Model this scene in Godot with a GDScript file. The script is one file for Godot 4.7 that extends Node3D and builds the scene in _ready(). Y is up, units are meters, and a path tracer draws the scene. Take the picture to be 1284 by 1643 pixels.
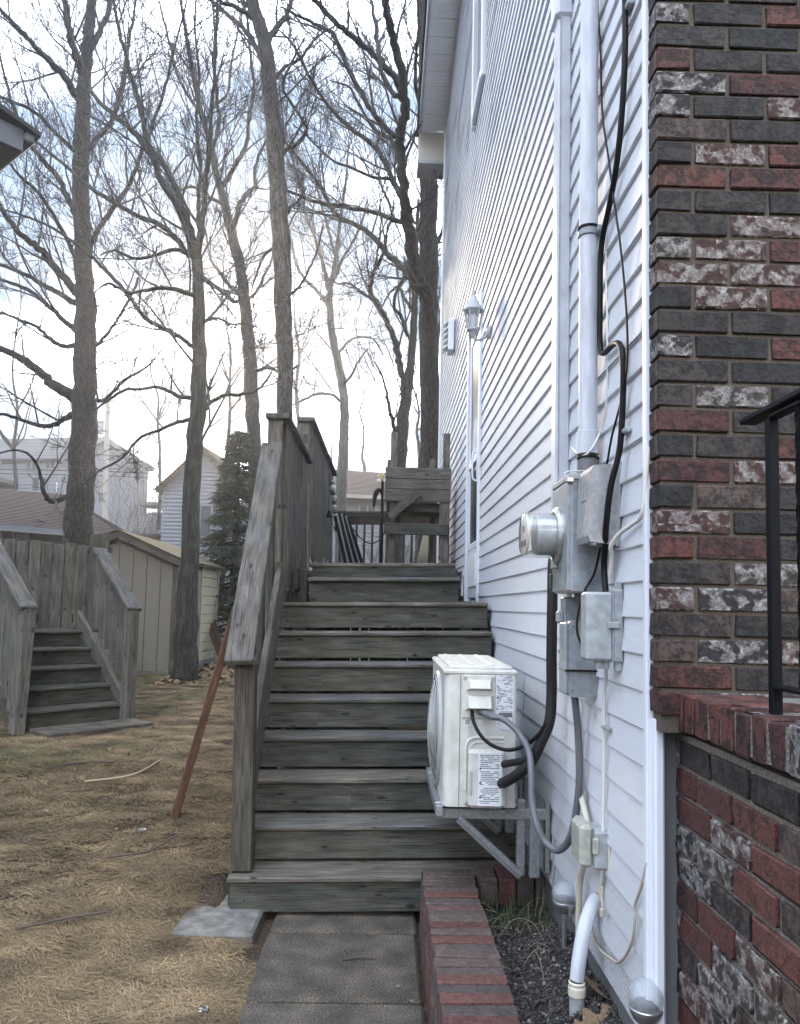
extends Node3D

var rng := RandomNumberGenerator.new()
var frame := Transform3D.IDENTITY   # where the pieces now being built stand: plain, or the slightly racked stair and deck
var names := {}
var wood := []
var wood_dark := []
var wood_old := []
var BARK: Material
var BARK_LICHEN: Material
var BARK_SMOOTH: Material
var TWIG: Material
var brick_mats := []
var mats := {}


# ---------------------------------------------------------------- mesh collector
class Shape:
	var v := PackedVector3Array()
	var n := PackedVector3Array()
	var t := PackedVector2Array()
	var ix := PackedInt32Array()

	func tri(a: Vector3, b: Vector3, c: Vector3, na: Vector3, nb: Vector3, nc: Vector3, ua: Vector2, ub: Vector2, uc: Vector2) -> void:
		var k := v.size()
		v.append(a); v.append(b); v.append(c)
		n.append(na); n.append(nb); n.append(nc)
		t.append(ua); t.append(ub); t.append(uc)
		if (b - a).cross(c - a).dot(na + nb + nc) > 0.0:
			ix.append(k); ix.append(k + 2); ix.append(k + 1)
		else:
			ix.append(k); ix.append(k + 1); ix.append(k + 2)

	func quad(a: Vector3, b: Vector3, c: Vector3, d: Vector3, nn: Vector3, ua: Vector2, ub: Vector2, uc: Vector2, ud: Vector2) -> void:
		var k := v.size()
		v.append(a); v.append(b); v.append(c); v.append(d)
		for i in 4: n.append(nn)
		t.append(ua); t.append(ub); t.append(uc); t.append(ud)
		if (b - a).cross(c - a).dot(nn) > 0.0:
			ix.append_array(PackedInt32Array([k, k + 2, k + 1, k, k + 3, k + 2]))
		else:
			ix.append_array(PackedInt32Array([k, k + 1, k + 2, k, k + 2, k + 3]))

	func flat(a: Vector3, b: Vector3, c: Vector3, d: Vector3, towards: Vector3) -> void:
		var nn := (b - a).cross(c - a)
		if nn.length() < 1e-12: nn = (c - a).cross(d - a)
		nn = nn.normalized()
		if nn.dot(towards) < 0.0: nn = -nn
		var e := (b - a).normalized()
		var f := nn.cross(e)
		quad(a, b, c, d, nn, Vector2(0, 0), Vector2((b - a).dot(e), (b - a).dot(f)), Vector2((c - a).dot(e), (c - a).dot(f)), Vector2((d - a).dot(e), (d - a).dot(f)))

	# a box with chamfered edges; texture runs along its longest side
	func box(c: Vector3, s: Vector3, ch := 0.0, b := Basis.IDENTITY, uo := Vector2.ZERO) -> void:
		var h := s * 0.5
		ch = minf(ch, minf(h.x, minf(h.y, h.z)) * 0.6)
		var long := 0
		if s.y > s[long]: long = 1
		if s.z > s[long]: long = 2
		for i in 3:
			var p := (i + 1) % 3
			var q := (i + 2) % 3
			for si in [-1.0, 1.0]:
				var r := []
				for k in [[-1.0, -1.0], [1.0, -1.0], [1.0, 1.0], [-1.0, 1.0]]:
					var o := Vector3.ZERO
					o[i] = si * h[i]; o[p] = k[0] * (h[p] - ch); o[q] = k[1] * (h[q] - ch)
					r.append(o)
				var nn := Vector3.ZERO
				nn[i] = si
				_q(r, nn, c, b, i, long, uo)
		if ch <= 0.0: return
		for k in 3:
			var i := (k + 1) % 3
			var j := (k + 2) % 3
			for si in [-1.0, 1.0]:
				for sj in [-1.0, 1.0]:
					var r := []
					for e in [[-1.0, 0], [1.0, 0], [1.0, 1], [-1.0, 1]]:
						var o := Vector3.ZERO
						o[k] = e[0] * (h[k] - ch)
						o[i] = si * (h[i] if e[1] == 0 else h[i] - ch)
						o[j] = sj * (h[j] - ch if e[1] == 0 else h[j])
						r.append(o)
					var nn := Vector3.ZERO
					nn[i] = si; nn[j] = sj
					_q(r, nn.normalized(), c, b, i, long, uo)
		for sx in [-1.0, 1.0]:
			for sy in [-1.0, 1.0]:
				for sz in [-1.0, 1.0]:
					var sg := Vector3(sx, sy, sz)
					var pts := []
					for i in 3:
						var o := Vector3(h.x - ch, h.y - ch, h.z - ch)
						o[i] = h[i]
						pts.append(b * (o * sg) + c)
					var nn := (b * sg).normalized()
					tri(pts[0], pts[1], pts[2], nn, nn, nn, uo, uo, uo)

	func _q(r: Array, nn: Vector3, c: Vector3, b: Basis, i: int, long: int, uo: Vector2) -> void:
		var p := (i + 1) % 3
		var q := (i + 2) % 3
		if q == long:
			var w := p
			p = q
			q = w
		var u := []
		for o in r: u.append(Vector2(o[p], o[q]) + uo)
		quad(b * r[0] + c, b * r[1] + c, b * r[2] + c, b * r[3] + c, b * nn, u[0], u[1], u[2], u[3])

	# a tube through points, with a radius at each; texture goes round and along
	func tube(pts: PackedVector3Array, rad: PackedFloat32Array, sides: int, caps := false, around := 1.0, rough := 0.0, seed_ := 0) -> void:
		var m := pts.size()
		if m < 2: return
		var dir := (pts[1] - pts[0]).normalized()
		var up := Vector3.UP if absf(dir.y) < 0.9 else Vector3.RIGHT
		var side := dir.cross(up).normalized()
		var run := 0.0
		var k0 := v.size()
		var wob := RandomNumberGenerator.new()
		wob.seed = seed_
		for i in m:
			var d := (pts[mini(i + 1, m - 1)] - pts[maxi(i - 1, 0)]).normalized()
			side = (side - d * side.dot(d)).normalized()
			var w := d.cross(side)
			if i > 0: run += pts[i].distance_to(pts[i - 1])
			for s in sides + 1:
				var a := TAU * s / sides
				var e := side * cos(a) + w * sin(a)
				var r := rad[i]
				if rough > 0.0 and s < sides: r *= 1.0 + wob.randf_range(-rough, rough)
				if rough > 0.0 and s == sides: v.append(v[v.size() - sides])
				else: v.append(pts[i] + e * r)
				n.append(e)
				t.append(Vector2(around * s / sides, run))
		for i in m - 1:
			for s in sides:
				var a := k0 + i * (sides + 1) + s
				ix.append_array(PackedInt32Array([a, a + sides + 1, a + 1, a + 1, a + sides + 1, a + sides + 2]))
		if caps:
			for e in [0, m - 1]:
				var nn: Vector3 = (pts[0] - pts[1]).normalized() if e == 0 else (pts[m - 1] - pts[m - 2]).normalized()
				for s in sides:
					var a: int = k0 + e * (sides + 1) + s
					tri(pts[e], v[a], v[a + 1], nn, nn, nn, Vector2.ZERO, Vector2(0.02, 0), Vector2(0, 0.02))

	# profile of (radius, height) turned about the y axis of a transform
	func lathe(prof: Array, sides: int, x := Transform3D.IDENTITY, smooth := false) -> void:
		for i in prof.size() - 1:
			var a: Vector2 = prof[i]
			var b: Vector2 = prof[i + 1]
			var na := Vector2(b.y - a.y, a.x - b.x).normalized()
			var n0 := na
			var n1 := na
			if smooth:
				if i > 0: n0 = (na + Vector2(a.y - prof[i - 1].y, prof[i - 1].x - a.x).normalized()).normalized()
				if i < prof.size() - 2: n1 = (na + Vector2(prof[i + 2].y - b.y, b.x - prof[i + 2].x).normalized()).normalized()
			for s in sides:
				var c0 := Vector2(cos(TAU * s / sides), sin(TAU * s / sides))
				var c1 := Vector2(cos(TAU * (s + 1) / sides), sin(TAU * (s + 1) / sides))
				var p := [x * Vector3(a.x * c0.x, a.y, a.x * c0.y), x * Vector3(a.x * c1.x, a.y, a.x * c1.y), x * Vector3(b.x * c1.x, b.y, b.x * c1.y), x * Vector3(b.x * c0.x, b.y, b.x * c0.y)]
				var q := [x.basis * Vector3(n0.x * c0.x, n0.y, n0.x * c0.y), x.basis * Vector3(n0.x * c1.x, n0.y, n0.x * c1.y), x.basis * Vector3(n1.x * c1.x, n1.y, n1.x * c1.y), x.basis * Vector3(n1.x * c0.x, n1.y, n1.x * c0.y)]
				var u := [Vector2(float(s) / sides, a.y), Vector2((s + 1.0) / sides, a.y), Vector2((s + 1.0) / sides, b.y), Vector2(float(s) / sides, b.y)]
				if a.x > 1e-6: tri(p[0], p[1], p[2], q[0], q[1], q[2], u[0], u[1], u[2])
				if b.x > 1e-6: tri(p[0], p[2], p[3], q[0], q[2], q[3], u[0], u[2], u[3])

	# an outline in the x-y plane of a transform, drawn out along its z
	func prism(poly: PackedVector2Array, depth: float, x := Transform3D.IDENTITY) -> void:
		var idx := Geometry2D.triangulate_polygon(poly)
		for z in [0.0, depth]:
			var nn := x.basis * Vector3(0, 0, -1.0 if z == 0.0 else 1.0)
			for i in idx.size() / 3:
				var p := []
				var u := []
				for j in 3:
					var w := poly[idx[i * 3 + j]]
					p.append(x * Vector3(w.x, w.y, z)); u.append(w)
				tri(p[0], p[1], p[2], nn, nn, nn, u[0], u[1], u[2])
		var sgn := -1.0 if Geometry2D.is_polygon_clockwise(poly) else 1.0
		for i in poly.size():
			var a := poly[i]
			var b := poly[(i + 1) % poly.size()]
			var e := (b - a).normalized() * sgn
			var nn := x.basis * Vector3(e.y, -e.x, 0)
			var l := a.distance_to(b)
			quad(x * Vector3(a.x, a.y, 0), x * Vector3(b.x, b.y, 0), x * Vector3(b.x, b.y, depth), x * Vector3(a.x, a.y, depth), nn, Vector2(0, 0), Vector2(l, 0), Vector2(l, depth), Vector2(0, depth))

	func mesh() -> ArrayMesh:
		var m := ArrayMesh.new()
		if v.is_empty(): return m
		var arr := []
		arr.resize(Mesh.ARRAY_MAX)
		arr[Mesh.ARRAY_VERTEX] = v
		arr[Mesh.ARRAY_NORMAL] = n
		arr[Mesh.ARRAY_TEX_UV] = t
		arr[Mesh.ARRAY_INDEX] = ix
		m.add_surface_from_arrays(Mesh.PRIMITIVE_TRIANGLES, arr)
		return m


# ---------------------------------------------------------------- nodes
func numbered(called: String) -> String:
	names[called] = names.get(called, -1) + 1
	return called if names[called] == 0 else "%s_%03d" % [called, names[called]]


func tag(o: Node3D, label: String, category: String, group := "") -> Node3D:
	o.set_meta("label", label)
	o.set_meta("category", category)
	if group: o.set_meta("group", group)
	return o


func thing(called: String, label: String, category: String, at: Vector3, turn := 0.0, group := "") -> Node3D:
	var o := Node3D.new()
	o.name = numbered(called)
	add_child(o)
	o.transform = frame * Transform3D(Basis(Vector3.UP, turn), at)
	return tag(o, label, category, group)


func obj(called: String, s: Shape, m: Material, parent: Node3D = null) -> MeshInstance3D:   # a shape in world coordinates
	var o := MeshInstance3D.new()
	o.name = numbered(called) if parent == null else called
	o.mesh = s.mesh()
	o.material_override = m
	(self if parent == null else parent).add_child(o, true)
	o.transform = (Transform3D.IDENTITY if parent == null else parent.global_transform.affine_inverse()) * frame
	return o


func local(called: String, s: Shape, m: Material, parent: Node3D) -> MeshInstance3D:        # a shape in its parent's own axes
	var o := MeshInstance3D.new()
	o.name = called
	o.mesh = s.mesh()
	o.material_override = m
	parent.add_child(o, true)
	return o


func structure(called: String, s: Shape, m: Material) -> MeshInstance3D:
	var o := obj(called, s, m)
	o.set_meta("kind", "structure")
	return o


func box(called: String, c: Vector3, s: Vector3, m: Material, parent: Node3D = null, ch := 0.003, b := Basis.IDENTITY) -> MeshInstance3D:   # one block, its own mesh round its own middle
	var sh := Shape.new()
	sh.box(Vector3.ZERO, s, ch, Basis.IDENTITY, Vector2(rng.randf() * 3.0, rng.randf() * 3.0))
	var o := MeshInstance3D.new()
	o.name = numbered(called) if parent == null else called
	o.mesh = sh.mesh()
	o.material_override = m
	(self if parent == null else parent).add_child(o, true)
	o.transform = (Transform3D.IDENTITY if parent == null else parent.global_transform.affine_inverse()) * frame * Transform3D(b, c)
	return o


func bar(called: String, a: Vector3, b: Vector3, w: float, d: float, m: Material, parent: Node3D, up := Vector3.UP, ch := 0.003) -> MeshInstance3D:   # a board from a to b; w across, d along «up»
	var y := (b - a).normalized()
	var x := y.cross(up).normalized()
	return box(called, (a + b) * 0.5, Vector3(w, a.distance_to(b), d), m, parent, ch, Basis(x, y, x.cross(y)))


func pick(a: Array) -> Material:
	return a[rng.randi() % a.size()]


func curve(pts: Array, per := 6) -> PackedVector3Array:
	var out := PackedVector3Array()
	var m := pts.size()
	for i in m - 1:
		var p0: Vector3 = pts[maxi(i - 1, 0)]
		var p1: Vector3 = pts[i]
		var p2: Vector3 = pts[i + 1]
		var p3: Vector3 = pts[mini(i + 2, m - 1)]
		for k in per: out.append(p1.cubic_interpolate(p2, p0, p3, float(k) / per))
	out.append(pts[m - 1])
	return out


func even(r: float, m: int) -> PackedFloat32Array:
	var a := PackedFloat32Array()
	a.resize(m)
	a.fill(r)
	return a


func hose(called: String, pts: Array, r: float, m: Material, parent: Node3D = null, sides := 10, ridged := 0.0) -> MeshInstance3D:
	var c := curve(pts, 8)
	if ridged > 0.0:                      # corrugated: rings every few millimetres
		var fine := PackedVector3Array()
		var rr := PackedFloat32Array()
		var step := ridged
		var left := 0.0
		var up := true
		for i in c.size() - 1:
			var l := c[i].distance_to(c[i + 1])
			while left < l:
				fine.append(c[i].lerp(c[i + 1], left / l))
				rr.append(r if up else r * 0.86)
				up = not up
				left += step
			left -= l
		var s := Shape.new()
		s.tube(fine, rr, sides, true)
		return obj(called, s, m, parent)
	var t := Shape.new()
	t.tube(c, even(r, c.size()), sides, true)
	return obj(called, t, m, parent)


# ---------------------------------------------------------------- materials
func tex(w: int, h: int, f: Callable) -> ImageTexture:
	var im := Image.create(w, h, false, Image.FORMAT_RGB8)
	for y in h:
		for x in w: im.set_pixel(x, y, f.call(x, y))
	return ImageTexture.create_from_image(im)


func noise(seed_: int, freq: float, oct := 3, kind := FastNoiseLite.TYPE_SIMPLEX_SMOOTH) -> FastNoiseLite:
	var f := FastNoiseLite.new()
	f.seed = seed_
	f.noise_type = kind
	f.frequency = freq
	f.fractal_octaves = oct
	return f


func ntex(seed_: int, freq: float, lo: Color, hi: Color, oct := 4, size := 512, mid := 0.5, kind := FastNoiseLite.TYPE_SIMPLEX_SMOOTH) -> NoiseTexture2D:
	var t := NoiseTexture2D.new()
	t.width = size
	t.height = size
	t.seamless = true
	t.noise = noise(seed_, freq, oct, kind)
	var g := Gradient.new()
	g.set_color(0, lo)
	g.set_color(1, hi)
	g.add_point(mid, lo.lerp(hi, 0.5))
	t.color_ramp = g
	return t


func lin(r: float, g: float, b: float) -> Color:
	return Color(r, g, b).linear_to_srgb()


func mat(c: Color, rough := 0.8, metal := 0.0) -> StandardMaterial3D:
	var m := StandardMaterial3D.new()
	m.albedo_color = c
	m.roughness = rough
	m.metallic = metal
	return m


func textured(c: Color, t: Texture2D, scale: Vector3, rough := 0.85, bump := 0.0, hm: Texture2D = null, tri := false) -> StandardMaterial3D:
	var m := mat(c, rough)
	m.albedo_texture = t
	m.uv1_scale = scale
	if tri:
		m.uv1_triplanar = true
	if bump != 0.0:
		m.heightmap_enabled = true
		m.heightmap_texture = hm if hm else t
		m.heightmap_scale = bump
	return m


func make_materials() -> void:
	# weathered timber: long grain, splits and knots
	var n1 := noise(3, 1.0, 3)
	var n2 := noise(4, 1.0, 2)
	var n3 := noise(5, 1.0, 2)
	var knots := []
	rng.seed = 11
	for k in 7: knots.append(Vector4(rng.randf() * 900, rng.randf() * 256, rng.randf_range(7, 13), rng.randf_range(4, 8)))
	var wt := tex(900, 256, func(x: int, y: int) -> Color:
		var yy := float(y)
		var dark := 0.0
		for k in knots:
			var d := Vector2((x - k.x) / k.z, (y - k.y) / k.w)
			var l := d.length()
			if l < 5.0:
				yy += signf(d.y) * 7.0 * exp(-l * 0.6)
				dark = maxf(dark, clampf(1.5 - l, 0.0, 1.0) * 0.55 + 0.12 * exp(-l) * (0.5 + 0.5 * sin(l * 7.0)))
		var g := n1.get_noise_2d(x * 0.006, yy * 0.16) * 0.15 + n2.get_noise_2d(x * 0.02, yy * 0.55) * 0.11 + n3.get_noise_2d(x * 0.09, yy * 0.9) * 0.08
		var big := n3.get_noise_2d(x * 0.006 + 40.0, y * 0.018) * 0.16
		var crack := smoothstep(0.40, 0.52, n2.get_noise_2d(x * 0.0045 + 90.0, yy * 0.20 + 33.0))
		var val := clampf((0.70 + g + big) * (1.0 - 0.5 * crack) * (1.0 - dark), 0.05, 1.0)
		var warm := n1.get_noise_2d(x * 0.004 + 7.0, y * 0.03 + 50.0) * 0.05
		return Color(val * (1.0 + warm), val, val * (1.0 - warm)))
	var ws := Vector3(1.0 / 1.7, 1.0 / 0.30, 1)
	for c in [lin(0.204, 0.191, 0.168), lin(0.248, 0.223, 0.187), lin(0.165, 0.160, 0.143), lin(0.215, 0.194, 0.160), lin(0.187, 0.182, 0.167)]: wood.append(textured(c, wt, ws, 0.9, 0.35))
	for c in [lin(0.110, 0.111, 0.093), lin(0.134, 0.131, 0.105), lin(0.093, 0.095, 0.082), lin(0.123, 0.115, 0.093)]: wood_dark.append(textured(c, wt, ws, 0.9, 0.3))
	for c in [lin(0.190, 0.176, 0.154), lin(0.167, 0.157, 0.141)]: wood_old.append(textured(c, wt, ws, 0.92, 0.35))
	mats.post = textured(lin(0.128, 0.112, 0.086), wt, ws, 0.9, 0.35)
	mats.timber = textured(lin(0.13, 0.086, 0.060), wt, ws, 0.9, 0.35)
	mats.fresh = textured(lin(0.180, 0.086, 0.045), wt, ws, 0.8, 0.2)
	mats.brown_wood = textured(lin(0.075, 0.058, 0.045), wt, ws, 0.85, 0.2)
	mats.shed_board = mat(lin(0.150, 0.140, 0.120), 0.85)
	mats.shed_side = mat(lin(0.30, 0.27, 0.20), 0.85)
	mats.shed_trim = textured(lin(0.17, 0.155, 0.13), wt, ws, 0.9, 0.3)
	# bark
	var b1 := noise(21, 1.0, 3)
	var b2 := noise(22, 1.0, 2)
	var bt := tex(256, 512, func(x: int, y: int) -> Color:
		var a := TAU * x / 256.0
		var cx := cos(a) * 1.0
		var cz := sin(a) * 1.0
		var r := 1.0 - absf(b1.get_noise_3d(cx * 3.4, y * 0.016, cz * 3.4)) * 2.2
		var f := b2.get_noise_3d(cx * 9.0, y * 0.10, cz * 9.0)
		var big := b2.get_noise_3d(cx * 0.9, y * 0.012 + 20.0, cz * 0.9)
		var val := clampf(0.30 + 0.42 * r + 0.25 * f + 0.22 * big, 0.08, 1.0)
		return Color(val, val * 0.985, val * 0.96))
	BARK = textured(lin(0.095, 0.093, 0.095), bt, Vector3(1, 1.1, 1), 0.95, 1.4)
	BARK_SMOOTH = textured(lin(0.150, 0.150, 0.152), bt, Vector3(1, 0.55, 1), 0.95, 0.5)
	var lt := tex(256, 512, func(x: int, y: int) -> Color:
		var a := TAU * x / 256.0
		var cx := cos(a)
		var cz := sin(a)
		var r := 1.0 - absf(b1.get_noise_3d(cx * 3.0, y * 0.02, cz * 3.0)) * 2.0
		var f := b2.get_noise_3d(cx * 9.0, y * 0.10, cz * 9.0)
		var val := clampf(0.28 + 0.28 * r + 0.2 * f, 0.06, 1.0)
		var li := smoothstep(0.10, 0.26, b2.get_noise_3d(cx * 1.1 + 9.0, y * 0.011, cz * 1.1) + 0.16 * f) * smoothstep(-0.5, 0.2, f + 0.3)
		return Color(val, val * 0.98, val * 0.93).lerp(Color(0.80, 0.85, 0.78) * (0.8 + 0.35 * f), li * 0.85))
	BARK_LICHEN = textured(lin(0.125, 0.124, 0.120), lt, Vector3(1, 0.7, 1), 0.95, 1.0)
	TWIG = mat(lin(0.047, 0.043, 0.043), 0.9)
	# bricks
	var s1 := noise(31, 0.016, 4)
	var s2 := noise(32, 0.045, 3)
	var s3 := noise(33, 0.15, 2)
	var plain := tex(512, 512, func(x: int, y: int) -> Color:
		var blot := smoothstep(-0.5, 0.45, s1.get_noise_2d(x * 0.8, y * 0.8 + 90.0) + 0.25 * s2.get_noise_2d(x, y))
		var a := lerpf(0.55, 0.95, blot) + 0.26 * s2.get_noise_2d(x, y) + 0.18 * s3.get_noise_2d(x, y)
		var cr := 1.0 - smoothstep(0.0, 0.02, absf(s1.get_noise_2d(x + 700, y))) * 1.0
		a *= 1.0 - 0.35 * cr * smoothstep(0.1, 0.3, s2.get_noise_2d(x + 90, y))
		var hue := 0.10 * s1.get_noise_2d(x + 333.0, y)
		return Color(clampf(a * (1.0 + hue), 0.08, 1), clampf(a, 0.08, 1), clampf(a * (1.0 - hue), 0.08, 1)))
	mats["even_brick"] = tex(512, 512, func(x: int, y: int) -> Color:
		var a := 0.80 + 0.20 * s2.get_noise_2d(x, y) + 0.22 * s3.get_noise_2d(x, y) + 0.18 * s1.get_noise_2d(x, y)
		var pale := smoothstep(0.10, 0.4, s2.get_noise_2d(x * 0.35, y * 2.0 + 40.0)) * 0.4
		return Color(clampf(a, 0.1, 1), clampf(a, 0.1, 1), clampf(a, 0.1, 1)).lerp(Color(1, 1.0, 1.0), pale))
	var washed := []
	for k in 3:
		var under: Color = [lin(0.022, 0.020, 0.022), lin(0.057, 0.025, 0.020), lin(0.045, 0.035, 0.030)][k]
		washed.append(tex(512, 512, func(x: int, y: int) -> Color:
			var off := k * 900.0
			var patch := smoothstep(-0.26, 0.12, s1.get_noise_2d(x + off, y * 1.2) + 0.30 * s2.get_noise_2d(x + off, y)) * (0.82 + 0.16 * s3.get_noise_2d(x, y) + 0.5 * s2.get_noise_2d(x * 0.6 + off, y * 0.6))
			var squiggle := 1.0 - smoothstep(0.010, 0.035, absf(s1.get_noise_2d(x * 1.1 + off + 300, y * 1.1)))
			squiggle *= smoothstep(-0.05, 0.12, s2.get_noise_2d(x * 0.5 + 60, y * 0.5))
			var gr := 0.84 + 0.12 * s3.get_noise_2d(x, y) + 0.35 * s2.get_noise_2d(x + 50, y)
			var wash := lin(0.27, 0.252, 0.238)
			return (under * (0.8 + 0.4 * s2.get_noise_2d(x, y + 200))).lerp(wash * gr, patch * (1.0 - squiggle * 0.9))))
	var bs := Vector3(2.2, 2.2, 1)
	for c in [lin(0.028, 0.0225, 0.0205), lin(0.038, 0.0295, 0.026), lin(0.0185, 0.0165, 0.016)]: brick_mats.append(textured(c, plain, bs, 0.85, 0.3))     # 0-2 charcoal
	for c in [lin(0.078, 0.026, 0.021), lin(0.060, 0.020, 0.018), lin(0.098, 0.032, 0.024)]: brick_mats.append(textured(c, plain, bs, 0.85, 0.3))     # 3-5 red
	for c in [lin(0.075, 0.051, 0.043), lin(0.055, 0.039, 0.035)]: brick_mats.append(textured(c, plain, bs, 0.85, 0.3))                            # 6-7 brown
	for t in washed: brick_mats.append(textured(Color.WHITE, t, bs, 0.9, 0.25))                                                                   # 8-10 whitewashed
	mats.mortar = textured(lin(0.135, 0.110, 0.086), ntex(41, 0.09, Color(0.6, 0.6, 0.6), Color(1, 1, 1)), Vector3(3, 3, 3), 0.95, 0.3, null, true)
	mats.mortar_porch = textured(lin(0.27, 0.235, 0.195), ntex(43, 0.07, Color(0.5, 0.5, 0.5), Color(1, 1, 1)), Vector3(3, 3, 3), 0.95, 0.4, null, true)
	mats.mortar_pale = textured(lin(0.270, 0.255, 0.240), ntex(42, 0.05, Color(0.5, 0.48, 0.46), Color(1, 1, 1)), Vector3(4, 4, 4), 0.95, 0.5, null, true)
	# vinyl and painted things
	var vt := tex(256, 128, func(x: int, y: int) -> Color:
		var a := 0.965 + 0.04 * n2.get_noise_2d(x * 0.02, y * 0.45)
		return Color(a, a, a))
	mats.vinyl = textured(lin(0.79, 0.825, 0.89), vt, Vector3(1.2, 7.0, 1), 0.55, 0.06)
	var dirt1 := noise(51, 0.05, 3)
	var dirt2 := noise(52, 0.45, 2)
	var splash := tex(512, 256, func(x: int, y: int) -> Color:          # soil splashed up from the bed: specks, thicker in patches
		var d := smoothstep(0.05, 0.35, dirt2.get_noise_2d(x, y) + 0.35 * dirt1.get_noise_2d(x, y) - 0.05)
		return Color(0.97, 0.97, 0.97).lerp(Color(0.30, 0.27, 0.24), d * 0.8))
	mats.vinyl_dirty = textured(lin(0.76, 0.795, 0.86), splash, Vector3(3.3, 6.6, 1), 0.5, 0.0)
	var splash2 := tex(512, 256, func(x: int, y: int) -> Color:
		var d := smoothstep(0.30, 0.5, dirt2.get_noise_2d(x, y + 600) + 0.25 * dirt1.get_noise_2d(x, y))
		return Color(0.97, 0.97, 0.97).lerp(Color(0.36, 0.33, 0.30), d * 0.7))
	mats.vinyl_specked = textured(lin(0.78, 0.815, 0.88), splash2, Vector3(3.3, 6.6, 1), 0.48, 0.0)
	mats.white = mat(lin(0.62, 0.65, 0.70), 0.5)
	mats.white_soft = mat(lin(0.40, 0.42, 0.44), 0.55)
	mats.soffit = mat(lin(0.72, 0.73, 0.74), 0.5)
	mats.cream = mat(lin(0.50, 0.47, 0.42), 0.6)
	mats.pvc = textured(lin(0.56, 0.585, 0.64), ntex(61, 0.01, Color(0.86, 0.86, 0.86), Color(1, 1, 1)), Vector3(1, 1, 1), 0.4)
	var unit := ntex(62, 0.012, Color(0.86, 0.85, 0.82), Color(1, 1, 1))
	mats.unit = textured(lin(0.55, 0.56, 0.54), unit, Vector3(1.5, 1.5, 1.5), 0.45, 0.0, null, true)
	mats.unit_shade = mat(lin(0.34, 0.35, 0.34), 0.5)
	var gt := ntex(63, 0.02, Color(0.78, 0.78, 0.78), Color(1, 1, 1))
	mats.grey_box = textured(lin(0.30, 0.325, 0.35), gt, Vector3(2, 2, 2), 0.42, 0.0, null, true)
	mats.grey_box_old = textured(lin(0.33, 0.335, 0.345), gt, Vector3(3, 3, 3), 0.7, 0.0, null, true)
	mats.grey_box_light = textured(lin(0.37, 0.40, 0.41), gt, Vector3(2, 2, 2), 0.5, 0.0, null, true)
	mats.grey_dark = mat(lin(0.12, 0.125, 0.13), 0.5)
	mats.metal = textured(lin(0.62, 0.62, 0.62), gt, Vector3(4, 4, 4), 0.36, 0.0, null, true)
	mats.metal.metallic = 0.9
	mats.alu = textured(lin(0.30, 0.31, 0.32), gt, Vector3(4, 4, 4), 0.4, 0.0, null, true)
	mats.alu.metallic = 0.35
	mats.black = mat(lin(0.006, 0.006, 0.007), 0.5)
	mats.black.metallic_specular = 0.3
	mats.foam = textured(lin(0.009, 0.0095, 0.011), ntex(64, 0.05, Color(0.6, 0.6, 0.6), Color(1, 1, 1)), Vector3(4, 4, 4), 0.7, 0.15, null, true)
	mats.iron = mat(lin(0.005, 0.0055, 0.007), 0.5)
	mats.iron.metallic_specular = 0.25
	mats.eave = mat(lin(0.085, 0.092, 0.105), 0.6)
	mats.flex_grey = mat(lin(0.115, 0.12, 0.135), 0.45)
	mats.flex_beige = mat(lin(0.50, 0.47, 0.38), 0.55)
	mats.cable_white = mat(lin(0.62, 0.60, 0.56), 0.5)
	mats.cable_tan = mat(lin(0.36, 0.33, 0.27), 0.55)
	mats.outlet = textured(lin(0.43, 0.43, 0.37), gt, Vector3(3, 3, 3), 0.4, 0.0, null, true)
	mats.glass = mat(Color(0.9, 0.95, 0.95, 0.10), 0.04)
	mats.glass.transparency = BaseMaterial3D.TRANSPARENCY_ALPHA
	mats.meter_glass = mat(Color(0.86, 0.88, 0.86, 0.10), 0.05)
	mats.meter_glass.transparency = BaseMaterial3D.TRANSPARENCY_ALPHA
	mats.crackle = textured(Color(0.80, 0.83, 0.86, 0.22), null, Vector3(6, 30, 1), 0.05)
	mats.crackle.transparency = BaseMaterial3D.TRANSPARENCY_ALPHA
	mats.crackle.normal_enabled = true
	var ct := NoiseTexture2D.new()
	ct.noise = noise(66, 0.05, 2, FastNoiseLite.TYPE_CELLULAR)
	ct.width = 256
	ct.height = 256
	ct.seamless = true
	ct.as_normal_map = true
	ct.bump_strength = 10.0
	mats.crackle.normal_texture = ct
	mats.pane = mat(lin(0.02, 0.024, 0.03), 0.06)
	mats.pane_door = mat(lin(0.012, 0.013, 0.016), 0.25)
	mats.pane_door.metallic_specular = 0.12
	mats.pane_soft = mat(lin(0.06, 0.07, 0.08), 0.15)
	# ground
	mats.concrete = textured(lin(0.325, 0.275, 0.215), ntex(71, 0.22, Color(0.22, 0.22, 0.22), Color(1, 1, 1), 3), Vector3(0.95, 0.95, 0.95), 0.95, 0.4, null, true)
	mats.concrete.detail_enabled = true
	mats.concrete.detail_blend_mode = BaseMaterial3D.BLEND_MODE_MUL
	mats.concrete.detail_albedo = ntex(72, 0.01, Color(0.6, 0.6, 0.6), Color(1, 1, 1), 4)
	mats.slab = textured(lin(0.20, 0.198, 0.19), ntex(73, 0.02, Color(0.62, 0.61, 0.58), Color(1, 1, 1), 5), Vector3(1.2, 1.2, 1.2), 0.95, 0.3, null, true)
	mats.soil = textured(lin(0.036, 0.030, 0.026), ntex(74, 0.07, Color(0.35, 0.35, 0.35), Color(1, 1, 1), 4), Vector3(2, 2, 2), 1.0, 1.2, null, true)
	mats.shingle_brown = textured(lin(0.139, 0.101, 0.088), ntex(75, 0.1, Color(0.55, 0.55, 0.55), Color(1, 1, 1), 3), Vector3(0.8, 0.8, 0.8), 0.95, 0.0, null, true)
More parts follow.
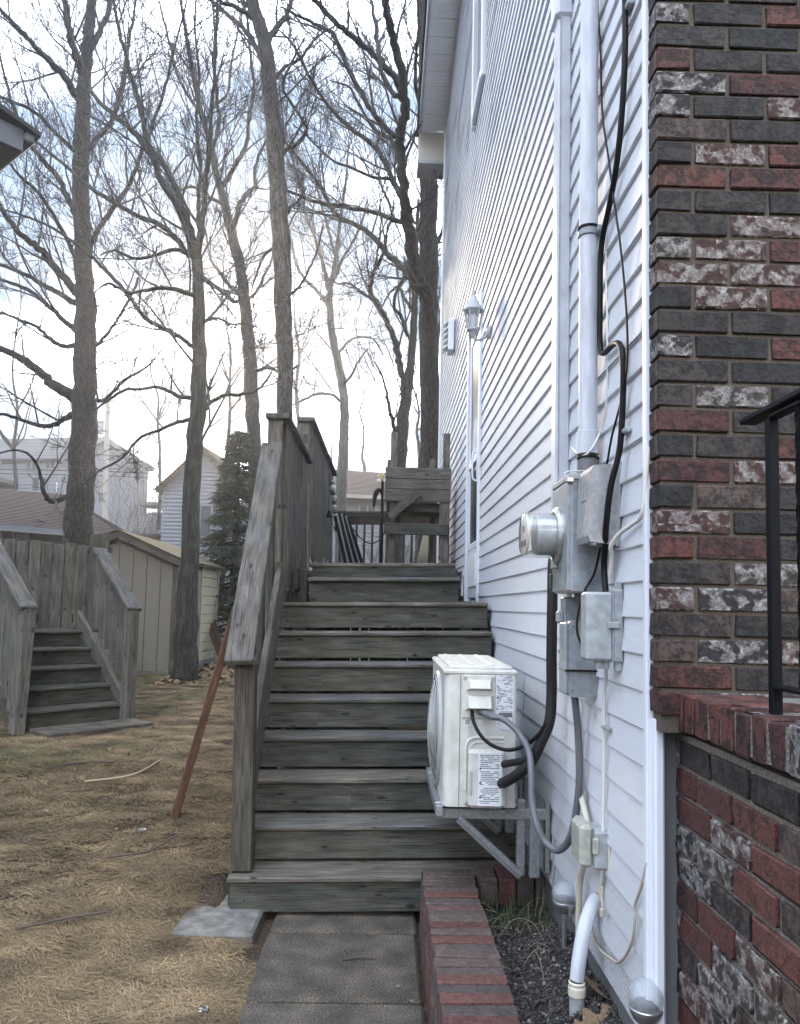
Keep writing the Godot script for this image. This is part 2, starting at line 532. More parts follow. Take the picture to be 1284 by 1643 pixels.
	mats.shingle_grey = textured(lin(0.180, 0.184, 0.188), ntex(76, 0.1, Color(0.6, 0.6, 0.6), Color(1, 1, 1), 3), Vector3(0.8, 0.8, 0.8), 0.95, 0.0, null, true)
	mats.shingle_moss = textured(lin(0.112, 0.109, 0.064), ntex(77, 0.06, Color(0.45, 0.42, 0.42), Color(1, 1, 0.9), 4), Vector3(1.6, 1.6, 1.6), 0.95, 0.0, null, true)
	mats.shingle_dark = mat(lin(0.026, 0.026, 0.028), 0.9)
	mats.far_white = mat(lin(0.15, 0.16, 0.18), 0.7)
	mats.far_beige = mat(lin(0.252, 0.238, 0.217), 0.7)
	mats.far_grey = mat(lin(0.119, 0.115, 0.108), 0.8)
	mats.needles = mat(lin(0.030, 0.042, 0.028), 0.8)
	mats.leaf = textured(lin(0.26, 0.17, 0.10), ntex(78, 0.03, Color(0.6, 0.6, 0.6), Color(1, 1, 1)), Vector3(6, 6, 1), 0.8)
	mats.leaf.cull_mode = BaseMaterial3D.CULL_DISABLED
	mats.straw = mat(lin(0.20, 0.165, 0.11), 0.85)
	mats.stick = mat(lin(0.30, 0.24, 0.17), 0.9)
	mats.stick_dark = mat(lin(0.07, 0.055, 0.045), 0.9)


func sky_texture(sun: Vector3) -> ImageTexture:
	var w := 1024
	var h := 512
	var im := Image.create(w, h, false, Image.FORMAT_RGBF)
	var c1 := noise(81, 1.0, 5)
	var c2 := noise(82, 1.0, 3)
	for y in h:
		var el := PI * (0.5 - (y + 0.5) / h)
		for x in w:
			var az := TAU * ((x + 0.5) / w - 0.5)
			var d := Vector3(sin(az) * cos(el), sin(el), -cos(az) * cos(el))
			var up := maxf(d.y, 0.0)
			var k := 1.0 / (up + 0.22)
			var p := Vector3(d.x * k, d.z * k, 0.0)
			var blue := Color(0.095, 0.15, 0.235).lerp(Color(0.15, 0.195, 0.25), exp(-up * 2.6))
			var cover := smoothstep(-0.16, 0.22, c1.get_noise_2d(p.x * 1.1 + 17.8, p.y * 1.5) + 0.02)
			var thick := smoothstep(-0.10, 0.28, c2.get_noise_2d(p.x * 0.95 + 35.8, p.y * 1.5))
			var cloud := Color(2.2, 2.4, 2.8).lerp(Color(0.088, 0.106, 0.14), thick * 0.92)
			var c := blue.lerp(cloud, cover * 0.92)
			var a := acos(clampf(d.dot(sun), -1.0, 1.0))
			var glow := 0.42 * exp(-a / 0.22) + 30.0 * exp(-pow(a / 0.042, 2.0)) + 1.6 * exp(-a / 0.09)
			c += Color(1.0, 0.95, 0.84) * glow
			var low := (1.0 - smoothstep(0.14, 0.46, up)) * exp(-pow(a / 1.5, 4.0)) * smoothstep(0.03, 0.15, a)
			var bank := smoothstep(-0.12, 0.22, c2.get_noise_2d(p.x * 1.3 + 60.0, p.y * 0.9 + 7.0)) * smoothstep(0.05, 0.22, up)
			var warm := Color(0.205, 0.185, 0.140).lerp(Color(0.195, 0.198, 0.195), smoothstep(0.10, 0.40, up)) + Color(1.0, 0.95, 0.84) * glow * 0.3
			c = c.lerp(warm.lerp(Color(0.105, 0.118, 0.148), bank * 0.8), low)
			if d.y < 0.0: c = Color(0.20, 0.19, 0.17)
			im.set_pixel(x, y, Color(c.r, c.g, c.b))
	return ImageTexture.create_from_image(im)


func ground_height(x: float, z: float) -> float:      # z metres ahead
	var h := 0.44 * smoothstep(2.9, 6.3, z - clampf(x + 1.0, -1.5, 0.6) * 0.25)
	h += 2.6 * smoothstep(15.0, 42.0, z)
	return h


func _ready() -> void:
	rng.seed = 7
	var sun_dir := Vector3(-0.185, 0.368, -0.911).normalized()
	var cam := Camera3D.new()
	cam.name = "camera"
	cam.projection = Camera3D.PROJECTION_FRUSTUM
	cam.near = 0.05
	cam.far = 400.0
	cam.size = 2.0 * 0.05 * 821.5 / 1236.0
	cam.frustum_offset = Vector2(0, 0.05 * 53.7 / 1236.0)
	cam.position = Vector3(0, 1.5, 0)
	cam.rotation_degrees = Vector3(4.5, -1.007, 1.3)
	add_child(cam)
	var env := Environment.new()
	env.background_mode = Environment.BG_SKY
	env.sky = Sky.new()
	var pano := PanoramaSkyMaterial.new()
	pano.panorama = sky_texture(sun_dir)
	env.sky.sky_material = pano
	env.tonemap_mode = Environment.TONE_MAPPER_LINEAR
	env.tonemap_exposure = 4.4
	env.volumetric_fog_enabled = true
	env.volumetric_fog_density = 0.0022
	env.volumetric_fog_albedo = Color(0.95, 0.97, 1.0)
	env.volumetric_fog_anisotropy = 0.85
	env.sdfgi_enabled = true
	env.ssao_enabled = true
	env.ssil_enabled = true
	var we := WorldEnvironment.new()
	we.name = "environment"
	we.environment = env
	add_child(we)
	var sun := DirectionalLight3D.new()
	sun.name = "sun"
	sun.light_energy = 0.32
	sun.light_angular_distance = 6.0
	sun.light_color = Color(1.0, 0.91, 0.78)
	sun.shadow_enabled = true
	sun.basis = Basis.looking_at(-sun_dir)
	add_child(sun)
	make_materials()
	rng.seed = 7
	build_ground()
	build_house()
	build_brickwork()
	build_stairs()
	build_deck()
	build_utilities()
	build_heat_pump()
	build_garden_bed()
	build_neighbour()
	build_shed()
	build_far_houses()
	build_trees()
	build_small_things()


func build_ground() -> void:
	var xs := []
	var zs := []
	var x := -140.0
	while x < 140.0:
		xs.append(x)
		x += 0.07 if x > -3.4 and x < -0.2 else (0.22 if x > -6.0 and x < 1.0 else (1.2 if absf(x) < 20.0 else 10.0))
	var z := -30.0
	while z < 190.0:
		zs.append(z)
		z += 0.07 if z > 2.2 and z < 9.0 else (0.22 if z > 1.0 and z < 14.0 else (1.2 if z > -4.0 and z < 46.0 else 8.0))
	var nb := noise(91, 0.55, 3)
	var nf := noise(92, 3.2, 3)
	var nc := noise(93, 0.8, 3)
	var v := PackedVector3Array()
	var col := PackedColorArray()
	var uv := PackedVector2Array()
	for i in zs.size():
		for j in xs.size():
			var px: float = xs[j]
			var pz: float = zs[i]
			var h := ground_height(px, pz)
			if pz > 1.0 and pz < 20.0 and px < -0.55:
				h += nb.get_noise_2d(px, pz) * 0.03 + nf.get_noise_2d(px, pz) * 0.022
			if px > -0.75 and pz < 4.4: h = minf(h, 0.0)
			v.append(Vector3(px, h, -pz))
			uv.append(Vector2(px, pz))
			var a := nc.get_noise_2d(px, pz)
			var b := nc.get_noise_2d(px * 1.7 + 40.0, pz * 1.7)
			var c := Color(0.075, 0.053, 0.033)
			c = c.lerp(Color(0.073, 0.046, 0.031), smoothstep(0.05, 0.4, a) * 0.8)                                   # bare reddish soil
			c = c.lerp(Color(0.077, 0.079, 0.038), smoothstep(0.0, 0.4, b - 0.35 * (px + 2.0)) * smoothstep(4.0, 5.5, pz) * 0.45)   # green left in the turf
			if pz > 14.0: c = Color(0.091, 0.077, 0.052)
			col.append(c)
	var ix := PackedInt32Array()
	var w := xs.size()
	for i in zs.size() - 1:
		for j in w - 1:
			var a := i * w + j
			ix.append_array(PackedInt32Array([a, a + w, a + 1, a + 1, a + w, a + w + 1]))
	var n := PackedVector3Array()
	n.resize(v.size())
	n.fill(Vector3.ZERO)
	for i in ix.size() / 3:
		var a := ix[i * 3]
		var b := ix[i * 3 + 1]
		var c := ix[i * 3 + 2]
		var nn := (v[c] - v[a]).cross(v[b] - v[a])
		n[a] += nn; n[b] += nn; n[c] += nn
	for i in n.size(): n[i] = n[i].normalized()
	var arr := []
	arr.resize(Mesh.ARRAY_MAX)
	arr[Mesh.ARRAY_VERTEX] = v
	arr[Mesh.ARRAY_NORMAL] = n
	arr[Mesh.ARRAY_TEX_UV] = uv
	arr[Mesh.ARRAY_COLOR] = col
	arr[Mesh.ARRAY_INDEX] = ix
	var m := ArrayMesh.new()
	m.add_surface_from_arrays(Mesh.PRIMITIVE_TRIANGLES, arr)
	var gm := textured(Color.WHITE, ntex(94, 0.06, Color(0.5, 0.48, 0.45), Color(1, 1, 1), 5), Vector3(1.6, 1.6, 1), 1.0, 2.0)
	gm.vertex_color_use_as_albedo = true
	var g := MeshInstance3D.new()
	g.name = "ground"
	g.mesh = m
	g.material_override = gm
	g.set_meta("kind", "structure")
	add_child(g)
	# the walk: concrete slabs with open joints
	var walk := Node3D.new()
	walk.name = "path"
	walk.set_meta("kind", "structure")
	add_child(walk)
	for s in [[0.6, 1.78], [1.79, 2.995], [3.005, 3.60], [3.612, 4.3]]:
		var d: float = s[1] - s[0]
		var o := box("slab", Vector3(-0.155 + rng.randf_range(-0.004, 0.004), -0.035 + rng.randf_range(-0.003, 0.003), -(s[0] + s[1]) * 0.5), Vector3(0.665, 0.13, d - 0.008), mats.concrete, walk, 0.012)
		o.rotation.z += rng.randf_range(-0.002, 0.002)
	# dry matted turf: small tufts of lying blades
	var tuft := Shape.new()
	var r2 := RandomNumberGenerator.new()
	r2.seed = 19
	for k in 24:
		var a := r2.randfn(0.35, 0.75) + (PI if r2.randf() < 0.5 else 0.0)
		var l := r2.randf_range(0.03, 0.08)
		var wd := r2.randf_range(0.0007, 0.0015)
		var p0 := Vector3(r2.randf_range(-0.04, 0.04), 0.0, r2.randf_range(-0.04, 0.04))
		var d := Vector3(cos(a), 0, sin(a))
		var rise := r2.randf_range(0.003, 0.014)
		var p1 := p0 + d * l * 0.5 + Vector3(0, rise, 0)
		var p2 := p0 + d * l + Vector3(0, rise * r2.randf_range(0.1, 0.9), 0)
		var s := Vector3(-d.z, 0, d.x) * wd
		tuft.flat(p0 - s, p0 + s, p1 + s, p1 - s, Vector3.UP)
		tuft.flat(p1 - s, p1 + s, p2 + s * 0.3, p2 - s * 0.3, Vector3.UP)
	var mm := MultiMesh.new()
	mm.transform_format = MultiMesh.TRANSFORM_3D
	mm.use_colors = true
	mm.mesh = tuft.mesh()
	var spots := []
	while spots.size() < 84000:
		var pz := 2.0 + 10.5 * pow(r2.randf(), 1.7)
		var px := r2.randf_range(-0.80 * pz - 0.4, -0.45) if pz < 6.0 else r2.randf_range(-5.2, -0.75)
		if px > -0.62 and pz > 3.3: continue
		if nc.get_noise_2d(px, pz) > 0.22 and r2.randf() < 0.6: continue
		if px > -0.90 and px < -0.52 and pz > 3.5 and pz < 4.1: continue
		spots.append(Vector2(px, pz))
	mm.instance_count = spots.size()
	for i in spots.size():
		var q: Vector2 = spots[i]
		var hh := ground_height(q.x, q.y) + nb.get_noise_2d(q.x, q.y) * 0.03 + nf.get_noise_2d(q.x, q.y) * 0.022
		if q.x > -0.55: hh = 0.0
		var sc := r2.randf_range(0.7, 1.3)
		mm.set_instance_transform(i, Transform3D(Basis(Vector3.UP, r2.randfn(0.0, 0.5) + (PI if r2.randf() < 0.5 else 0.0)).scaled(Vector3(sc, sc * r2.randf_range(0.4, 1.3), sc)), Vector3(q.x, hh, -q.y)))
		var t := r2.randf()
		var c := Color(0.245, 0.182, 0.104).lerp(Color(0.150, 0.106, 0.060), t)
		var gg := nc.get_noise_2d(q.x * 1.7 + 40.0, q.y * 1.7) - 0.35 * (q.x + 2.0)
		c = c.lerp(Color(0.081, 0.093, 0.037), smoothstep(0.0, 0.4, gg) * smoothstep(4.0, 5.5, q.y) * 0.45)
		var streak := nc.get_noise_2d(q.x * 2.2 + q.y * 1.2, q.y * 5.0 - q.x * 2.0)
		mm.set_instance_color(i, c * r2.randf_range(0.55, 1.35) * (1.05 + 0.8 * streak))
	var gm2 := mat(Color.WHITE, 0.9)
	gm2.vertex_color_use_as_albedo = true
	var grass := MultiMeshInstance3D.new()
	grass.name = "dry_grass"
	grass.multimesh = mm
	grass.material_override = gm2
	grass.set_meta("kind", "stuff")
	tag(grass, "matted tan dead grass covering the sloping lawn", "grass")
	add_child(grass)


# ---------------------------------------------------------------- the white house
const WX := 0.716          # siding plane
const Z0 := 2.085          # near corner
const Z1 := 10.58          # far corner
const SOFFIT := 8.45

func siding_course(parent: Node3D, h: float, za: float, zb: float, m: Material, proud := 0.0) -> void:
	var s := Shape.new()
	var seg := maxi(1, int((zb - za) / 0.5))
	var nz := noise(101, 1.0, 2)
	var prof := [Vector2(0.001 - proud, 0.101), Vector2(-0.0095 - proud, 0.0025), Vector2(-0.0088 - proud, 0.0), Vector2(0.001, 0.0)]
	for i in seg:
		var a := lerpf(za, zb, float(i) / seg)
		var b := lerpf(za, zb, float(i + 1) / seg)
		var wa := nz.get_noise_2d(a * 1.3, h * 3.0) * 0.009
		var wb := nz.get_noise_2d(b * 1.3, h * 3.0) * 0.009
		for k in 3:
			var p: Vector2 = prof[k]
			var q: Vector2 = prof[k + 1]
			var nn := Vector3(-(p.y - q.y), (p.x - q.x) * -1.0, 0).normalized() if k == 0 else (Vector3(-1, -0.5, 0).normalized() if k == 1 else Vector3.DOWN)
			if k == 0: nn = Vector3(-0.098, -0.0135, 0).normalized()
			s.quad(Vector3(WX + p.x, h + p.y + wa * 0.3, -a), Vector3(WX + p.x, h + p.y + wb * 0.3, -b), Vector3(WX + q.x + (wb if k < 2 else 0.0) * 0.35, h + q.y + wb * 0.3, -b), Vector3(WX + q.x + (wa if k < 2 else 0.0) * 0.35, h + q.y + wa * 0.3, -a), nn, Vector2(a, h + p.y), Vector2(b, h + p.y), Vector2(b, h + q.y), Vector2(a, h + q.y))
	obj("siding_board", s, m, parent)


func build_house() -> void:
	var t := thing("sided_house", "two storey house wall of white horizontal vinyl siding with deck door", "house", Vector3(WX, 0, -6.3))
	# solid body behind the siding, with a hole for the door and the window
	var body := Shape.new()
	for r in [[0.0, 8.6, Z0, 5.93], [0.0, 1.56, 5.93, 6.74], [3.93, 5.84, 5.93, 6.74], [0.0, 8.6, 6.74, Z1], [5.84, 7.2, 6.62, 6.74], [7.2, 8.6, 5.93, 6.74]]:
		body.box(Vector3(WX + 0.11, (r[0] + r[1]) * 0.5, -(r[2] + r[3]) * 0.5), Vector3(0.2, r[1] - r[0], r[3] - r[2]))
	body.box(Vector3(WX + 4.0, 4.3, -Z1 + 0.08), Vector3(7.6, 8.6, 0.16))
	body.box(Vector3(WX + 4.0, 4.3, -Z0 - 0.2), Vector3(7.6, 8.6, 0.16))
	body.box(Vector3(WX + 7.7, 4.3, -6.3), Vector3(0.2, 8.6, 8.0))
	body.box(Vector3(WX + 0.45, 4.3, -6.34), Vector3(0.04, 8.4, 8.2))
	obj("wall", body, mats.grey_dark, t)
	for k in 82:
		var h := 0.378 + k * 0.1005
		if h > SOFFIT: break
		var m: Material = mats.vinyl
		if k == 0: m = mats.vinyl_dirty
		elif k < 3: m = mats.vinyl_specked
		if h + 0.08 > 1.56 and h < 3.93:
			siding_course(t, h, Z0, 5.87, m)
			siding_course(t, h, 6.80, Z1, m)
		elif h + 0.08 > 5.84 and h < 7.2:
			siding_course(t, h, Z0, 5.87, m)
			siding_course(t, h, 6.68, Z1, m)
		else:
			var joint := 3.2 + fmod(floorf(k / 2.0) * 1.37, 3.4)          # panels lap every few metres, two courses to a panel
			siding_course(t, h, Z0, joint, m)
			siding_course(t, h, joint + 0.004, joint + 3.6, m, 0.0015)
			siding_course(t, h, joint + 3.604, Z1, m)
	# corner posts and starter strip
	var cp := box("corner_post", Vector3(WX + 0.012, 0.79, -2.066), Vector3(0.028, 0.86, 0.046), mats.white, t, 0.006)
	cp.position.x += 0.002
	box("corner_trim", Vector3(WX + 0.003, 4.38, -2.080), Vector3(0.034, 8.04, 0.028), mats.white, t, 0.003)
	box("corner_post", Vector3(WX - 0.004, 4.4, -Z1 - 0.012), Vector3(0.045, 8.1, 0.07), mats.white, t, 0.006)
	# soffit of ribbed panels, fascia, and the boxed return at the back corner
	var ox := 0.36
	var zz := 2.0
	var n := 0
	while zz < 10.75:
		var ze := minf(zz + 0.30, 10.78)
		var s := Shape.new()
		s.box(Vector3((ox + WX) * 0.5, SOFFIT + 0.01, -(zz + ze) * 0.5), Vector3(WX - ox, 0.02, ze - zz - 0.012), 0.004)
		for k in 5:
			s.box(Vector3((ox + WX) * 0.5, SOFFIT - 0.002, -(zz + 0.03 + k * 0.056)), Vector3(WX - ox - 0.01, 0.008, 0.022), 0.003)
		obj("soffit_panel", s, mats.soffit, t)
		zz += 0.30
		n += 1
	box("fascia", Vector3(ox - 0.018, SOFFIT + 0.07, -6.4), Vector3(0.03, 0.20, 8.8), mats.white_soft, t, 0.004)
	box("soffit_trim", Vector3(WX - 0.012, SOFFIT - 0.022, -6.4), Vector3(0.03, 0.03, 8.8), mats.white, t, 0.003)
	var ret := box("eave_return", Vector3((ox + WX) * 0.5 - 0.01, 8.22, -10.98), Vector3(WX - ox + 0.03, 0.46, 0.36), mats.cream, t, 0.006)
	box("return_trim", Vector3((ox + WX) * 0.5 - 0.01, 7.975, -10.97), Vector3(WX - ox + 0.06, 0.05, 0.42), mats.white_soft, ret, 0.004)
	var roof := Shape.new()
	roof.prism(PackedVector2Array([Vector2(ox - 0.06, SOFFIT + 0.16), Vector2(4.6, 10.6), Vector2(8.9, SOFFIT + 0.2), Vector2(8.9, SOFFIT + 0.15), Vector2(4.6, 10.5), Vector2(ox - 0.06, SOFFIT + 0.10)]), 9.4, Transform3D(Basis.IDENTITY, Vector3(0, 0.06, -11.2)))
	obj("roof", roof, mats.shingle_dark, t)
	# window up under the eave
	var w := box("window", Vector3(WX + 0.01, 7.02, -6.28), Vector3(0.03, 0.08, 0.70), mats.white, t, 0.004)
	for q in [[Vector3(WX - 0.012, 6.52, -5.93), Vector3(0.06, 1.44, 0.07)], [Vector3(WX - 0.012, 6.52, -6.62), Vector3(0.06, 1.44, 0.07)], [Vector3(WX - 0.012, 5.86, -6.275), Vector3(0.07, 0.07, 0.62)], [Vector3(WX - 0.012, 7.18, -6.275), Vector3(0.06, 0.07, 0.62)]]:
		box("frame", q[0], q[1], mats.white, w, 0.006)
	box("pane", Vector3(WX + 0.008, 6.5, -6.275), Vector3(0.012, 1.26, 0.62), mats.pane, w, 0.0)
	# the deck door
	var d := box("door", Vector3(WX + 0.012, 1.78, -6.335), Vector3(0.035, 0.40, 0.70), mats.white, t, 0.006)
	box("kick_panel", Vector3(WX - 0.009, 1.80, -6.335), Vector3(0.012, 0.26, 0.54), mats.soffit, d, 0.004)
	for q in [[-5.99, 0.07], [-6.68, 0.07]]:
		box("stile", Vector3(WX + 0.012, 2.93, q[0]), Vector3(0.035, 1.90, q[1]), mats.white, d, 0.006)
	box("rail", Vector3(WX + 0.006, 2.72, -6.335), Vector3(0.040, 0.07, 0.62), mats.white, d, 0.006)
	box("rail", Vector3(WX + 0.012, 3.83, -6.335), Vector3(0.035, 0.10, 0.62), mats.white, d, 0.006)
	box("rail", Vector3(WX + 0.012, 2.01, -6.335), Vector3(0.035, 0.06, 0.62), mats.white, d, 0.006)
	box("pane", Vector3(WX + 0.010, 2.36, -6.335), Vector3(0.008, 0.64, 0.62), mats.pane_door, d, 0.0)
	box("pane", Vector3(WX + 0.010, 3.27, -6.335), Vector3(0.008, 1.03, 0.62), mats.pane_door, d, 0.0)
	var hd := Shape.new()
	hd.tube(curve([Vector3(WX + 0.0, 2.74, -6.03), Vector3(WX - 0.045, 2.72, -6.03), Vector3(WX - 0.05, 2.62, -6.03), Vector3(WX - 0.045, 2.52, -6.03), Vector3(WX + 0.0, 2.50, -6.03)], 5), even(0.008, 21), 8, true)
	obj("handle", hd, mats.white, d)
	box("latch_plate", Vector3(WX - 0.010, 2.64, -6.03), Vector3(0.012, 0.26, 0.05), mats.white_soft, d, 0.003)
	for q in [[-5.90, 0.065], [-6.77, 0.065]]:
		box("door_frame", Vector3(WX + 0.006, 2.77, q[0]), Vector3(0.060, 2.46, q[1]), mats.white, t, 0.006)
	box("door_frame", Vector3(WX + 0.006, 3.96, -6.335), Vector3(0.075, 0.07, 0.80), mats.white, t, 0.006)
	box("door_sill", Vector3(WX - 0.012, 1.535, -6.335), Vector3(0.11, 0.035, 0.90), mats.alu, t, 0.004)
	# lantern by the door
	var l := thing("wall_lantern", "white carriage style wall lantern on the siding above the deck door", "lantern", Vector3(WX, 3.45, -5.4))
	var hood := Shape.new()
	hood.lathe([Vector2(0.0, 0.34), Vector2(0.010, 0.335), Vector2(0.013, 0.30), Vector2(0.022, 0.29), Vector2(0.030, 0.27), Vector2(0.062, 0.215), Vector2(0.078, 0.195), Vector2(0.078, 0.185), Vector2(0.0, 0.188)], 6, Transform3D(Basis.IDENTITY, Vector3(-0.13, 0, 0)))
	local("hood", hood, mats.white_soft, l)
	var lc := Shape.new()
	for k in 6:
		var a := TAU * k / 6.0
		var p0 := Vector3(-0.13 + cos(a) * 0.066, 0.19, sin(a) * 0.066)
		var p1 := Vector3(-0.13 + cos(a) * 0.044, 0.05, sin(a) * 0.044)
		lc.tube(PackedVector3Array([p0, p1]), PackedFloat32Array([0.006, 0.006]), 5)
	lc.lathe([Vector2(0.0, 0.055), Vector2(0.050, 0.055), Vector2(0.050, 0.040), Vector2(0.028, 0.02), Vector2(0.014, -0.01), Vector2(0.0, -0.02)], 10, Transform3D(Basis.IDENTITY, Vector3(-0.13, 0, 0)))
	local("cage", lc, mats.white_soft, l)
	var lg := Shape.new()
	lg.lathe([Vector2(0.060, 0.186), Vector2(0.040, 0.056)], 6, Transform3D(Basis.IDENTITY, Vector3(-0.13, 0, 0)))
	local("glass", lg, mats.glass, l)
	var lb := Shape.new()
	lb.lathe([Vector2(0.0, 0.165), Vector2(0.022, 0.155), Vector2(0.030, 0.12), Vector2(0.018, 0.08), Vector2(0.014, 0.056)], 10, Transform3D(Basis.IDENTITY, Vector3(-0.13, 0, 0)), true)
	local("bulb", lb, mats.white, l)
	var la := Shape.new()
	la.tube(curve([Vector3(-0.02, 0.02, 0), Vector3(-0.05, -0.01, 0), Vector3(-0.09, -0.03, 0), Vector3(-0.13, -0.012, 0)], 5), even(0.012, 16), 8, true)
	la.lathe([Vector2(0.0, 0.0), Vector2(0.05, 0.0), Vector2(0.05, 0.012), Vector2(0.03, 0.025), Vector2(0.0, 0.03)], 14, Transform3D(Basis(Vector3(0, 0, 1), PI / 2), Vector3(-0.010, 0.03, 0)))
	local("bracket", la, mats.white_soft, l)
	# louvred vent beyond the door
	var ve := thing("louvred_vent", "small white louvred vent hood on the siding past the deck door", "vent", Vector3(WX, 4.37, -8.48))
	var vb := Shape.new()
	vb.box(Vector3(-0.05, 0.17, 0), Vector3(0.07, 0.36, 0.22), 0.01)
	local("housing", vb, mats.soffit, ve)
	for k in 5:
		var vs := Shape.new()
		vs.box(Vector3(-0.11, 0.03 + k * 0.068, 0), Vector3(0.075, 0.012, 0.21), 0.003, Basis(Vector3(0, 0, 1), 0.7))
		local("slat", vs, mats.soffit, ve)
	# small round vent low beside the door
	var rv := thing("vent_plate", "small square plate with a dark round vent low beside the deck door", "vent", Vector3(WX - 0.012, 1.62, -7.05))
	box("plate", Vector3(WX - 0.022, 1.70, -7.05), Vector3(0.02, 0.20, 0.20), mats.soffit, rv, 0.006)
	var rh := Shape.new()
	rh.lathe([Vector2(0.0, 0.03), Vector2(0.045, 0.028), Vector2(0.06, 0.0)], 14, Transform3D(Basis(Vector3(0, 0, 1), PI / 2), Vector3(-0.02, 0.08, 0)))
	local("hood", rh, mats.grey_dark, rv)


# ---------------------------------------------------------------- bricks
func brick(parent: Node3D, c: Vector3, s: Vector3, m: Material, wob := 0.0042) -> void:
	var sh := Shape.new()
	sh.box(Vector3.ZERO, s, 0.0028, Basis.IDENTITY, Vector2(rng.randf() * 2.0, rng.randf() * 2.0))
	for i in sh.v.size():
		var p := sh.v[i]
		var q := Vector3(roundf(p.x * 90.0), roundf(p.y * 90.0), roundf(p.z * 90.0))
		var hsh := sin(q.x * 12.9 + q.y * 78.2 + q.z * 37.7 + c.x * 91.0 + c.y * 55.0) * 43758.5
		var hs2 := sin(q.x * 39.3 + q.y * 11.1 + q.z * 83.1 + c.z * 71.0) * 24634.6
		sh.v[i] = p + Vector3(hsh - floorf(hsh) - 0.5, hs2 - floorf(hs2) - 0.5, (hsh + hs2) * 0.5 - floorf((hsh + hs2) * 0.5) - 0.5) * wob
	var o := MeshInstance3D.new()
	o.name = "brick"
	o.mesh = sh.mesh()
	o.material_override = m
	parent.add_child(o, true)
	var b := Basis.from_euler(Vector3(rng.randf_range(-1, 1), rng.randf_range(-1, 1), rng.randf_range(-1, 1)) * 0.006)
	o.transform = parent.global_transform.affine_inverse() * Transform3D(b, c)


func brick_kind(weights: Array) -> Material:
	var r := rng.randf()
	for k in 4:
		r -= weights[k]
		if r < 0.0: return brick_mats[[rng.randi_range(0, 2), rng.randi_range(3, 5), rng.randi_range(6, 7), rng.randi_range(8, 10)][k]]
	return brick_mats[8]


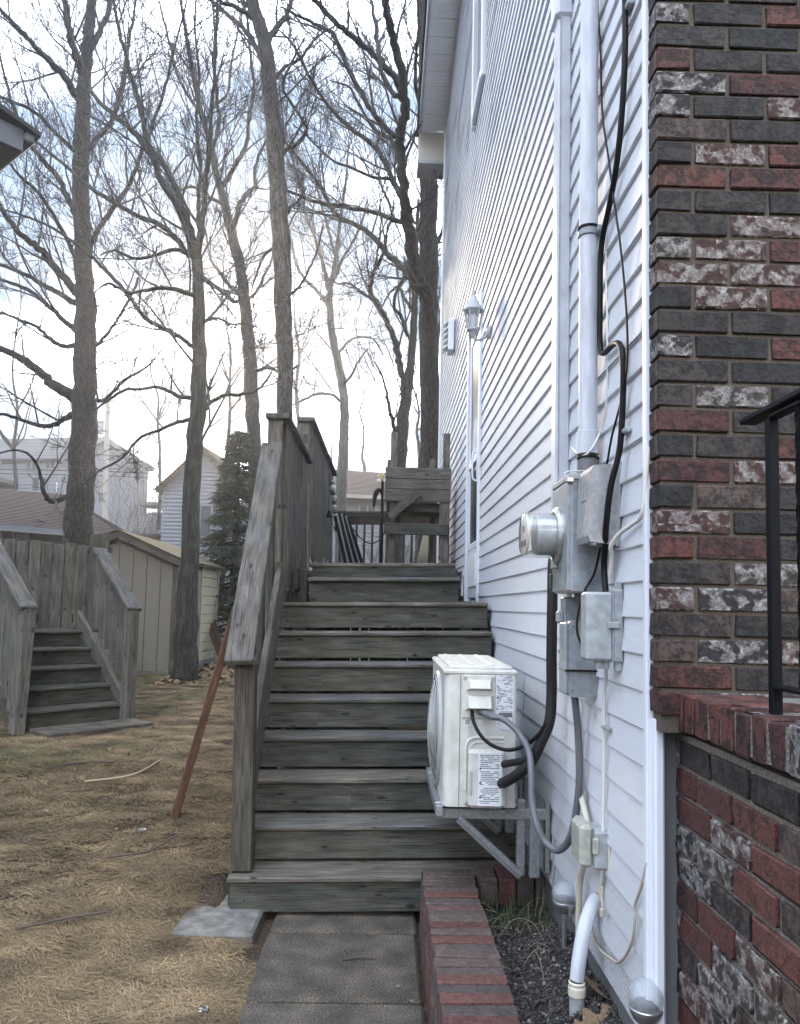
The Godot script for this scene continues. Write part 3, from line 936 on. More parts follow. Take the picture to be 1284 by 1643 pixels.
func build_brickwork() -> void:
	# facade: front of the house, its left end shown by the siding
	var f := thing("brick_facade", "dark mixed brick front wall of charcoal, red and whitewashed bricks", "brick wall", Vector3(1.2, 1.2, -2.0))
	var ms := Shape.new()
	ms.box(Vector3(1.32, 3.3, -2.046), Vector3(1.198, 4.22, 0.076))
	obj("mortar", ms, mats.mortar, f)
	# kinds as the photograph has them, from the corner to the right: k charcoal, r red, b brown, w washed
	var rows := ["rwbk", "rkwk", "bwwk", "bkrk", "wwbk", "kwrb", "rrkr", "wkrk", "kbkb", "rwbk", "kkrb", "rkwk", "kwkk", "kkkr", "wkrk", "kkwk", "kwrk", "wwww", "wwrk", "kwwk", "kkkk", "rrkk", "kwrb", "bkkr", "wkwk", "wrkk", "rkkk", "kkwr", "wkrk", "kbkw", "rwkk", "kkrk", "wkkb"]
	var base := 1.231
	var pitch := 0.0677
	for k in 58:
		var h := base + k * pitch + pitch * 0.5
		if h > 5.2: break
		var x := 0.712
		var row: String = rows[k % rows.size()]
		var i := 0
		while x < 1.9:
			var l := 0.192
			if i == 0 and k % 2 == 0: l = 0.094
			var ch := row[mini(i, 3)] if k < rows.size() else "kbrw"[rng.randi() % 4]
			var m: Material
			match ch:
				"k": m = brick_mats[rng.randi_range(0, 2)]
				"r": m = brick_mats[rng.randi_range(3, 5)]
				"b": m = brick_mats[rng.randi_range(6, 7)]
				_: m = brick_mats[8 + (rng.randi() % 3)]
			var dep := 0.082 if i == 0 else 0.06
			brick(f, Vector3(x + l * 0.5, h, -2.0 - dep * 0.5 + rng.randf_range(-0.002, 0.002)), Vector3(l, 0.0585, dep), m)
			x += l + 0.0125
			i += 1
	# porch: side wall in brick with a rowlock cap
	var p := thing("brick_porch", "red and whitewashed brick porch side wall with projecting brick cap", "brick porch", Vector3(0.8, 0, -1.6))
	var pm := Shape.new()
	pm.box(Vector3(1.341, 0.58, -1.205), Vector3(1.088, 1.20, 1.904))
	obj("mortar", pm, mats.mortar_porch, p)
	var prow := 0.0735
	var porch_reds := []
	for c in [lin(0.105, 0.032, 0.026), lin(0.085, 0.028, 0.025), lin(0.118, 0.040, 0.030)]:
		var em: StandardMaterial3D = brick_mats[3].duplicate()
		em.albedo_color = c
		em.albedo_texture = mats.even_brick
		porch_reds.append(em)
	for k in 16:
		var h := 1.168 - k * prow - prow * 0.5
		var z := 2.15 - (0.095 if k % 2 == 0 else 0.0)
		if k % 2 == 0:
			brick(p, Vector3(0.818, h, -2.115), Vector3(0.06, 0.0625, 0.078), brick_kind([0.25, 0.4, 0.15, 0.2]))
			z = 2.066
		while z > 0.35:
			var m: Material = brick_kind([0.9, 0.0, 0.1, 0.0]) if k == 0 else (porch_reds[rng.randi() % 3] if rng.randf() < 0.38 else brick_kind([0.08, 0.02, 0.30, 0.60]))
			brick(p, Vector3(0.818 + rng.randf_range(-0.002, 0.002), h, -(z - 0.094)), Vector3(0.06, 0.0605, 0.186), m, 0.006)
			z -= 0.201
	var cap := Shape.new()
	cap.box(Vector3(1.353, 1.243, -1.2), Vector3(1.158, 0.084, 1.88))
	obj("cap_mortar", cap, mats.mortar_pale, p)
	var cz := 2.115
	var i := 0
	while cz > 0.4:
		var w := rng.randf_range(0.054, 0.06)
		brick(p, Vector3(0.868 + rng.randf_range(-0.003, 0.003), 1.243 + rng.randf_range(-0.003, 0.002), -(cz - w * 0.5)), Vector3(0.198, 0.094, w), brick_kind([0.1, 0.62, 0.18, 0.1]), 0.006)
		cz -= w + 0.014
		i += 1
	var top := Shape.new()                                     # mortar smeared over the cap
	var tn := noise(111, 9.0, 3)
	for a in 18:
		for b in 60:
			var px := 0.79 + a * 0.012
			var pz := 2.10 - b * 0.028
			var q := []
			for e in [[0, 0], [1, 0], [1, 1], [0, 1]]:
				var ex: float = px + e[0] * 0.012
				var ez: float = pz - e[1] * 0.028
				q.append(Vector3(ex, 1.286 + 0.011 * tn.get_noise_2d(ex, ez), -ez))
			top.quad(q[0], q[1], q[2], q[3], Vector3.UP, Vector2(px, pz), Vector2(px + 0.012, pz), Vector2(px + 0.012, pz - 0.028), Vector2(px, pz - 0.028))
	obj("mortar_smear", top, mats.mortar_pale, p)
	var fl := Shape.new()
	fl.box(Vector3(1.47, 1.262, -1.2), Vector3(0.98, 0.05, 1.56))
	obj("porch_floor", fl, mats.slab, p)
	# dark timber between the white corner and the porch
	box("timber_post", Vector3(0.7735, 0.60, -2.135), Vector3(0.030, 1.18, 0.09), mats.timber, null, 0.004)
	tag(get_child(get_child_count() - 1), "dark weathered timber upright between white corner post and brick porch", "timber post")
	# iron railing on the porch
	var r := thing("iron_railing", "black wrought iron railing with twisted baluster standing on the brick porch", "railing", Vector3(0.85, 1.29, -1.66))
	box("post", Vector3(0.85, 1.605, -1.672), Vector3(0.022, 0.66, 0.022), mats.iron, r, 0.002)
	bar("handrail", Vector3(0.85, 1.953, -1.785), Vector3(0.85, 1.957, -0.5), 0.042, 0.014, mats.iron, r)
	bar("lower_rail", Vector3(0.85, 1.345, -1.661), Vector3(0.85, 1.345, -0.5), 0.03, 0.010, mats.iron, r)
	bar("upper_rail", Vector3(0.85, 1.936, -1.661), Vector3(0.85, 1.936, -0.5), 0.028, 0.010, mats.iron, r)
	for k in 10:
		var z := -1.555 + k * 0.115
		var s := Shape.new()
		for j in 44:
			var y0 := 1.352 + j * 0.0133
			var b0 := Basis(Vector3.UP, j * 0.42)
			var b1 := Basis(Vector3.UP, (j + 1) * 0.42)
			for e in 4:
				var c0: Vector3 = [Vector3(-1, 0, -1), Vector3(1, 0, -1), Vector3(1, 0, 1), Vector3(-1, 0, 1)][e] * 0.0075
				var c1: Vector3 = [Vector3(1, 0, -1), Vector3(1, 0, 1), Vector3(-1, 0, 1), Vector3(-1, 0, -1)][e] * 0.0075
				var o := Vector3(0.85, y0, z)
				s.flat(o + b0 * c0, o + b0 * c1, o + Vector3(0, 0.0133, 0) + b1 * c1, o + Vector3(0, 0.0133, 0) + b1 * c0, b0 * (c0 + c1))
		obj("baluster", s, mats.iron, r)


# ---------------------------------------------------------------- stair and deck
const SD := 3.75
const ST := 0.193
const SR := 0.186

func racked() -> Transform3D:       # the old stair and deck stand 1.2 degrees out of true with the house
	var b := Basis(Vector3(0, 0, 1), deg_to_rad(1.2))
	var pv := Vector3(0, 1.5, 0)
	return Transform3D(b, pv - b * pv)


func build_stairs() -> void:
	frame = racked()
	var t := thing("wooden_staircase", "weathered grey wooden staircase of ten steps climbing along the white siding", "staircase", Vector3(0, 0.03, -3.75))
	for i in range(1, 9):
		var h := 0.035 + SR * i
		var z := SD + (i - 1) * ST
		var xl := -0.742 if i == 1 else -0.715
		var xr := 0.683
		var sag := rng.randf_range(-0.003, 0.003)
		box("tread", Vector3((xl + xr) * 0.5, h - 0.0135 + sag, -(z + 0.135)), Vector3(xr - xl, 0.027, 0.27), pick(wood), t, 0.007, Basis(Vector3(1, 0, 0), rng.randf_range(-0.008, 0.008)))
		var lo := h - SR + 0.017 if i > 1 else 0.055
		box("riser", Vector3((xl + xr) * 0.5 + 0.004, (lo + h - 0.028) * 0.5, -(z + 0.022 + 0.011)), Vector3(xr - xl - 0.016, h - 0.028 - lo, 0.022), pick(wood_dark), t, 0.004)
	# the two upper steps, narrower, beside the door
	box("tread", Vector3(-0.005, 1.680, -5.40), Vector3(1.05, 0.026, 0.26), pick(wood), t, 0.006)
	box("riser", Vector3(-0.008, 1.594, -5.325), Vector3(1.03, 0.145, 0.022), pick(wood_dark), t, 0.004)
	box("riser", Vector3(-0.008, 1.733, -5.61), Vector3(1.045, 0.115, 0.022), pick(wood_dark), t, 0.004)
	for k in 5:
		box("landing_board", Vector3(0.605, 1.507, -(5.42 + k * 0.29)), Vector3(0.155, 0.027, 0.283), pick(wood), t, 0.005)
	box("landing_riser", Vector3(0.525, 1.62, -6.2), Vector3(0.02, 0.20, 1.2), pick(wood_dark), t, 0.004)
	# carriages under the treads
	for x in [-0.66, 0.0, 0.62]:
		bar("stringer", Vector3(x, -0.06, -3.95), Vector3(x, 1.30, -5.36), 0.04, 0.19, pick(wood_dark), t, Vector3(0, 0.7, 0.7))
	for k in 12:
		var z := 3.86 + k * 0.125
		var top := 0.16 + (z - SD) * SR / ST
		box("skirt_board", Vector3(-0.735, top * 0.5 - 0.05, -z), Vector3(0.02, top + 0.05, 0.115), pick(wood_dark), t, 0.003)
	for i in range(1, 9):                               # nail heads
		for x in [-0.655, -0.64, 0.01, 0.61]:
			box("nail", Vector3(x + rng.randf_range(-0.01, 0.01), 0.035 + SR * i - 0.09 + rng.randf_range(-0.035, 0.035), -(SD + (i - 1) * ST + 0.0212)), Vector3(0.007, 0.007, 0.003), mats.iron, t, 0.0)
	# left balustrade: newel, flat handrail, sloping lower board
	box("newel_post", Vector3(-0.684, 0.724, -3.85), Vector3(0.098, 0.985, 0.098), mats.post, t, 0.006)
	bar("handrail", Vector3(-0.699, 1.226, -3.735), Vector3(-0.766, 2.588, -5.16), 0.138, 0.038, wood_old[0], t, Vector3(0, 0.7, 0.7), 0.006)
	bar("lower_rail", Vector3(-0.682, 0.535, -3.915), Vector3(-0.69, 1.70, -5.12), 0.038, 0.245, wood[3], t, Vector3(0, 0.7, 0.7), 0.006)
	box("top_post", Vector3(-0.757, 2.03, -5.25), Vector3(0.098, 1.50, 0.098), wood[1], t, 0.006)
	for k in 3:
		box("baluster", Vector3(-0.735, 1.18 + k * 0.37, -(4.22 + k * 0.38)), Vector3(0.035, 0.92, 0.09), pick(wood_dark), t, 0.004)
	frame = Transform3D.IDENTITY


func build_deck() -> void:
	frame = racked()
	var d := thing("wooden_deck", "weathered grey wooden deck platform at the top of the long staircase", "deck", Vector3(0, 0.44, -7.8))
	for k in 31:
		box("board", Vector3(-0.02, 1.797, -(5.66 + k * 0.144)), Vector3(1.42 if k > 8 else 1.07, 0.026, 0.139), pick(wood), d, 0.004)
	for z in [5.9, 7.4, 8.8, 10.0]:
		for x in [-0.64, 0.50]:
			box("support_post", Vector3(x, 0.85, -z), Vector3(0.10, 1.85, 0.10), pick(wood_dark), d, 0.006)
	for x in [-0.66, 0.50]:
		box("joist", Vector3(x, 1.70, -7.9), Vector3(0.04, 0.16, 4.4), pick(wood_dark), d, 0.004)
	for k in 22:
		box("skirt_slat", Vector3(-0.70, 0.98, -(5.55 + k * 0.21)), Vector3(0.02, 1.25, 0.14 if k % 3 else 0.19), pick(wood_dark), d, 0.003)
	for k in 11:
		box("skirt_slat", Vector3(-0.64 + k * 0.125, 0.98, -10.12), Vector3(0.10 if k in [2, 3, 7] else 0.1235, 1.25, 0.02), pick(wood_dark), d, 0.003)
	# privacy fences on the left side, the far one taller
	var a := thing("near_privacy_fence", "shorter grey board privacy fence with sloping-looking cap at the stair head", "fence", Vector3(-0.73, 1.6, -5.3))
	bar("cap", Vector3(-0.735, 2.790, -5.17), Vector3(-0.735, 2.790, -6.87), 0.165, 0.038, wood_old[1], a, Vector3.UP, 0.006)
	var z := 5.31
	while z < 6.80:
		var w := rng.randf_range(0.085, 0.14)
		var lo := 1.59 + rng.randf_range(-0.03, 0.05)
		box("picket", Vector3(-0.702 + rng.randf_range(-0.006, 0.006), (lo + 2.768) * 0.5, -(z + w * 0.5)), Vector3(0.020, 2.768 - lo, w - 0.004), pick(wood), a, 0.004, Basis(Vector3.UP, rng.randf_range(-0.03, 0.03)))
		z += w + rng.randf_range(0.005, 0.018)
	bar("rail", Vector3(-0.735, 2.62, -5.3), Vector3(-0.735, 2.62, -6.8), 0.038, 0.09, pick(wood_dark), a)
	bar("rail", Vector3(-0.735, 1.90, -5.3), Vector3(-0.735, 1.90, -6.8), 0.038, 0.09, pick(wood_dark), a)
	var b := thing("far_privacy_fence", "taller grey board privacy fence along the deck, hung with shells", "fence", Vector3(-0.73, 1.8, -7.0))
	box("post", Vector3(-0.758, 2.45, -7.05), Vector3(0.125, 1.48, 0.09), wood[1], b, 0.006)
	bar("cap", Vector3(-0.733, 3.208, -6.96), Vector3(-0.713, 3.208, -10.02), 0.165, 0.038, wood_old[1], b, Vector3.UP, 0.006)
	z = 7.10
	while z < 9.95:
		var w := rng.randf_range(0.09, 0.145)
		var lo := 1.93 + (0.1 if z > 8.4 else 0.0) + rng.randf_range(-0.04, 0.04)
		box("picket", Vector3(-0.695 + rng.randf_range(-0.006, 0.006), (lo + 3.188) * 0.5, -(z + w * 0.5)), Vector3(0.020, 3.188 - lo, w - 0.004), pick(wood), b, 0.004, Basis(Vector3.UP, rng.randf_range(-0.03, 0.03)))
		z += w + rng.randf_range(0.006, 0.020)
	bar("rail", Vector3(-0.735, 3.03, -7.0), Vector3(-0.735, 3.03, -9.95), 0.038, 0.09, pick(wood_dark), b)
	bar("rail", Vector3(-0.735, 2.15, -7.0), Vector3(-0.735, 2.15, -9.95), 0.038, 0.09, pick(wood_dark), b)
	frame = Transform3D.IDENTITY
	# back railing
	var r := thing("deck_railing", "dark brown deck railing with square balusters across the far end", "railing", Vector3(0, 1.81, -10.0))
	bar("top_rail", Vector3(-0.66, 2.69, -10.0), Vector3(0.70, 2.72, -10.0), 0.14, 0.035, mats.brown_wood, r)
	bar("rail", Vector3(-0.66, 2.60, -10.0), Vector3(0.70, 2.63, -10.0), 0.035, 0.12, mats.brown_wood, r)
	bar("rail", Vector3(-0.66, 1.93, -10.0), Vector3(0.70, 1.95, -10.0), 0.035, 0.09, mats.brown_wood, r)
	for k in 13:
		box("baluster", Vector3(-0.60 + k * 0.103, 2.26, -10.0), Vector3(0.030, 0.62, 0.030), mats.brown_wood, r, 0.003)
	tag(hose("drooping_cable", [Vector3(-0.50, 2.56, -9.96), Vector3(-0.33, 2.36, -9.94), Vector3(-0.18, 2.30, -9.93), Vector3(-0.05, 2.40, -9.95), Vector3(-0.02, 2.55, -9.96)], 0.008, mats.black), "thin black cable drooping across the far deck railing", "cable")
	# upright wooden bench-like stand
	var s := thing("wooden_stand", "rough grey wooden potting stand with three front boards and a diagonal brace", "potting stand", Vector3(0.31, 1.82, -7.9))
	for q in [[2.865, 0.118, 0.312], [2.751, 0.098, 0.310], [2.634, 0.128, 0.306]]:
		box("front_board", Vector3(q[2], q[0], -7.85), Vector3(0.68, q[1], 0.034), pick(wood), s, 0.005, Basis(Vector3(0, 0, 1), rng.randf_range(-0.006, 0.004)))
	for q in [[0.055, 3.30, 7.91, 0.07], [0.60, 3.30, 7.91, 0.07], [0.025, 3.09, 8.34, 0.075], [0.485, 3.11, 8.34, 0.06]]:
		box("post", Vector3(q[0], (1.82 + q[1]) * 0.5, -q[2]), Vector3(q[3], q[1] - 1.82, 0.07), pick(wood), s, 0.005)
	box("leg_board", Vector3(0.585, 2.2, -7.865), Vector3(0.10, 0.76, 0.03), pick(wood), s, 0.005)
	bar("brace", Vector3(0.015, 2.40, -7.815), Vector3(0.315, 2.67, -7.815), 0.085, 0.03, pick(wood), s, Vector3(0, 0, 1))
	box("lower_board", Vector3(0.30, 2.285, -7.83), Vector3(0.66, 0.115, 0.034), pick(wood_dark), s, 0.005)
	box("shelf", Vector3(0.30, 2.52, -8.12), Vector3(0.62, 0.10, 0.42), pick(wood_dark), s, 0.005)
	box("side_board", Vector3(0.63, 2.35, -8.12), Vector3(0.03, 0.9, 0.42), pick(wood_dark), s, 0.004)
	box("back_slat", Vector3(0.10, 2.55, -8.36), Vector3(0.09, 0.5, 0.02), pick(wood), s, 0.004)
	tag(bar("leaning_plank", Vector3(0.36, 1.82, -8.4), Vector3(0.47, 2.3, -8.7), 0.12, 0.02, mats.shed_side, null, Vector3(0, 0, 1)), "pale tan plank leaning on the deck behind the potting stand", "plank")
	# dark folded poles
	var f := thing("folded_poles", "bundle of dark green folded poles leaning at the far fence end", "pole bundle", Vector3(-0.33, 1.82, -7.2))
	for k in 7:
		var sh := Shape.new()
		var o := k * 0.030
		sh.tube(PackedVector3Array([Vector3(-0.36 + o * 0.9, 1.82, -7.15 - (k % 2) * 0.03), Vector3(-0.49 + o * 0.65, 2.36 - absf(k - 2.5) * 0.012, -7.22)]), even(0.016, 2), 8, true)
		obj("pole", sh, mats.grey_dark if k % 2 else mats.iron, f)
	# shells and bells on the far fence
	var g := thing("shell_string", "string of pale shells and a small bell hanging on the taller fence", "shell string", Vector3(-0.67, 3.0, -8.6))
	var gs := Shape.new()
	gs.tube(curve([Vector3(-0.66, 2.98, -8.3), Vector3(-0.645, 2.80, -8.4), Vector3(-0.65, 2.60, -8.45), Vector3(-0.645, 2.52, -8.47)], 5), even(0.006, 16), 6)
	gs.tube(curve([Vector3(-0.66, 2.98, -8.3), Vector3(-0.635, 2.78, -9.0), Vector3(-0.63, 2.55, -9.5), Vector3(-0.63, 2.40, -9.6)], 5), even(0.006, 16), 6)
	obj("string", gs, mats.grey_dark, g)
	for k in 12:
		var sh := Shape.new()
		var u := k / 11.0
		var c := Vector3(-0.625, 2.86 - u * 0.46, -(8.55 + u * 1.05))
		var rr := rng.randf_range(0.028, 0.045)
		sh.lathe([Vector2(0, rr), Vector2(rr * 0.7, rr * 0.6), Vector2(rr * 0.9, 0), Vector2(rr * 0.5, -rr * 0.8), Vector2(0, -rr)], 8, Transform3D(Basis.from_euler(Vector3(rng.randf(), rng.randf(), rng.randf())), c), true)
		obj("shell", sh, mats.cable_white if k % 2 else mats.grey_dark, g)
	var be := Shape.new()
	be.lathe([Vector2(0.0, 0.07), Vector2(0.012, 0.065), Vector2(0.022, 0.04), Vector2(0.028, 0.01), Vector2(0.042, -0.01), Vector2(0.0, -0.008)], 12, Transform3D(Basis.IDENTITY, Vector3(-0.64, 2.47, -8.47)), true)
	obj("bell", be, mats.iron, g)
	# hook with yellow flowers beside the stand
	var hk := thing("flower_hook", "dark garden hook topped with yellow and white artificial flowers beside the potting stand", "garden hook", Vector3(-0.06, 1.82, -7.7))
	var hs := Shape.new()
	hs.tube(PackedVector3Array([Vector3(-0.045, 1.82, -7.7), Vector3(-0.05, 2.3, -7.7), Vector3(-0.055, 2.76, -7.7)]), even(0.014, 3), 8, true)
	obj("pole", hs, mats.iron, hk)
	var hc := Shape.new()
	hc.tube(curve([Vector3(-0.05, 2.62, -7.7), Vector3(-0.09, 2.66, -7.68), Vector3(-0.125, 2.60, -7.66), Vector3(-0.135, 2.48, -7.65)], 6), PackedFloat32Array([0.012, 0.013, 0.015, 0.017, 0.019, 0.021, 0.023, 0.025, 0.026, 0.027, 0.027, 0.026, 0.025, 0.023, 0.021, 0.019, 0.017, 0.014, 0.010]), 8, true)
	obj("hook", hc, mats.iron, hk)
	for k in 9:
		var fs := Shape.new()
		var c := Vector3(-0.075 + rng.randf_range(-0.035, 0.035), 2.785 + rng.randf_range(-0.03, 0.035), -7.69 + rng.randf_range(-0.03, 0.03))
		for e in 5:
			var an := TAU * e / 5.0
			var dir := Basis.from_euler(Vector3(rng.randf() * 2.0, rng.randf() * 3.0, 0)) * Vector3(cos(an), sin(an), 0.3)
			var sd := dir.cross(Vector3(0.3, 0.4, 0.8)).normalized() * 0.009
			fs.flat(c, c + dir * 0.016 + sd, c + dir * 0.03, c + dir * 0.016 - sd, Vector3(0, 0, 1))
		obj("flower", fs, mat(lin(0.55, 0.42, 0.05), 0.7) if k % 2 else mat(lin(0.6, 0.58, 0.5), 0.7), hk)


# ---------------------------------------------------------------- meter, boxes, pipes and cables on the siding
func build_utilities() -> void:
	# flat white line cover
	var lc := thing("line_cover", "flat white plastic line cover running up the siding, left of the round conduit", "line cover", Vector3(0.69, 1.63, -3.03))
	box("duct", Vector3(0.686, 2.90, -3.022), Vector3(0.062, 2.56, 0.095), mats.pvc, lc, 0.014)
	box("coupling", Vector3(0.681, 4.08, -3.022), Vector3(0.078, 0.30, 0.118), mats.pvc, lc, 0.014)
	box("duct", Vector3(0.686, 5.6, -3.022), Vector3(0.062, 2.75, 0.095), mats.pvc, lc, 0.014)
	box("seam", Vector3(0.6645, 2.90, -2.9735), Vector3(0.004, 2.55, 0.003), mats.grey_box_light, lc, 0.0)
	# round conduit with coupling, strap and hub
	var cd := thing("electrical_conduit", "thick round white conduit entering the top of the meter box", "conduit", Vector3(0.665, 1.94, -2.54))
	for q in [[0.031, 2.09, 5.9, "pipe"], [0.0375, 2.02, 2.10, "coupling"]]:
		var s := Shape.new()
		s.lathe([Vector2(q[0] - 0.003, q[1]), Vector2(q[0], q[1] + 0.002), Vector2(q[0], q[2] - 0.002), Vector2(q[0] - 0.003, q[2])], 24, Transform3D(Basis.IDENTITY, Vector3(0.668, 0, -2.54)))
		obj(q[3], s, mats.pvc, cd)
	var sp := Shape.new()
	sp.lathe([Vector2(0.034, 2.775), Vector2(0.036, 2.777), Vector2(0.036, 2.795), Vector2(0.034, 2.797)], 24, Transform3D(Basis.IDENTITY, Vector3(0.668, 0, -2.54)))
	sp.box(Vector3(0.70, 2.786, -2.50), Vector3(0.03, 0.022, 0.03), 0.003)
	obj("strap", sp, mats.grey_box, cd)
	var st := Shape.new()
	for y in [2.806, 2.008]: st.lathe([Vector2(0.033, y - 0.004), Vector2(0.0375, y - 0.003), Vector2(0.0375, y + 0.003), Vector2(0.033, y + 0.004)], 20, Transform3D(Basis.IDENTITY, Vector3(0.668, 0, -2.54)))
	obj("cable_tie", st, mats.black, cd)
	var hb := Shape.new()
	hb.lathe([Vector2(0.038, 1.935), Vector2(0.048, 1.94), Vector2(0.048, 1.953), Vector2(0.036, 1.965), Vector2(0.036, 2.0), Vector2(0.030, 2.004)], 20, Transform3D(Basis.IDENTITY, Vector3(0.668, 0, -2.54)))
	obj("hub", hb, mats.grey_dark, cd)
	# meter box with glass meter
	var m := thing("electric_meter", "grey electric meter box with round glass meter on the siding", "electric meter", Vector3(0.716, 1.55, -2.61))
	box("cabinet", Vector3(0.658, 1.744, -2.612), Vector3(0.116, 0.376, 0.244), mats.grey_box, m, 0.006)
	box("lid", Vector3(0.655, 1.936, -2.612), Vector3(0.128, 0.022, 0.256), mats.grey_box_light, m, 0.005)
	box("cover", Vector3(0.597, 1.742, -2.612), Vector3(0.012, 0.36, 0.232), mats.grey_box, m, 0.004)
	var side := Transform3D(Basis(Vector3(0, 0, 1), PI / 2), Vector3(0.594, 1.755, -2.64))    # local y points to -x
	var ring := Shape.new()
	ring.lathe([Vector2(0.060, 0.0), Vector2(0.098, 0.0), Vector2(0.098, 0.012), Vector2(0.090, 0.020), Vector2(0.084, 0.022), Vector2(0.080, 0.016)], 36, side)
	ring.box(side * Vector3(-0.096, 0.014, -0.01), Vector3(0.022, 0.035, 0.03), 0.003)
	obj("socket_ring", ring, mats.metal, m)
	var gl := Shape.new()
	gl.lathe([Vector2(0.082, 0.012), Vector2(0.080, 0.018), Vector2(0.078, 0.112), Vector2(0.074, 0.122), Vector2(0.066, 0.128), Vector2(0.0, 0.130)], 36, side, true)
	obj("glass_dome", gl, mats.meter_glass, m)
	var inn := Shape.new()
	inn.lathe([Vector2(0.070, 0.012), Vector2(0.070, 0.075), Vector2(0.066, 0.084), Vector2(0.0, 0.086)], 32, side)
	obj("meter_body", inn, mats.grey_box, m)
	var face := Shape.new()
	face.lathe([Vector2(0.066, 0.112), Vector2(0.070, 0.114), Vector2(0.070, 0.120), Vector2(0.060, 0.1205), Vector2(0.0, 0.1208)], 32, side)
	obj("dial_plate", face, mats.cream, m)
	for q in [[0.0, 0.02], [0.025, -0.03], [-0.03, -0.03]]:
		var k := Shape.new()
		k.box(side * Vector3(q[1], 0.1225, q[0]), Vector3(0.003, 0.02, 0.03), 0.0)
		obj("display", k, mats.grey_dark, m)
	var kn := Shape.new()                                    # pressed knockout rings on the camera side
	for rr in [0.024, 0.016]:
		kn.lathe([Vector2(rr - 0.002, 0.0), Vector2(rr - 0.001, 0.0025), Vector2(rr + 0.001, 0.0025), Vector2(rr + 0.002, 0.0)], 24, Transform3D(Basis(Vector3(1, 0, 0), PI / 2), Vector3(0.672, 1.61, -2.490)))
	obj("knockout", kn, mats.grey_box, m)
	var la := Shape.new()
	la.box(Vector3(0.596, 1.925, -2.49), Vector3(0.025, 0.018, 0.02), 0.003)
	la.tube(curve([Vector3(0.588, 1.925, -2.485), Vector3(0.578, 1.945, -2.49), Vector3(0.60, 1.953, -2.485), Vector3(0.66, 1.955, -2.48), Vector3(0.70, 1.958, -2.47)], 5), even(0.0022, 21), 6)
	obj("seal_wire", la, mats.metal, m)
	box("nameplate", Vector3(0.588, 1.60, -2.735), Vector3(0.006, 0.05, 0.03), mat(lin(0.02, 0.05, 0.03), 0.5), m, 0.001)
	# tilted telephone box
	var tb := Basis(Vector3(1, 0, 0), 0.0) * Basis(Vector3(0, 0, 1), -0.035)
	var p := thing("telephone_box", "faded grey tilted telephone box beside the meter box, nearest the brick", "utility box", Vector3(0.716, 1.70, -2.39))
	var ps := Shape.new()
	ps.prism(PackedVector2Array([Vector2(-0.046, -0.118), Vector2(-0.052, -0.10), Vector2(-0.052, 0.10), Vector2(-0.044, 0.118), Vector2(0.040, 0.128), Vector2(0.040, -0.124)]), 0.15, Transform3D(tb, Vector3(0.668, 1.825, -2.47)))
	obj("cover", ps, mats.grey_box_old, p)
	box("back_plate", Vector3(0.708, 1.825, -2.40), Vector3(0.012, 0.265, 0.17), mats.grey_box_old, p, 0.003, tb)
	box("latch", Vector3(0.632, 1.705, -2.335), Vector3(0.018, 0.014, 0.02), mats.grey_box_old, p, 0.003, tb)
	for k in 4: box("groove", Vector3(0.6165, 1.775 + k * 0.012 + (0.03 if k == 3 else 0.0), -2.395), Vector3(0.003, 0.0025, 0.06), mats.grey_dark, p, 0.0, tb)
	# lower cable box
	var b := thing("cable_box", "light grey cable box with side latch, lowest on the right by the brick", "utility box", Vector3(0.716, 1.34, -2.33))
	box("cover", Vector3(0.643, 1.453, -2.335), Vector3(0.082, 0.206, 0.075), mats.grey_box_light, b, 0.008)
	box("back", Vector3(0.697, 1.456, -2.335), Vector3(0.030, 0.218, 0.082), mats.grey_box_light, b, 0.004)
	box("lip", Vector3(0.682, 1.455, -2.335), Vector3(0.006, 0.215, 0.085), mats.grey_box, b, 0.002)
	box("latch", Vector3(0.680, 1.458, -2.288), Vector3(0.034, 0.020, 0.014), mats.grey_box_light, b, 0.003)
	for q in [[0.70, 1.575], [0.70, 1.335]]: box("mounting_tab", Vector3(q[0], q[1], -2.31), Vector3(0.02, 0.03, 0.02), mats.grey_box_light, b, 0.003)
	for x in [0.645, 0.668]:
		var gs := Shape.new()
		gs.lathe([Vector2(0.0, 1.325), Vector2(0.010, 1.326), Vector2(0.012, 1.352)], 12, Transform3D(Basis.IDENTITY, Vector3(x, 0, -2.325)))
		obj("gland", gs, mats.grey_box_light, b)
	# round-ended box
	var e := thing("round_ended_box", "slim grey box with rounded bottom end, strapped with a black tie", "utility box", Vector3(0.716, 1.21, -2.59))
	var es := Shape.new()
	var poly := PackedVector2Array()
	for k in 7: poly.append(Vector2(-0.052 + 0.018 - 0.018 * cos(PI / 2 * k / 6.0), 1.465 - 0.018 + 0.018 * sin(PI / 2 * k / 6.0)) if k > 0 else Vector2(-0.052, 1.447))
	poly.append(Vector2(0.050, 1.468))
	for k in 9: poly.append(Vector2(0.050 - 0.024 + 0.024 * cos(PI / 2 * k / 8.0), 1.212 + 0.024 - 0.024 * sin(PI / 2 * k / 8.0)))
	for k in 7: poly.append(Vector2(-0.052 + 0.02 - 0.02 * sin(PI / 2 * k / 6.0), 1.212 + 0.02 - 0.02 * cos(PI / 2 * k / 6.0)))
	es.prism(poly, 0.075, Transform3D(Basis.IDENTITY, Vector3(0.664, 0, -2.645)))
	obj("body", es, mats.grey_box, e)
	var ef := Shape.new()
	var poly2 := PackedVector2Array()
	for q in poly: poly2.append(Vector2(clampf(q.x, -0.06, -0.030), q.y))
	ef.box(Vector3(0.606, 1.34, -2.607), Vector3(0.012, 0.235, 0.085), 0.005)
	obj("cover", ef, mats.grey_box, e)
	box("tie", Vector3(0.661, 1.30, -2.607), Vector3(0.122, 0.006, 0.095), mats.black, e, 0.002)
	for y in [1.445, 1.235]: box("screw", Vector3(0.628, y, -2.5685), Vector3(0.006, 0.006, 0.002), mats.grey_dark, e, 0.0)
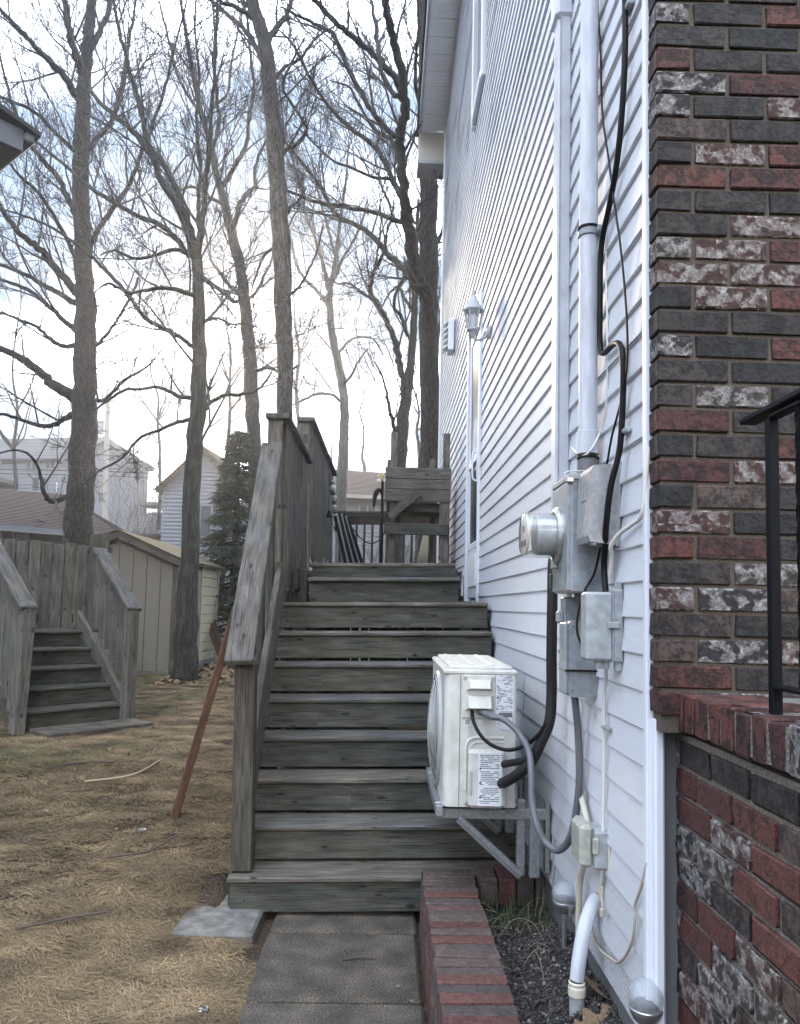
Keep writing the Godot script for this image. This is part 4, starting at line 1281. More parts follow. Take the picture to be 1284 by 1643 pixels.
	# disconnect switch below the meter
	var k := thing("disconnect_switch", "small grey disconnect switch with raised handle under the meter box", "switch box", Vector3(0.716, 1.36, -2.68))
	box("enclosure", Vector3(0.668, 1.455, -2.695), Vector3(0.095, 0.18, 0.06), mats.grey_box, k, 0.005)
	box("handle", Vector3(0.611, 1.475, -2.685), Vector3(0.028, 0.045, 0.03), mats.grey_box_light, k, 0.008)
	box("label", Vector3(0.6195, 1.435, -2.695), Vector3(0.002, 0.03, 0.04), mats.white, k, 0.0)
	box("stub", Vector3(0.668, 1.555, -2.60), Vector3(0.05, 0.05, 0.05), mats.grey_dark, k, 0.006)
	box("stub", Vector3(0.625, 1.357, -2.70), Vector3(0.03, 0.025, 0.03), mats.grey_dark, k, 0.006)
	# weatherproof outlet
	var o := thing("outlet_box", "translucent beige weatherproof cover on a grey outlet box low on the siding", "outlet", Vector3(0.716, 0.70, -2.52))
	box("box", Vector3(0.694, 0.757, -2.50), Vector3(0.05, 0.115, 0.115), mats.grey_box_light, o, 0.006)
	box("cover", Vector3(0.648, 0.765, -2.515), Vector3(0.046, 0.135, 0.125), mats.outlet, o, 0.016)
	box("hinge", Vector3(0.672, 0.77, -2.445), Vector3(0.02, 0.05, 0.014), mats.outlet, o, 0.004)
	box("caulk", Vector3(0.7115, 0.757, -2.435), Vector3(0.008, 0.11, 0.012), mats.flex_beige, o, 0.003)
	# runs of pipe and cable
	tag(hose("refrigerant_line", [Vector3(0.660, 1.70, -3.02), Vector3(0.655, 1.654, -3.013), Vector3(0.650, 1.544, -2.992), Vector3(0.648, 1.423, -2.988), Vector3(0.648, 1.287, -2.990), Vector3(0.65, 1.168, -2.995), Vector3(0.64, 1.070, -2.985), Vector3(0.611, 0.988, -3.00), Vector3(0.580, 0.915, -3.02), Vector3(0.540, 0.863, -3.05), Vector3(0.50, 0.815, -3.12), Vector3(0.478, 0.785, -3.20)], 0.021, mats.foam, null, 12), "thick black insulated refrigerant line curving from the white line cover down to the heat pump", "pipe")
	tag(hose("refrigerant_branch", [Vector3(0.612, 1.00, -2.985), Vector3(0.590, 0.945, -3.00), Vector3(0.555, 0.915, -3.04), Vector3(0.525, 0.895, -3.09), Vector3(0.478, 0.862, -3.20)], 0.014, mats.foam, null, 10), "thinner black insulated branch pipe entering the valve cover just above the thick one", "pipe")
	tag(hose("power_cable", [Vector3(0.366, 1.085, -3.19), Vector3(0.367, 1.045, -3.14), Vector3(0.393, 0.995, -3.10), Vector3(0.438, 0.960, -3.08), Vector3(0.497, 0.948, -3.06), Vector3(0.551, 0.971, -3.03), Vector3(0.595, 1.016, -2.99), Vector3(0.628, 1.07, -2.975)], 0.0075, mats.black), "thin black cable looping from the heat pump to its refrigerant line", "cable")
	tag(hose("grey_flexible_conduit", [Vector3(0.404, 1.078, -3.18), Vector3(0.440, 1.067, -3.12), Vector3(0.477, 1.063, -3.10), Vector3(0.521, 1.031, -3.07), Vector3(0.548, 0.995, -3.04), Vector3(0.562, 0.957, -2.98), Vector3(0.562, 0.885, -2.93), Vector3(0.560, 0.794, -2.90), Vector3(0.572, 0.716, -2.86), Vector3(0.597, 0.667, -2.84), Vector3(0.629, 0.649, -2.80), Vector3(0.653, 0.679, -2.76), Vector3(0.665, 0.735, -2.72), Vector3(0.675, 0.814, -2.70), Vector3(0.680, 0.934, -2.68), Vector3(0.675, 1.071, -2.68), Vector3(0.659, 1.199, -2.67), Vector3(0.642, 1.295, -2.69), Vector3(0.628, 1.35, -2.70)], 0.0135, mats.flex_grey, null, 12, 0.0035), "grey ribbed flexible conduit hanging in a loop from the heat pump to the disconnect switch", "conduit")
	tag(hose("beige_flexible_conduit", [Vector3(0.665, 1.56, -2.78), Vector3(0.672, 1.40, -2.79), Vector3(0.685, 1.266, -2.78), Vector3(0.69, 1.115, -2.76), Vector3(0.69, 0.970, -2.74), Vector3(0.69, 0.871, -2.70), Vector3(0.685, 0.80, -2.60), Vector3(0.682, 0.72, -2.57), Vector3(0.682, 0.64, -2.64), Vector3(0.684, 0.56, -2.69), Vector3(0.686, 0.40, -2.71)], 0.0115, mats.flex_beige, null, 12, 0.0035), "beige ribbed flexible conduit running down the siding behind the grey one", "conduit")
	tag(hose("grey_cable_run", [Vector3(0.668, 1.33, -2.325), Vector3(0.69, 1.28, -2.40), Vector3(0.696, 1.226, -2.44), Vector3(0.697, 1.071, -2.447), Vector3(0.697, 0.878, -2.453), Vector3(0.697, 0.725, -2.458), Vector3(0.70, 0.615, -2.50)], 0.0055, mats.cable_white), "pale straight cable dropping from the cable box down to the plug", "cable")
	tag(box("cable_clip", Vector3(0.698, 1.136, -2.425), Vector3(0.02, 0.010, 0.05), mats.grey_box_light, null, 0.002), "small grey clip holding the pale straight cable to the siding", "clip")
	tag(hose("black_service_cable", [Vector3(0.69, 4.4, -2.21), Vector3(0.69, 3.447, -2.208), Vector3(0.69, 3.205, -2.208), Vector3(0.69, 3.026, -2.239), Vector3(0.69, 2.897, -2.290), Vector3(0.69, 2.798, -2.370), Vector3(0.69, 2.747, -2.433), Vector3(0.69, 2.679, -2.470), Vector3(0.69, 2.532, -2.476), Vector3(0.69, 2.383, -2.475), Vector3(0.69, 2.335, -2.438), Vector3(0.69, 2.325, -2.321), Vector3(0.69, 2.300, -2.258), Vector3(0.69, 2.240, -2.227), Vector3(0.69, 2.109, -2.233), Vector3(0.685, 1.981, -2.245), Vector3(0.665, 1.872, -2.265), Vector3(0.66, 1.763, -2.295), Vector3(0.67, 1.683, -2.345), Vector3(0.675, 1.628, -2.37), Vector3(0.672, 1.55, -2.34)], 0.0095, mats.black), "thick black service cable snaking down the siding next to the brick", "cable")
	tag(box("service_cable_clip", Vector3(0.698, 3.335, -2.20), Vector3(0.022, 0.018, 0.06), mats.grey_box_light, null, 0.003), "grey clip high on the thick black service cable", "clip")
	tag(box("lower_cable_clip", Vector3(0.698, 2.03, -2.235), Vector3(0.022, 0.014, 0.06), mats.grey_box_light, null, 0.003), "grey clip on the black service cable above the telephone box", "clip")
	tag(hose("thin_black_wire", [Vector3(0.70, 4.4, -2.56), Vector3(0.70, 3.727, -2.557), Vector3(0.70, 3.437, -2.514), Vector3(0.70, 3.193, -2.489), Vector3(0.695, 2.958, -2.392), Vector3(0.69, 2.793, -2.323), Vector3(0.69, 2.619, -2.258), Vector3(0.69, 2.442, -2.209), Vector3(0.69, 2.292, -2.186), Vector3(0.69, 2.193, -2.198), Vector3(0.69, 2.116, -2.258), Vector3(0.69, 2.039, -2.340), Vector3(0.69, 1.96, -2.393)], 0.0035, mats.black), "thin black wire slanting across the siding over the thick cable", "wire")
	tag(hose("thin_drop_wire", [Vector3(0.68, 1.70, -2.43), Vector3(0.672, 1.62, -2.47), Vector3(0.64, 1.56, -2.472), Vector3(0.62, 1.49, -2.47), Vector3(0.615, 1.43, -2.46), Vector3(0.63, 1.375, -2.44)], 0.004, mats.black), "thin black wire dropping from the telephone box in front of the cable box", "wire")
	tag(hose("white_coax_cable", [Vector3(0.69, 1.60, -2.36), Vector3(0.685, 1.665, -2.325), Vector3(0.675, 1.690, -2.30), Vector3(0.68, 1.712, -2.28), Vector3(0.69, 1.733, -2.24), Vector3(0.697, 1.746, -2.17), Vector3(0.70, 1.768, -2.09), Vector3(0.705, 1.87, -2.07), Vector3(0.71, 1.95, -2.066)], 0.0065, mats.cable_white), "pale twisted cable looping from the brick corner to the boxes", "cable")
	tag(hose("white_bell_wire", [Vector3(0.706, 2.78, -2.46), Vector3(0.706, 2.60, -2.463), Vector3(0.706, 2.436, -2.447), Vector3(0.706, 2.188, -2.452), Vector3(0.70, 2.095, -2.50), Vector3(0.66, 2.02, -2.50), Vector3(0.65, 2.03, -2.58), Vector3(0.70, 2.12, -2.9)], 0.0035, mats.cable_white), "thin white wire tied round the conduit just above its coupling", "wire")
	tag(hose("lamp_cord", [Vector3(0.704, 0.606, -2.515), Vector3(0.700, 0.585, -2.56), Vector3(0.698, 0.550, -2.61), Vector3(0.697, 0.505, -2.645), Vector3(0.699, 0.470, -2.64), Vector3(0.70, 0.447, -2.60), Vector3(0.698, 0.440, -2.54), Vector3(0.697, 0.448, -2.46), Vector3(0.697, 0.466, -2.381), Vector3(0.697, 0.488, -2.301), Vector3(0.698, 0.536, -2.232), Vector3(0.698, 0.606, -2.170), Vector3(0.698, 0.664, -2.150), Vector3(0.698, 0.702, -2.150), Vector3(0.70, 0.768, -2.105), Vector3(0.705, 0.843, -2.07)], 0.0042, mats.cable_tan), "loose tan cord looping over the splashed bottom boards of the siding", "cord")
	var pl := thing("power_plug", "dangling pale two-pin plug above the white drain pipe", "plug", Vector3(0.69, 0.53, -2.44))
	box("body", Vector3(0.692, 0.574, -2.443), Vector3(0.016, 0.028, 0.02), mats.cable_tan, pl, 0.004)
	for q in [-0.005, 0.005]: box("pin", Vector3(0.692, 0.552, -2.443 + q), Vector3(0.002, 0.018, 0.005), mats.metal, pl, 0.0)
	var pc := Shape.new()
	pc.tube(curve([Vector3(0.692, 0.588, -2.443), Vector3(0.695, 0.61, -2.46), Vector3(0.70, 0.615, -2.50)], 5), even(0.004, 11), 6)
	obj("cord", pc, mats.cable_tan, pl)
	var dp := thing("drain_pipe", "white plastic drain pipe bending out of the siding into the soil", "drain pipe", Vector3(0.62, 0.24, -2.47))
	var dps := Shape.new()
	var dc := curve([Vector3(0.735, 0.590, -2.545), Vector3(0.700, 0.572, -2.548), Vector3(0.668, 0.530, -2.52), Vector3(0.643, 0.475, -2.49), Vector3(0.628, 0.41, -2.475), Vector3(0.622, 0.36, -2.472)], 6)
	dps.tube(dc, even(0.0225, dc.size()), 18, true)
	obj("pipe", dps, mats.pvc, dp)
	var dl := Shape.new()
	dl.lathe([Vector2(0.0235, 0.20), Vector2(0.0235, 0.315)], 18, Transform3D(Basis.IDENTITY, Vector3(0.622, 0, -2.472)))
	obj("lower_pipe", dl, mats.grey_box_old, dp)
	var dr := Shape.new()
	dr.lathe([Vector2(0.022, 0.312), Vector2(0.0275, 0.315), Vector2(0.0275, 0.338), Vector2(0.025, 0.344), Vector2(0.0265, 0.352), Vector2(0.022, 0.356)], 18, Transform3D(Basis.IDENTITY, Vector3(0.622, 0, -2.472)))
	obj("joint", dr, mats.flex_beige, dp)
	tag(box("caulked_hole", Vector3(0.7035, 0.612, -2.50), Vector3(0.012, 0.05, 0.035), mats.flex_beige, null, 0.005), "crumbling caulk patch on the siding where the cord comes out", "caulk patch")


# ---------------------------------------------------------------- heat pump
func print_texture(seed_: int, dense: float) -> ImageTexture:      # fine print too small to read: rows of dark dashes
	var r := RandomNumberGenerator.new()
	r.seed = seed_
	var im := Image.create(128, 256, false, Image.FORMAT_RGB8)
	im.fill(Color(0.80, 0.81, 0.83))
	var y := 8
	while y < 246:
		var x := 8 + (r.randi() % 10)
		while x < 118:
			var l := 8 + r.randi() % 26
			if r.randf() < dense: im.fill_rect(Rect2i(x, y, mini(l, 120 - x), 4), Color(0.30, 0.31, 0.34))
			x += l + 2
			if r.randf() < 0.05: x += 20
		y += 9 + (8 if r.randf() < 0.15 else 0)
	for k in 3: im.fill_rect(Rect2i(8, 70 + k * 70, 10, 10), Color(0.18, 0.18, 0.2))
	return ImageTexture.create_from_image(im)


func sticker(called: String, c: Vector3, w: float, h: float, t: Texture2D, parent: Node3D) -> void:   # a printed label facing the viewer's side (+z)
	var s := Shape.new()
	s.quad(c + Vector3(-w / 2, h / 2, 0), c + Vector3(w / 2, h / 2, 0), c + Vector3(w / 2, -h / 2, 0), c + Vector3(-w / 2, -h / 2, 0), Vector3(0, 0, 1), Vector2(0, 0), Vector2(1, 0), Vector2(1, 1), Vector2(0, 1))
	var m := mat(Color.WHITE, 0.4)
	m.albedo_texture = t
	obj(called, s, m, parent)


func build_heat_pump() -> void:
	var zf := -3.20
	var t := thing("heat_pump", "white outdoor heat pump unit on a wall bracket in front of the stairs", "heat pump", Vector3(0.4, 0.69, -3.6))
	var body := Shape.new()
	var prof := PackedVector2Array()
	for k in 6: prof.append(Vector2(0.283 - 0.030 * cos(PI / 2 * k / 5.0), -3.232 + 0.032 * sin(PI / 2 * k / 5.0)))
	prof.append_array(PackedVector2Array([Vector2(0.545, -3.20), Vector2(0.550, -3.206), Vector2(0.550, -3.99), Vector2(0.275, -3.99), Vector2(0.253, -3.965)]))
	for i in prof.size(): prof[i].y = -prof[i].y
	body.prism(prof, 0.535, Transform3D(Basis(Vector3(1, 0, 0), Vector3(0, 0, -1), Vector3(0, 1, 0)), Vector3(0, 0.692, 0)))
	obj("body", body, mats.unit, t)
	# top lid: stepped with raised ribs
	var lid := Shape.new()
	lid.box(Vector3(0.401, 1.235, -3.595), Vector3(0.306, 0.022, 0.80), 0.009)
	lid.box(Vector3(0.406, 1.251, -3.595), Vector3(0.262, 0.018, 0.75), 0.008)
	var ld := obj("top_cover", lid, mats.unit, t)
	for x in [0.31, 0.385, 0.465]:
		box("rib", Vector3(x, 1.261, -3.595), Vector3(0.022, 0.008, 0.66), mats.unit, ld, 0.003)
	# seam between the front panel and the side plate
	box("seam", Vector3(0.318, 0.958, zf + 0.0012), Vector3(0.0022, 0.53, 0.003), mats.grey_dark, t, 0.0)
	# fan grille on the face away from the wall
	var gx := Transform3D(Basis(Vector3(0, 0, 1), PI / 2), Vector3(0.253, 0.955, -3.56))
	var dark := Shape.new()
	dark.lathe([Vector2(0.0, 0.001), Vector2(0.232, 0.001)], 40, gx)
	obj("fan_opening", dark, mats.grey_dark, t)
	var gr := Shape.new()
	for k in 10:
		var r := 0.035 + k * 0.0215
		var bulge := 0.036 * (1.0 - pow(r / 0.255, 2.4)) + 0.006
		gr.lathe([Vector2(r - 0.0026, bulge), Vector2(r, bulge + 0.003), Vector2(r + 0.0026, bulge), Vector2(r, bulge - 0.003), Vector2(r - 0.0026, bulge)], 40, gx, true)
	for k in 12:
		var a := TAU * k / 12.0
		gr.tube(PackedVector3Array([gx * Vector3(0.02 * cos(a), 0.038, 0.02 * sin(a)), gx * Vector3(0.14 * cos(a), 0.031, 0.14 * sin(a)), gx * Vector3(0.245 * cos(a), 0.004, 0.245 * sin(a))]), even(0.0042, 3), 6)
	gr.lathe([Vector2(0.236, 0.0), Vector2(0.238, 0.014), Vector2(0.250, 0.012), Vector2(0.256, 0.0)], 44, gx)
	gr.lathe([Vector2(0.0, 0.044), Vector2(0.024, 0.040), Vector2(0.030, 0.034)], 24, gx)
	obj("fan_grille", gr, mats.unit_shade, t)
	# electrical cover with two scoops
	var ec := box("terminal_cover", Vector3(0.394, 1.137, zf + 0.003), Vector3(0.134, 0.176, 0.010), mats.unit, t, 0.004)
	for q in [[1.183, 0.110, 0.044, 0.030], [1.113, 0.118, 0.062, 0.036]]:
		var s := Shape.new()
		var w: float = q[1]
		var hh: float = q[2]
		var d: float = q[3]
		var A := [Vector3(-w / 2, hh / 2, 0), Vector3(w / 2, hh / 2, 0), Vector3(w / 2, -hh / 2, 0), Vector3(-w / 2, -hh / 2, 0)]
		var B := [Vector3(-w / 2 + 0.012, hh / 2 - 0.004, d * 0.35), Vector3(w / 2 - 0.012, hh / 2 - 0.004, d * 0.35), Vector3(w / 2 - 0.014, -hh / 2 + 0.012, d), Vector3(-w / 2 + 0.014, -hh / 2 + 0.012, d)]
		var o := Vector3(0.396, q[0], zf + 0.008)
		s.flat(o + B[0], o + B[1], o + B[2], o + B[3], Vector3(0, 0.2, 1))
		for i in 4:
			var j := (i + 1) % 4
			s.flat(o + A[i], o + A[j], o + B[j], o + B[i], A[i] + A[j] + Vector3(0, 0, 0.02))
		obj("scoop", s, mats.unit, ec)
	for q in [[0.338, 1.212], [0.450, 1.212], [0.349, 0.706], [0.491, 0.702]]:
		var s := Shape.new()
		s.lathe([Vector2(0.0, 0.006), Vector2(0.006, 0.006), Vector2(0.008, 0.0)], 10, Transform3D(Basis(Vector3(1, 0, 0), PI / 2), Vector3(q[0], q[1], zf + 0.006)))
		obj("screw", s, mats.metal, t)
	for q in [[0.369, 0.010], [0.400, 0.016]]:
		var s := Shape.new()
		s.lathe([Vector2(0.0, 0.02), Vector2(q[1] * 0.8, 0.02), Vector2(q[1], 0.014), Vector2(q[1], 0.0)], 12, Transform3D(Basis(Vector3(1, 0, 0), PI / 2), Vector3(q[0], 1.080, zf + 0.004)))
		obj("cable_gland", s, mats.grey_dark, t)
	# raised bead round the valve cover
	var bead := Shape.new()
	bead.tube(curve([Vector3(0.345, 0.76, zf), Vector3(0.345, 0.90, zf), Vector3(0.348, 0.945, zf), Vector3(0.372, 0.968, zf), Vector3(0.43, 0.970, zf), Vector3(0.50, 0.970, zf)], 5), even(0.006, 26), 8)
	bead.tube(curve([Vector3(0.361, 0.76, zf), Vector3(0.361, 0.89, zf), Vector3(0.364, 0.930, zf), Vector3(0.384, 0.950, zf), Vector3(0.43, 0.952, zf), Vector3(0.50, 0.952, zf)], 5), even(0.004, 26), 8)
	obj("pressed_bead", bead, mats.unit, t)
	var vc := Shape.new()
	vc.box(Vector3(0.4275, 0.812, zf + 0.020), Vector3(0.150, 0.232, 0.046), 0.016)
	var cov := obj("valve_cover", vc, mats.unit, t)
	box("finger_grip", Vector3(0.362, 0.80, zf + 0.044), Vector3(0.010, 0.09, 0.006), mats.unit_shade, cov, 0.002)
	sticker("printed_label", Vector3(0.4365, 0.812, zf + 0.0436), 0.092, 0.208, print_texture(5, 0.85), cov)
	sticker("printed_label", Vector3(0.501, 1.145, zf + 0.0016), 0.074, 0.168, print_texture(8, 0.55), t)
	sticker("printed_label", Vector3(0.500, 1.030, zf + 0.0016), 0.066, 0.05, print_texture(9, 0.3), t)
	var bc := Image.create(64, 32, false, Image.FORMAT_RGB8)
	bc.fill(Color(0.8, 0.81, 0.8))
	var r3 := RandomNumberGenerator.new()
	r3.seed = 3
	var bx := 4
	while bx < 60:
		bc.fill_rect(Rect2i(bx, 4, 1 + r3.randi() % 2, 22), Color(0.2, 0.2, 0.22))
		bx += 3 + r3.randi() % 3
	sticker("barcode_label", Vector3(0.358, 1.032, zf + 0.0016), 0.042, 0.028, ImageTexture.create_from_image(bc), t)
	box("dark_label", Vector3(0.505, 1.064, zf + 0.001), Vector3(0.056, 0.018, 0.002), mats.grey_dark, t, 0.0)
	for z in [-3.30, -3.88]:
		for x in [0.262, 0.54]:
			box("foot", Vector3(x, 0.684, z), Vector3(0.07, 0.016, 0.06), mats.metal, t, 0.003)
	# bracket
	var b := thing("wall_bracket", "grey aluminium wall bracket with diagonal braces carrying the heat pump", "bracket", Vector3(0.7, 0.3, -3.6))
	for z in [-3.27, -3.90]:
		bar("arm", Vector3(0.235, 0.652, z), Vector3(0.704, 0.652, z), 0.04, 0.042, mats.alu, b, Vector3.UP, 0.003)
		var br := bar("brace", Vector3(0.325, 0.632, z + 0.010), Vector3(0.585, 0.405, z + 0.010), 0.034, 0.036, mats.alu, b, Vector3(0, 0, 1), 0.003)
		bar("groove", Vector3(0.318, 0.632, z + 0.029), Vector3(0.577, 0.405, z + 0.029), 0.006, 0.003, mats.grey_dark, br, Vector3(0, 0, 1), 0.0)
		box("upright", Vector3(0.585, 0.555, z - 0.005), Vector3(0.034, 0.31, 0.034), mats.alu, b, 0.003)
		box("upright", Vector3(0.640, 0.52, z + 0.012), Vector3(0.042, 0.24, 0.030), mats.alu, b, 0.003)
		box("wall_plate", Vector3(0.694, 0.56, z), Vector3(0.018, 0.28, 0.05), mats.alu, b, 0.003)
	bar("cross_rail", Vector3(0.243, 0.668, -3.22), Vector3(0.243, 0.668, -3.98), 0.030, 0.045, mats.alu, b, Vector3.UP, 0.003)
	bar("cross_rail", Vector3(0.535, 0.668, -3.24), Vector3(0.535, 0.668, -3.98), 0.030, 0.020, mats.alu, b, Vector3.UP, 0.003)
	for k in 9: box("slot", Vector3(0.2275, 0.672, -3.26 - k * 0.05), Vector3(0.002, 0.010, 0.028), mats.grey_dark, b, 0.0)


# ---------------------------------------------------------------- garden bed with brick edging
func bed_height(x: float, z: float) -> float:
	var k := smoothstep(0.44, 0.72, x)
	return lerpf(lerpf(0.19, 0.30, k), 0.17 + 0.05 * k, smoothstep(2.9, 3.3, z))


func build_garden_bed() -> void:
	var nz := noise(121, 5.0, 3)
	var s := Shape.new()
	for i in 16:
		for j in 90:
			var q := []
			for e in [[0, 0], [1, 0], [1, 1], [0, 1]]:
				var x: float = 0.39 + (i + e[0]) * 0.0255
				var z: float = 1.6 + (j + e[1]) * 0.0215
				q.append(Vector3(x, bed_height(x, z) + nz.get_noise_2d(x * 3.0, z * 3.0) * 0.022, -z))
			s.flat(q[0], q[1], q[2], q[3], Vector3.UP)
	structure("garden_soil", s, mats.soil)
	var peb := Shape.new()
	peb.box(Vector3.ZERO, Vector3(0.011, 0.006, 0.008), 0.003)
	var mm := MultiMesh.new()
	mm.transform_format = MultiMesh.TRANSFORM_3D
	mm.use_colors = true
	mm.mesh = peb.mesh()
	mm.instance_count = 7500
	var r := RandomNumberGenerator.new()
	r.seed = 23
	for i in 7500:
		var x := r.randf_range(0.42, 0.76)
		var z := r.randf_range(1.75, 3.42)
		var sc := r.randf_range(0.35, 1.15) * (1.5 if r.randf() < 0.06 else 1.0)
		mm.set_instance_transform(i, Transform3D(Basis.from_euler(Vector3(r.randf() * 6, r.randf() * 6, r.randf() * 6)).scaled(Vector3.ONE * sc), Vector3(x, bed_height(x, z) + nz.get_noise_2d(x * 3.0, z * 3.0) * 0.022 + 0.002, -z)))
		var g := r.randf_range(0.02, 0.07) if r.randf() < 0.9 else r.randf_range(0.10, 0.2)
		mm.set_instance_color(i, Color(g * 1.08, g, g * 0.92))
	var pm := mat(Color.WHITE, 0.95)
	pm.vertex_color_use_as_albedo = true
	var p := MultiMeshInstance3D.new()
	p.name = "bark_chips"
	p.multimesh = mm
	p.material_override = pm
	p.set_meta("kind", "stuff")
	tag(p, "dark crumbly soil chips covering the narrow garden bed", "soil")
	add_child(p)
	# rowlock edging along the walk, and the short return under the bracket
	var e := thing("brick_edging", "low rowlock brick edging between the concrete walk and garden bed", "brick edging", Vector3(0.3, 0.0, -2.7))
	var mo := Shape.new()
	mo.box(Vector3(0.315, 0.125, -2.52), Vector3(0.205, 0.325, 2.24))
	mo.box(Vector3(0.60, 0.13, -3.54), Vector3(0.35, 0.30, 0.17))
	obj("mortar", mo, mats.shingle_dark, e)
	var edge_kinds := []
	for c in [lin(0.145, 0.062, 0.050), lin(0.115, 0.046, 0.040), lin(0.14, 0.076, 0.064), lin(0.105, 0.080, 0.072), lin(0.078, 0.062, 0.058), lin(0.125, 0.090, 0.078)]:
		var em: StandardMaterial3D = brick_mats[3].duplicate()
		em.albedo_color = c
		em.albedo_texture = mats.even_brick
		edge_kinds.append(em)
	var z := 3.655
	var i := 0
	while z > 1.45:
		var w := rng.randf_range(0.051, 0.0565)
		var kind: Material = edge_kinds[rng.randi() % 6] if z < 3.4 else edge_kinds[3 + rng.randi() % 3]
		brick(e, Vector3(0.311 + rng.randf_range(-0.006, 0.006), 0.240 + rng.randf_range(-0.004, 0.004), -(z - w * 0.5)), Vector3(0.228, 0.120, w), kind, 0.005)
		brick(e, Vector3(0.219 + rng.randf_range(-0.003, 0.003), 0.085, -(z - w * 0.5)), Vector3(0.05, 0.17, w), edge_kinds[rng.randi() % 6], 0.005)
		z -= w + 0.0065
		i += 1
	var x := 0.445
	for k in 5:
		var w := 0.072
		brick(e, Vector3(x + w * 0.5, 0.275 - (0.012 if k == 4 else 0.0), -3.53 + rng.randf_range(-0.004, 0.004)), Vector3(w, 0.115, 0.19), edge_kinds[3 + (k * 2) % 3] if k != 1 else edge_kinds[1], 0.006)
		x += w + 0.008
	# solar globe lights
	for q in [[Vector3(0.675, 0.27, -2.87), 0.475, "solar globe light on a steel stake beside the brick return, farther one"], [Vector3(0.697, 0.28, -2.06), 0.510, "solar globe light against the white corner post, nearer one"]]:
		var at: Vector3 = q[0]
		var l := thing("solar_light", "crackled glass " + q[2], "solar light", at, 0.0, "solar globe lights in the bed")
		var cy: float = q[1] - at.y
		var st := Shape.new()
		st.lathe([Vector2(0.0105, -0.08), Vector2(0.0105, cy - 0.066), Vector2(0.014, cy - 0.064)], 16)
		local("stake", st, mats.metal, l)
		var cup := Shape.new()
		cup.lathe([Vector2(0.0, cy - 0.070), Vector2(0.015, cy - 0.068), Vector2(0.032, cy - 0.055), Vector2(0.0415, cy - 0.036), Vector2(0.043, cy - 0.026), Vector2(0.0405, cy - 0.024), Vector2(0.0, cy - 0.026)], 28, Transform3D.IDENTITY)
		local("cup", cup, mats.metal, l)
		var gl := Shape.new()
		var pr := []
		for k in 15:
			var a := lerpf(-0.62, PI / 2, k / 14.0)
			pr.append(Vector2(maxf(0.0455 * cos(a), 0.0), cy + 0.0455 * sin(a)))
		gl.lathe(pr, 30, Transform3D.IDENTITY, true)
		local("globe", gl, mats.crackle, l)
		var inner := Shape.new()
		var pr2 := []
		for v in pr: pr2.append(Vector2(v.x * 0.93, cy + (v.y - cy) * 0.93))
		inner.lathe(pr2, 30, Transform3D.IDENTITY, true)
		local("inner_globe", inner, mats.crackle, l)
		var pan := Shape.new()
		pan.lathe([Vector2(0.0, cy - 0.012), Vector2(0.03, cy - 0.014), Vector2(0.034, cy - 0.024)], 24)
		local("solar_cell", pan, mats.iron, l)
	# dead plant stems and oak leaves
	var stems := Shape.new()
	r.seed = 31
	for k in 20:
		var p0 := Vector3(r.randf_range(0.45, 0.68), 0.225, -r.randf_range(2.75, 3.35))
		var d := Vector3(r.randf_range(-1, 1), 0, r.randf_range(-0.6, 1.0)).normalized()
		var l := r.randf_range(0.08, 0.24)
		var hh := r.randf_range(0.015, 0.07)
		stems.tube(curve([p0, p0 + d * l * 0.35 + Vector3(0, hh, 0), p0 + d * l * 0.75 + Vector3(0, hh * 0.9, 0), p0 + d * l + Vector3(0, 0.01, 0)], 3), even(0.0013, 10), 4)
	for k in 6:
		var p0 := Vector3(r.randf_range(0.60, 0.70), 0.24, -r.randf_range(3.2, 3.42))
		stems.tube(PackedVector3Array([p0, p0 + Vector3(r.randf_range(-0.02, 0.02), r.randf_range(0.05, 0.13), 0)]), even(0.0012, 2), 4)
	tag(obj("dead_stems", stems, mats.straw), "pale dead plant stems lying over the soil by the far brick return", "dead stems").set_meta("kind", "stuff")
	var gt := Shape.new()
	for k in 260:
		var p0 := Vector3(r.randf_range(0.44, 0.70), 0.225, -r.randf_range(3.1, 3.45))
		var a := r.randf() * TAU
		var d := Vector3(cos(a), 0, sin(a)) * r.randf_range(0.01, 0.03) + Vector3(0, r.randf_range(0.03, 0.07), 0)
		var sd := Vector3(-sin(a), 0, cos(a)) * 0.0016
		gt.flat(p0 - sd, p0 + sd, p0 + d + sd * 0.2, p0 + d - sd * 0.2, Vector3(0, 0.4, 1))
	tag(obj("green_sprouts", gt, mat(lin(0.055, 0.07, 0.025), 0.8)), "patch of short green sprouts at the foot of the brick return", "sprouts").set_meta("kind", "stuff")
	for q in [[Vector3(0.655, 0.285, -2.38), 0.3, 0.055, "largest dry brown oak leaf under the drain pipe"], [Vector3(0.69, 0.315, -2.50), 1.7, 0.045, "dry brown oak leaf propped against the siding behind the drain pipe"], [Vector3(0.67, 0.285, -2.29), 2.6, 0.05, "dry brown oak leaf curled on the soil, nearest of the three"]]:
		var lf := Shape.new()
		var poly := PackedVector2Array()
		for k in 36:
			var a := TAU * k / 36.0
			poly.append(Vector2(cos(a) * q[2] * 1.5, sin(a) * q[2] * 0.8 * (0.62 + 0.38 * cos(a * 7.0 + 0.4))))
		lf.prism(poly, 0.0007)
		for k in lf.v.size():
			var v := lf.v[k]
			lf.v[k] = Vector3(v.x, v.y, v.z + 6.0 * v.y * v.y + 2.2 * v.x * v.x)
		var o := MeshInstance3D.new()
		o.name = numbered("oak_leaf")
		o.mesh = lf.mesh()
		o.material_override = mats.leaf
		o.transform = Transform3D(Basis.from_euler(Vector3(-PI / 2 + 0.45, q[1], 0.2)), q[0])
		add_child(o)
		tag(o, q[3], "leaf", "oak leaves in the bed")


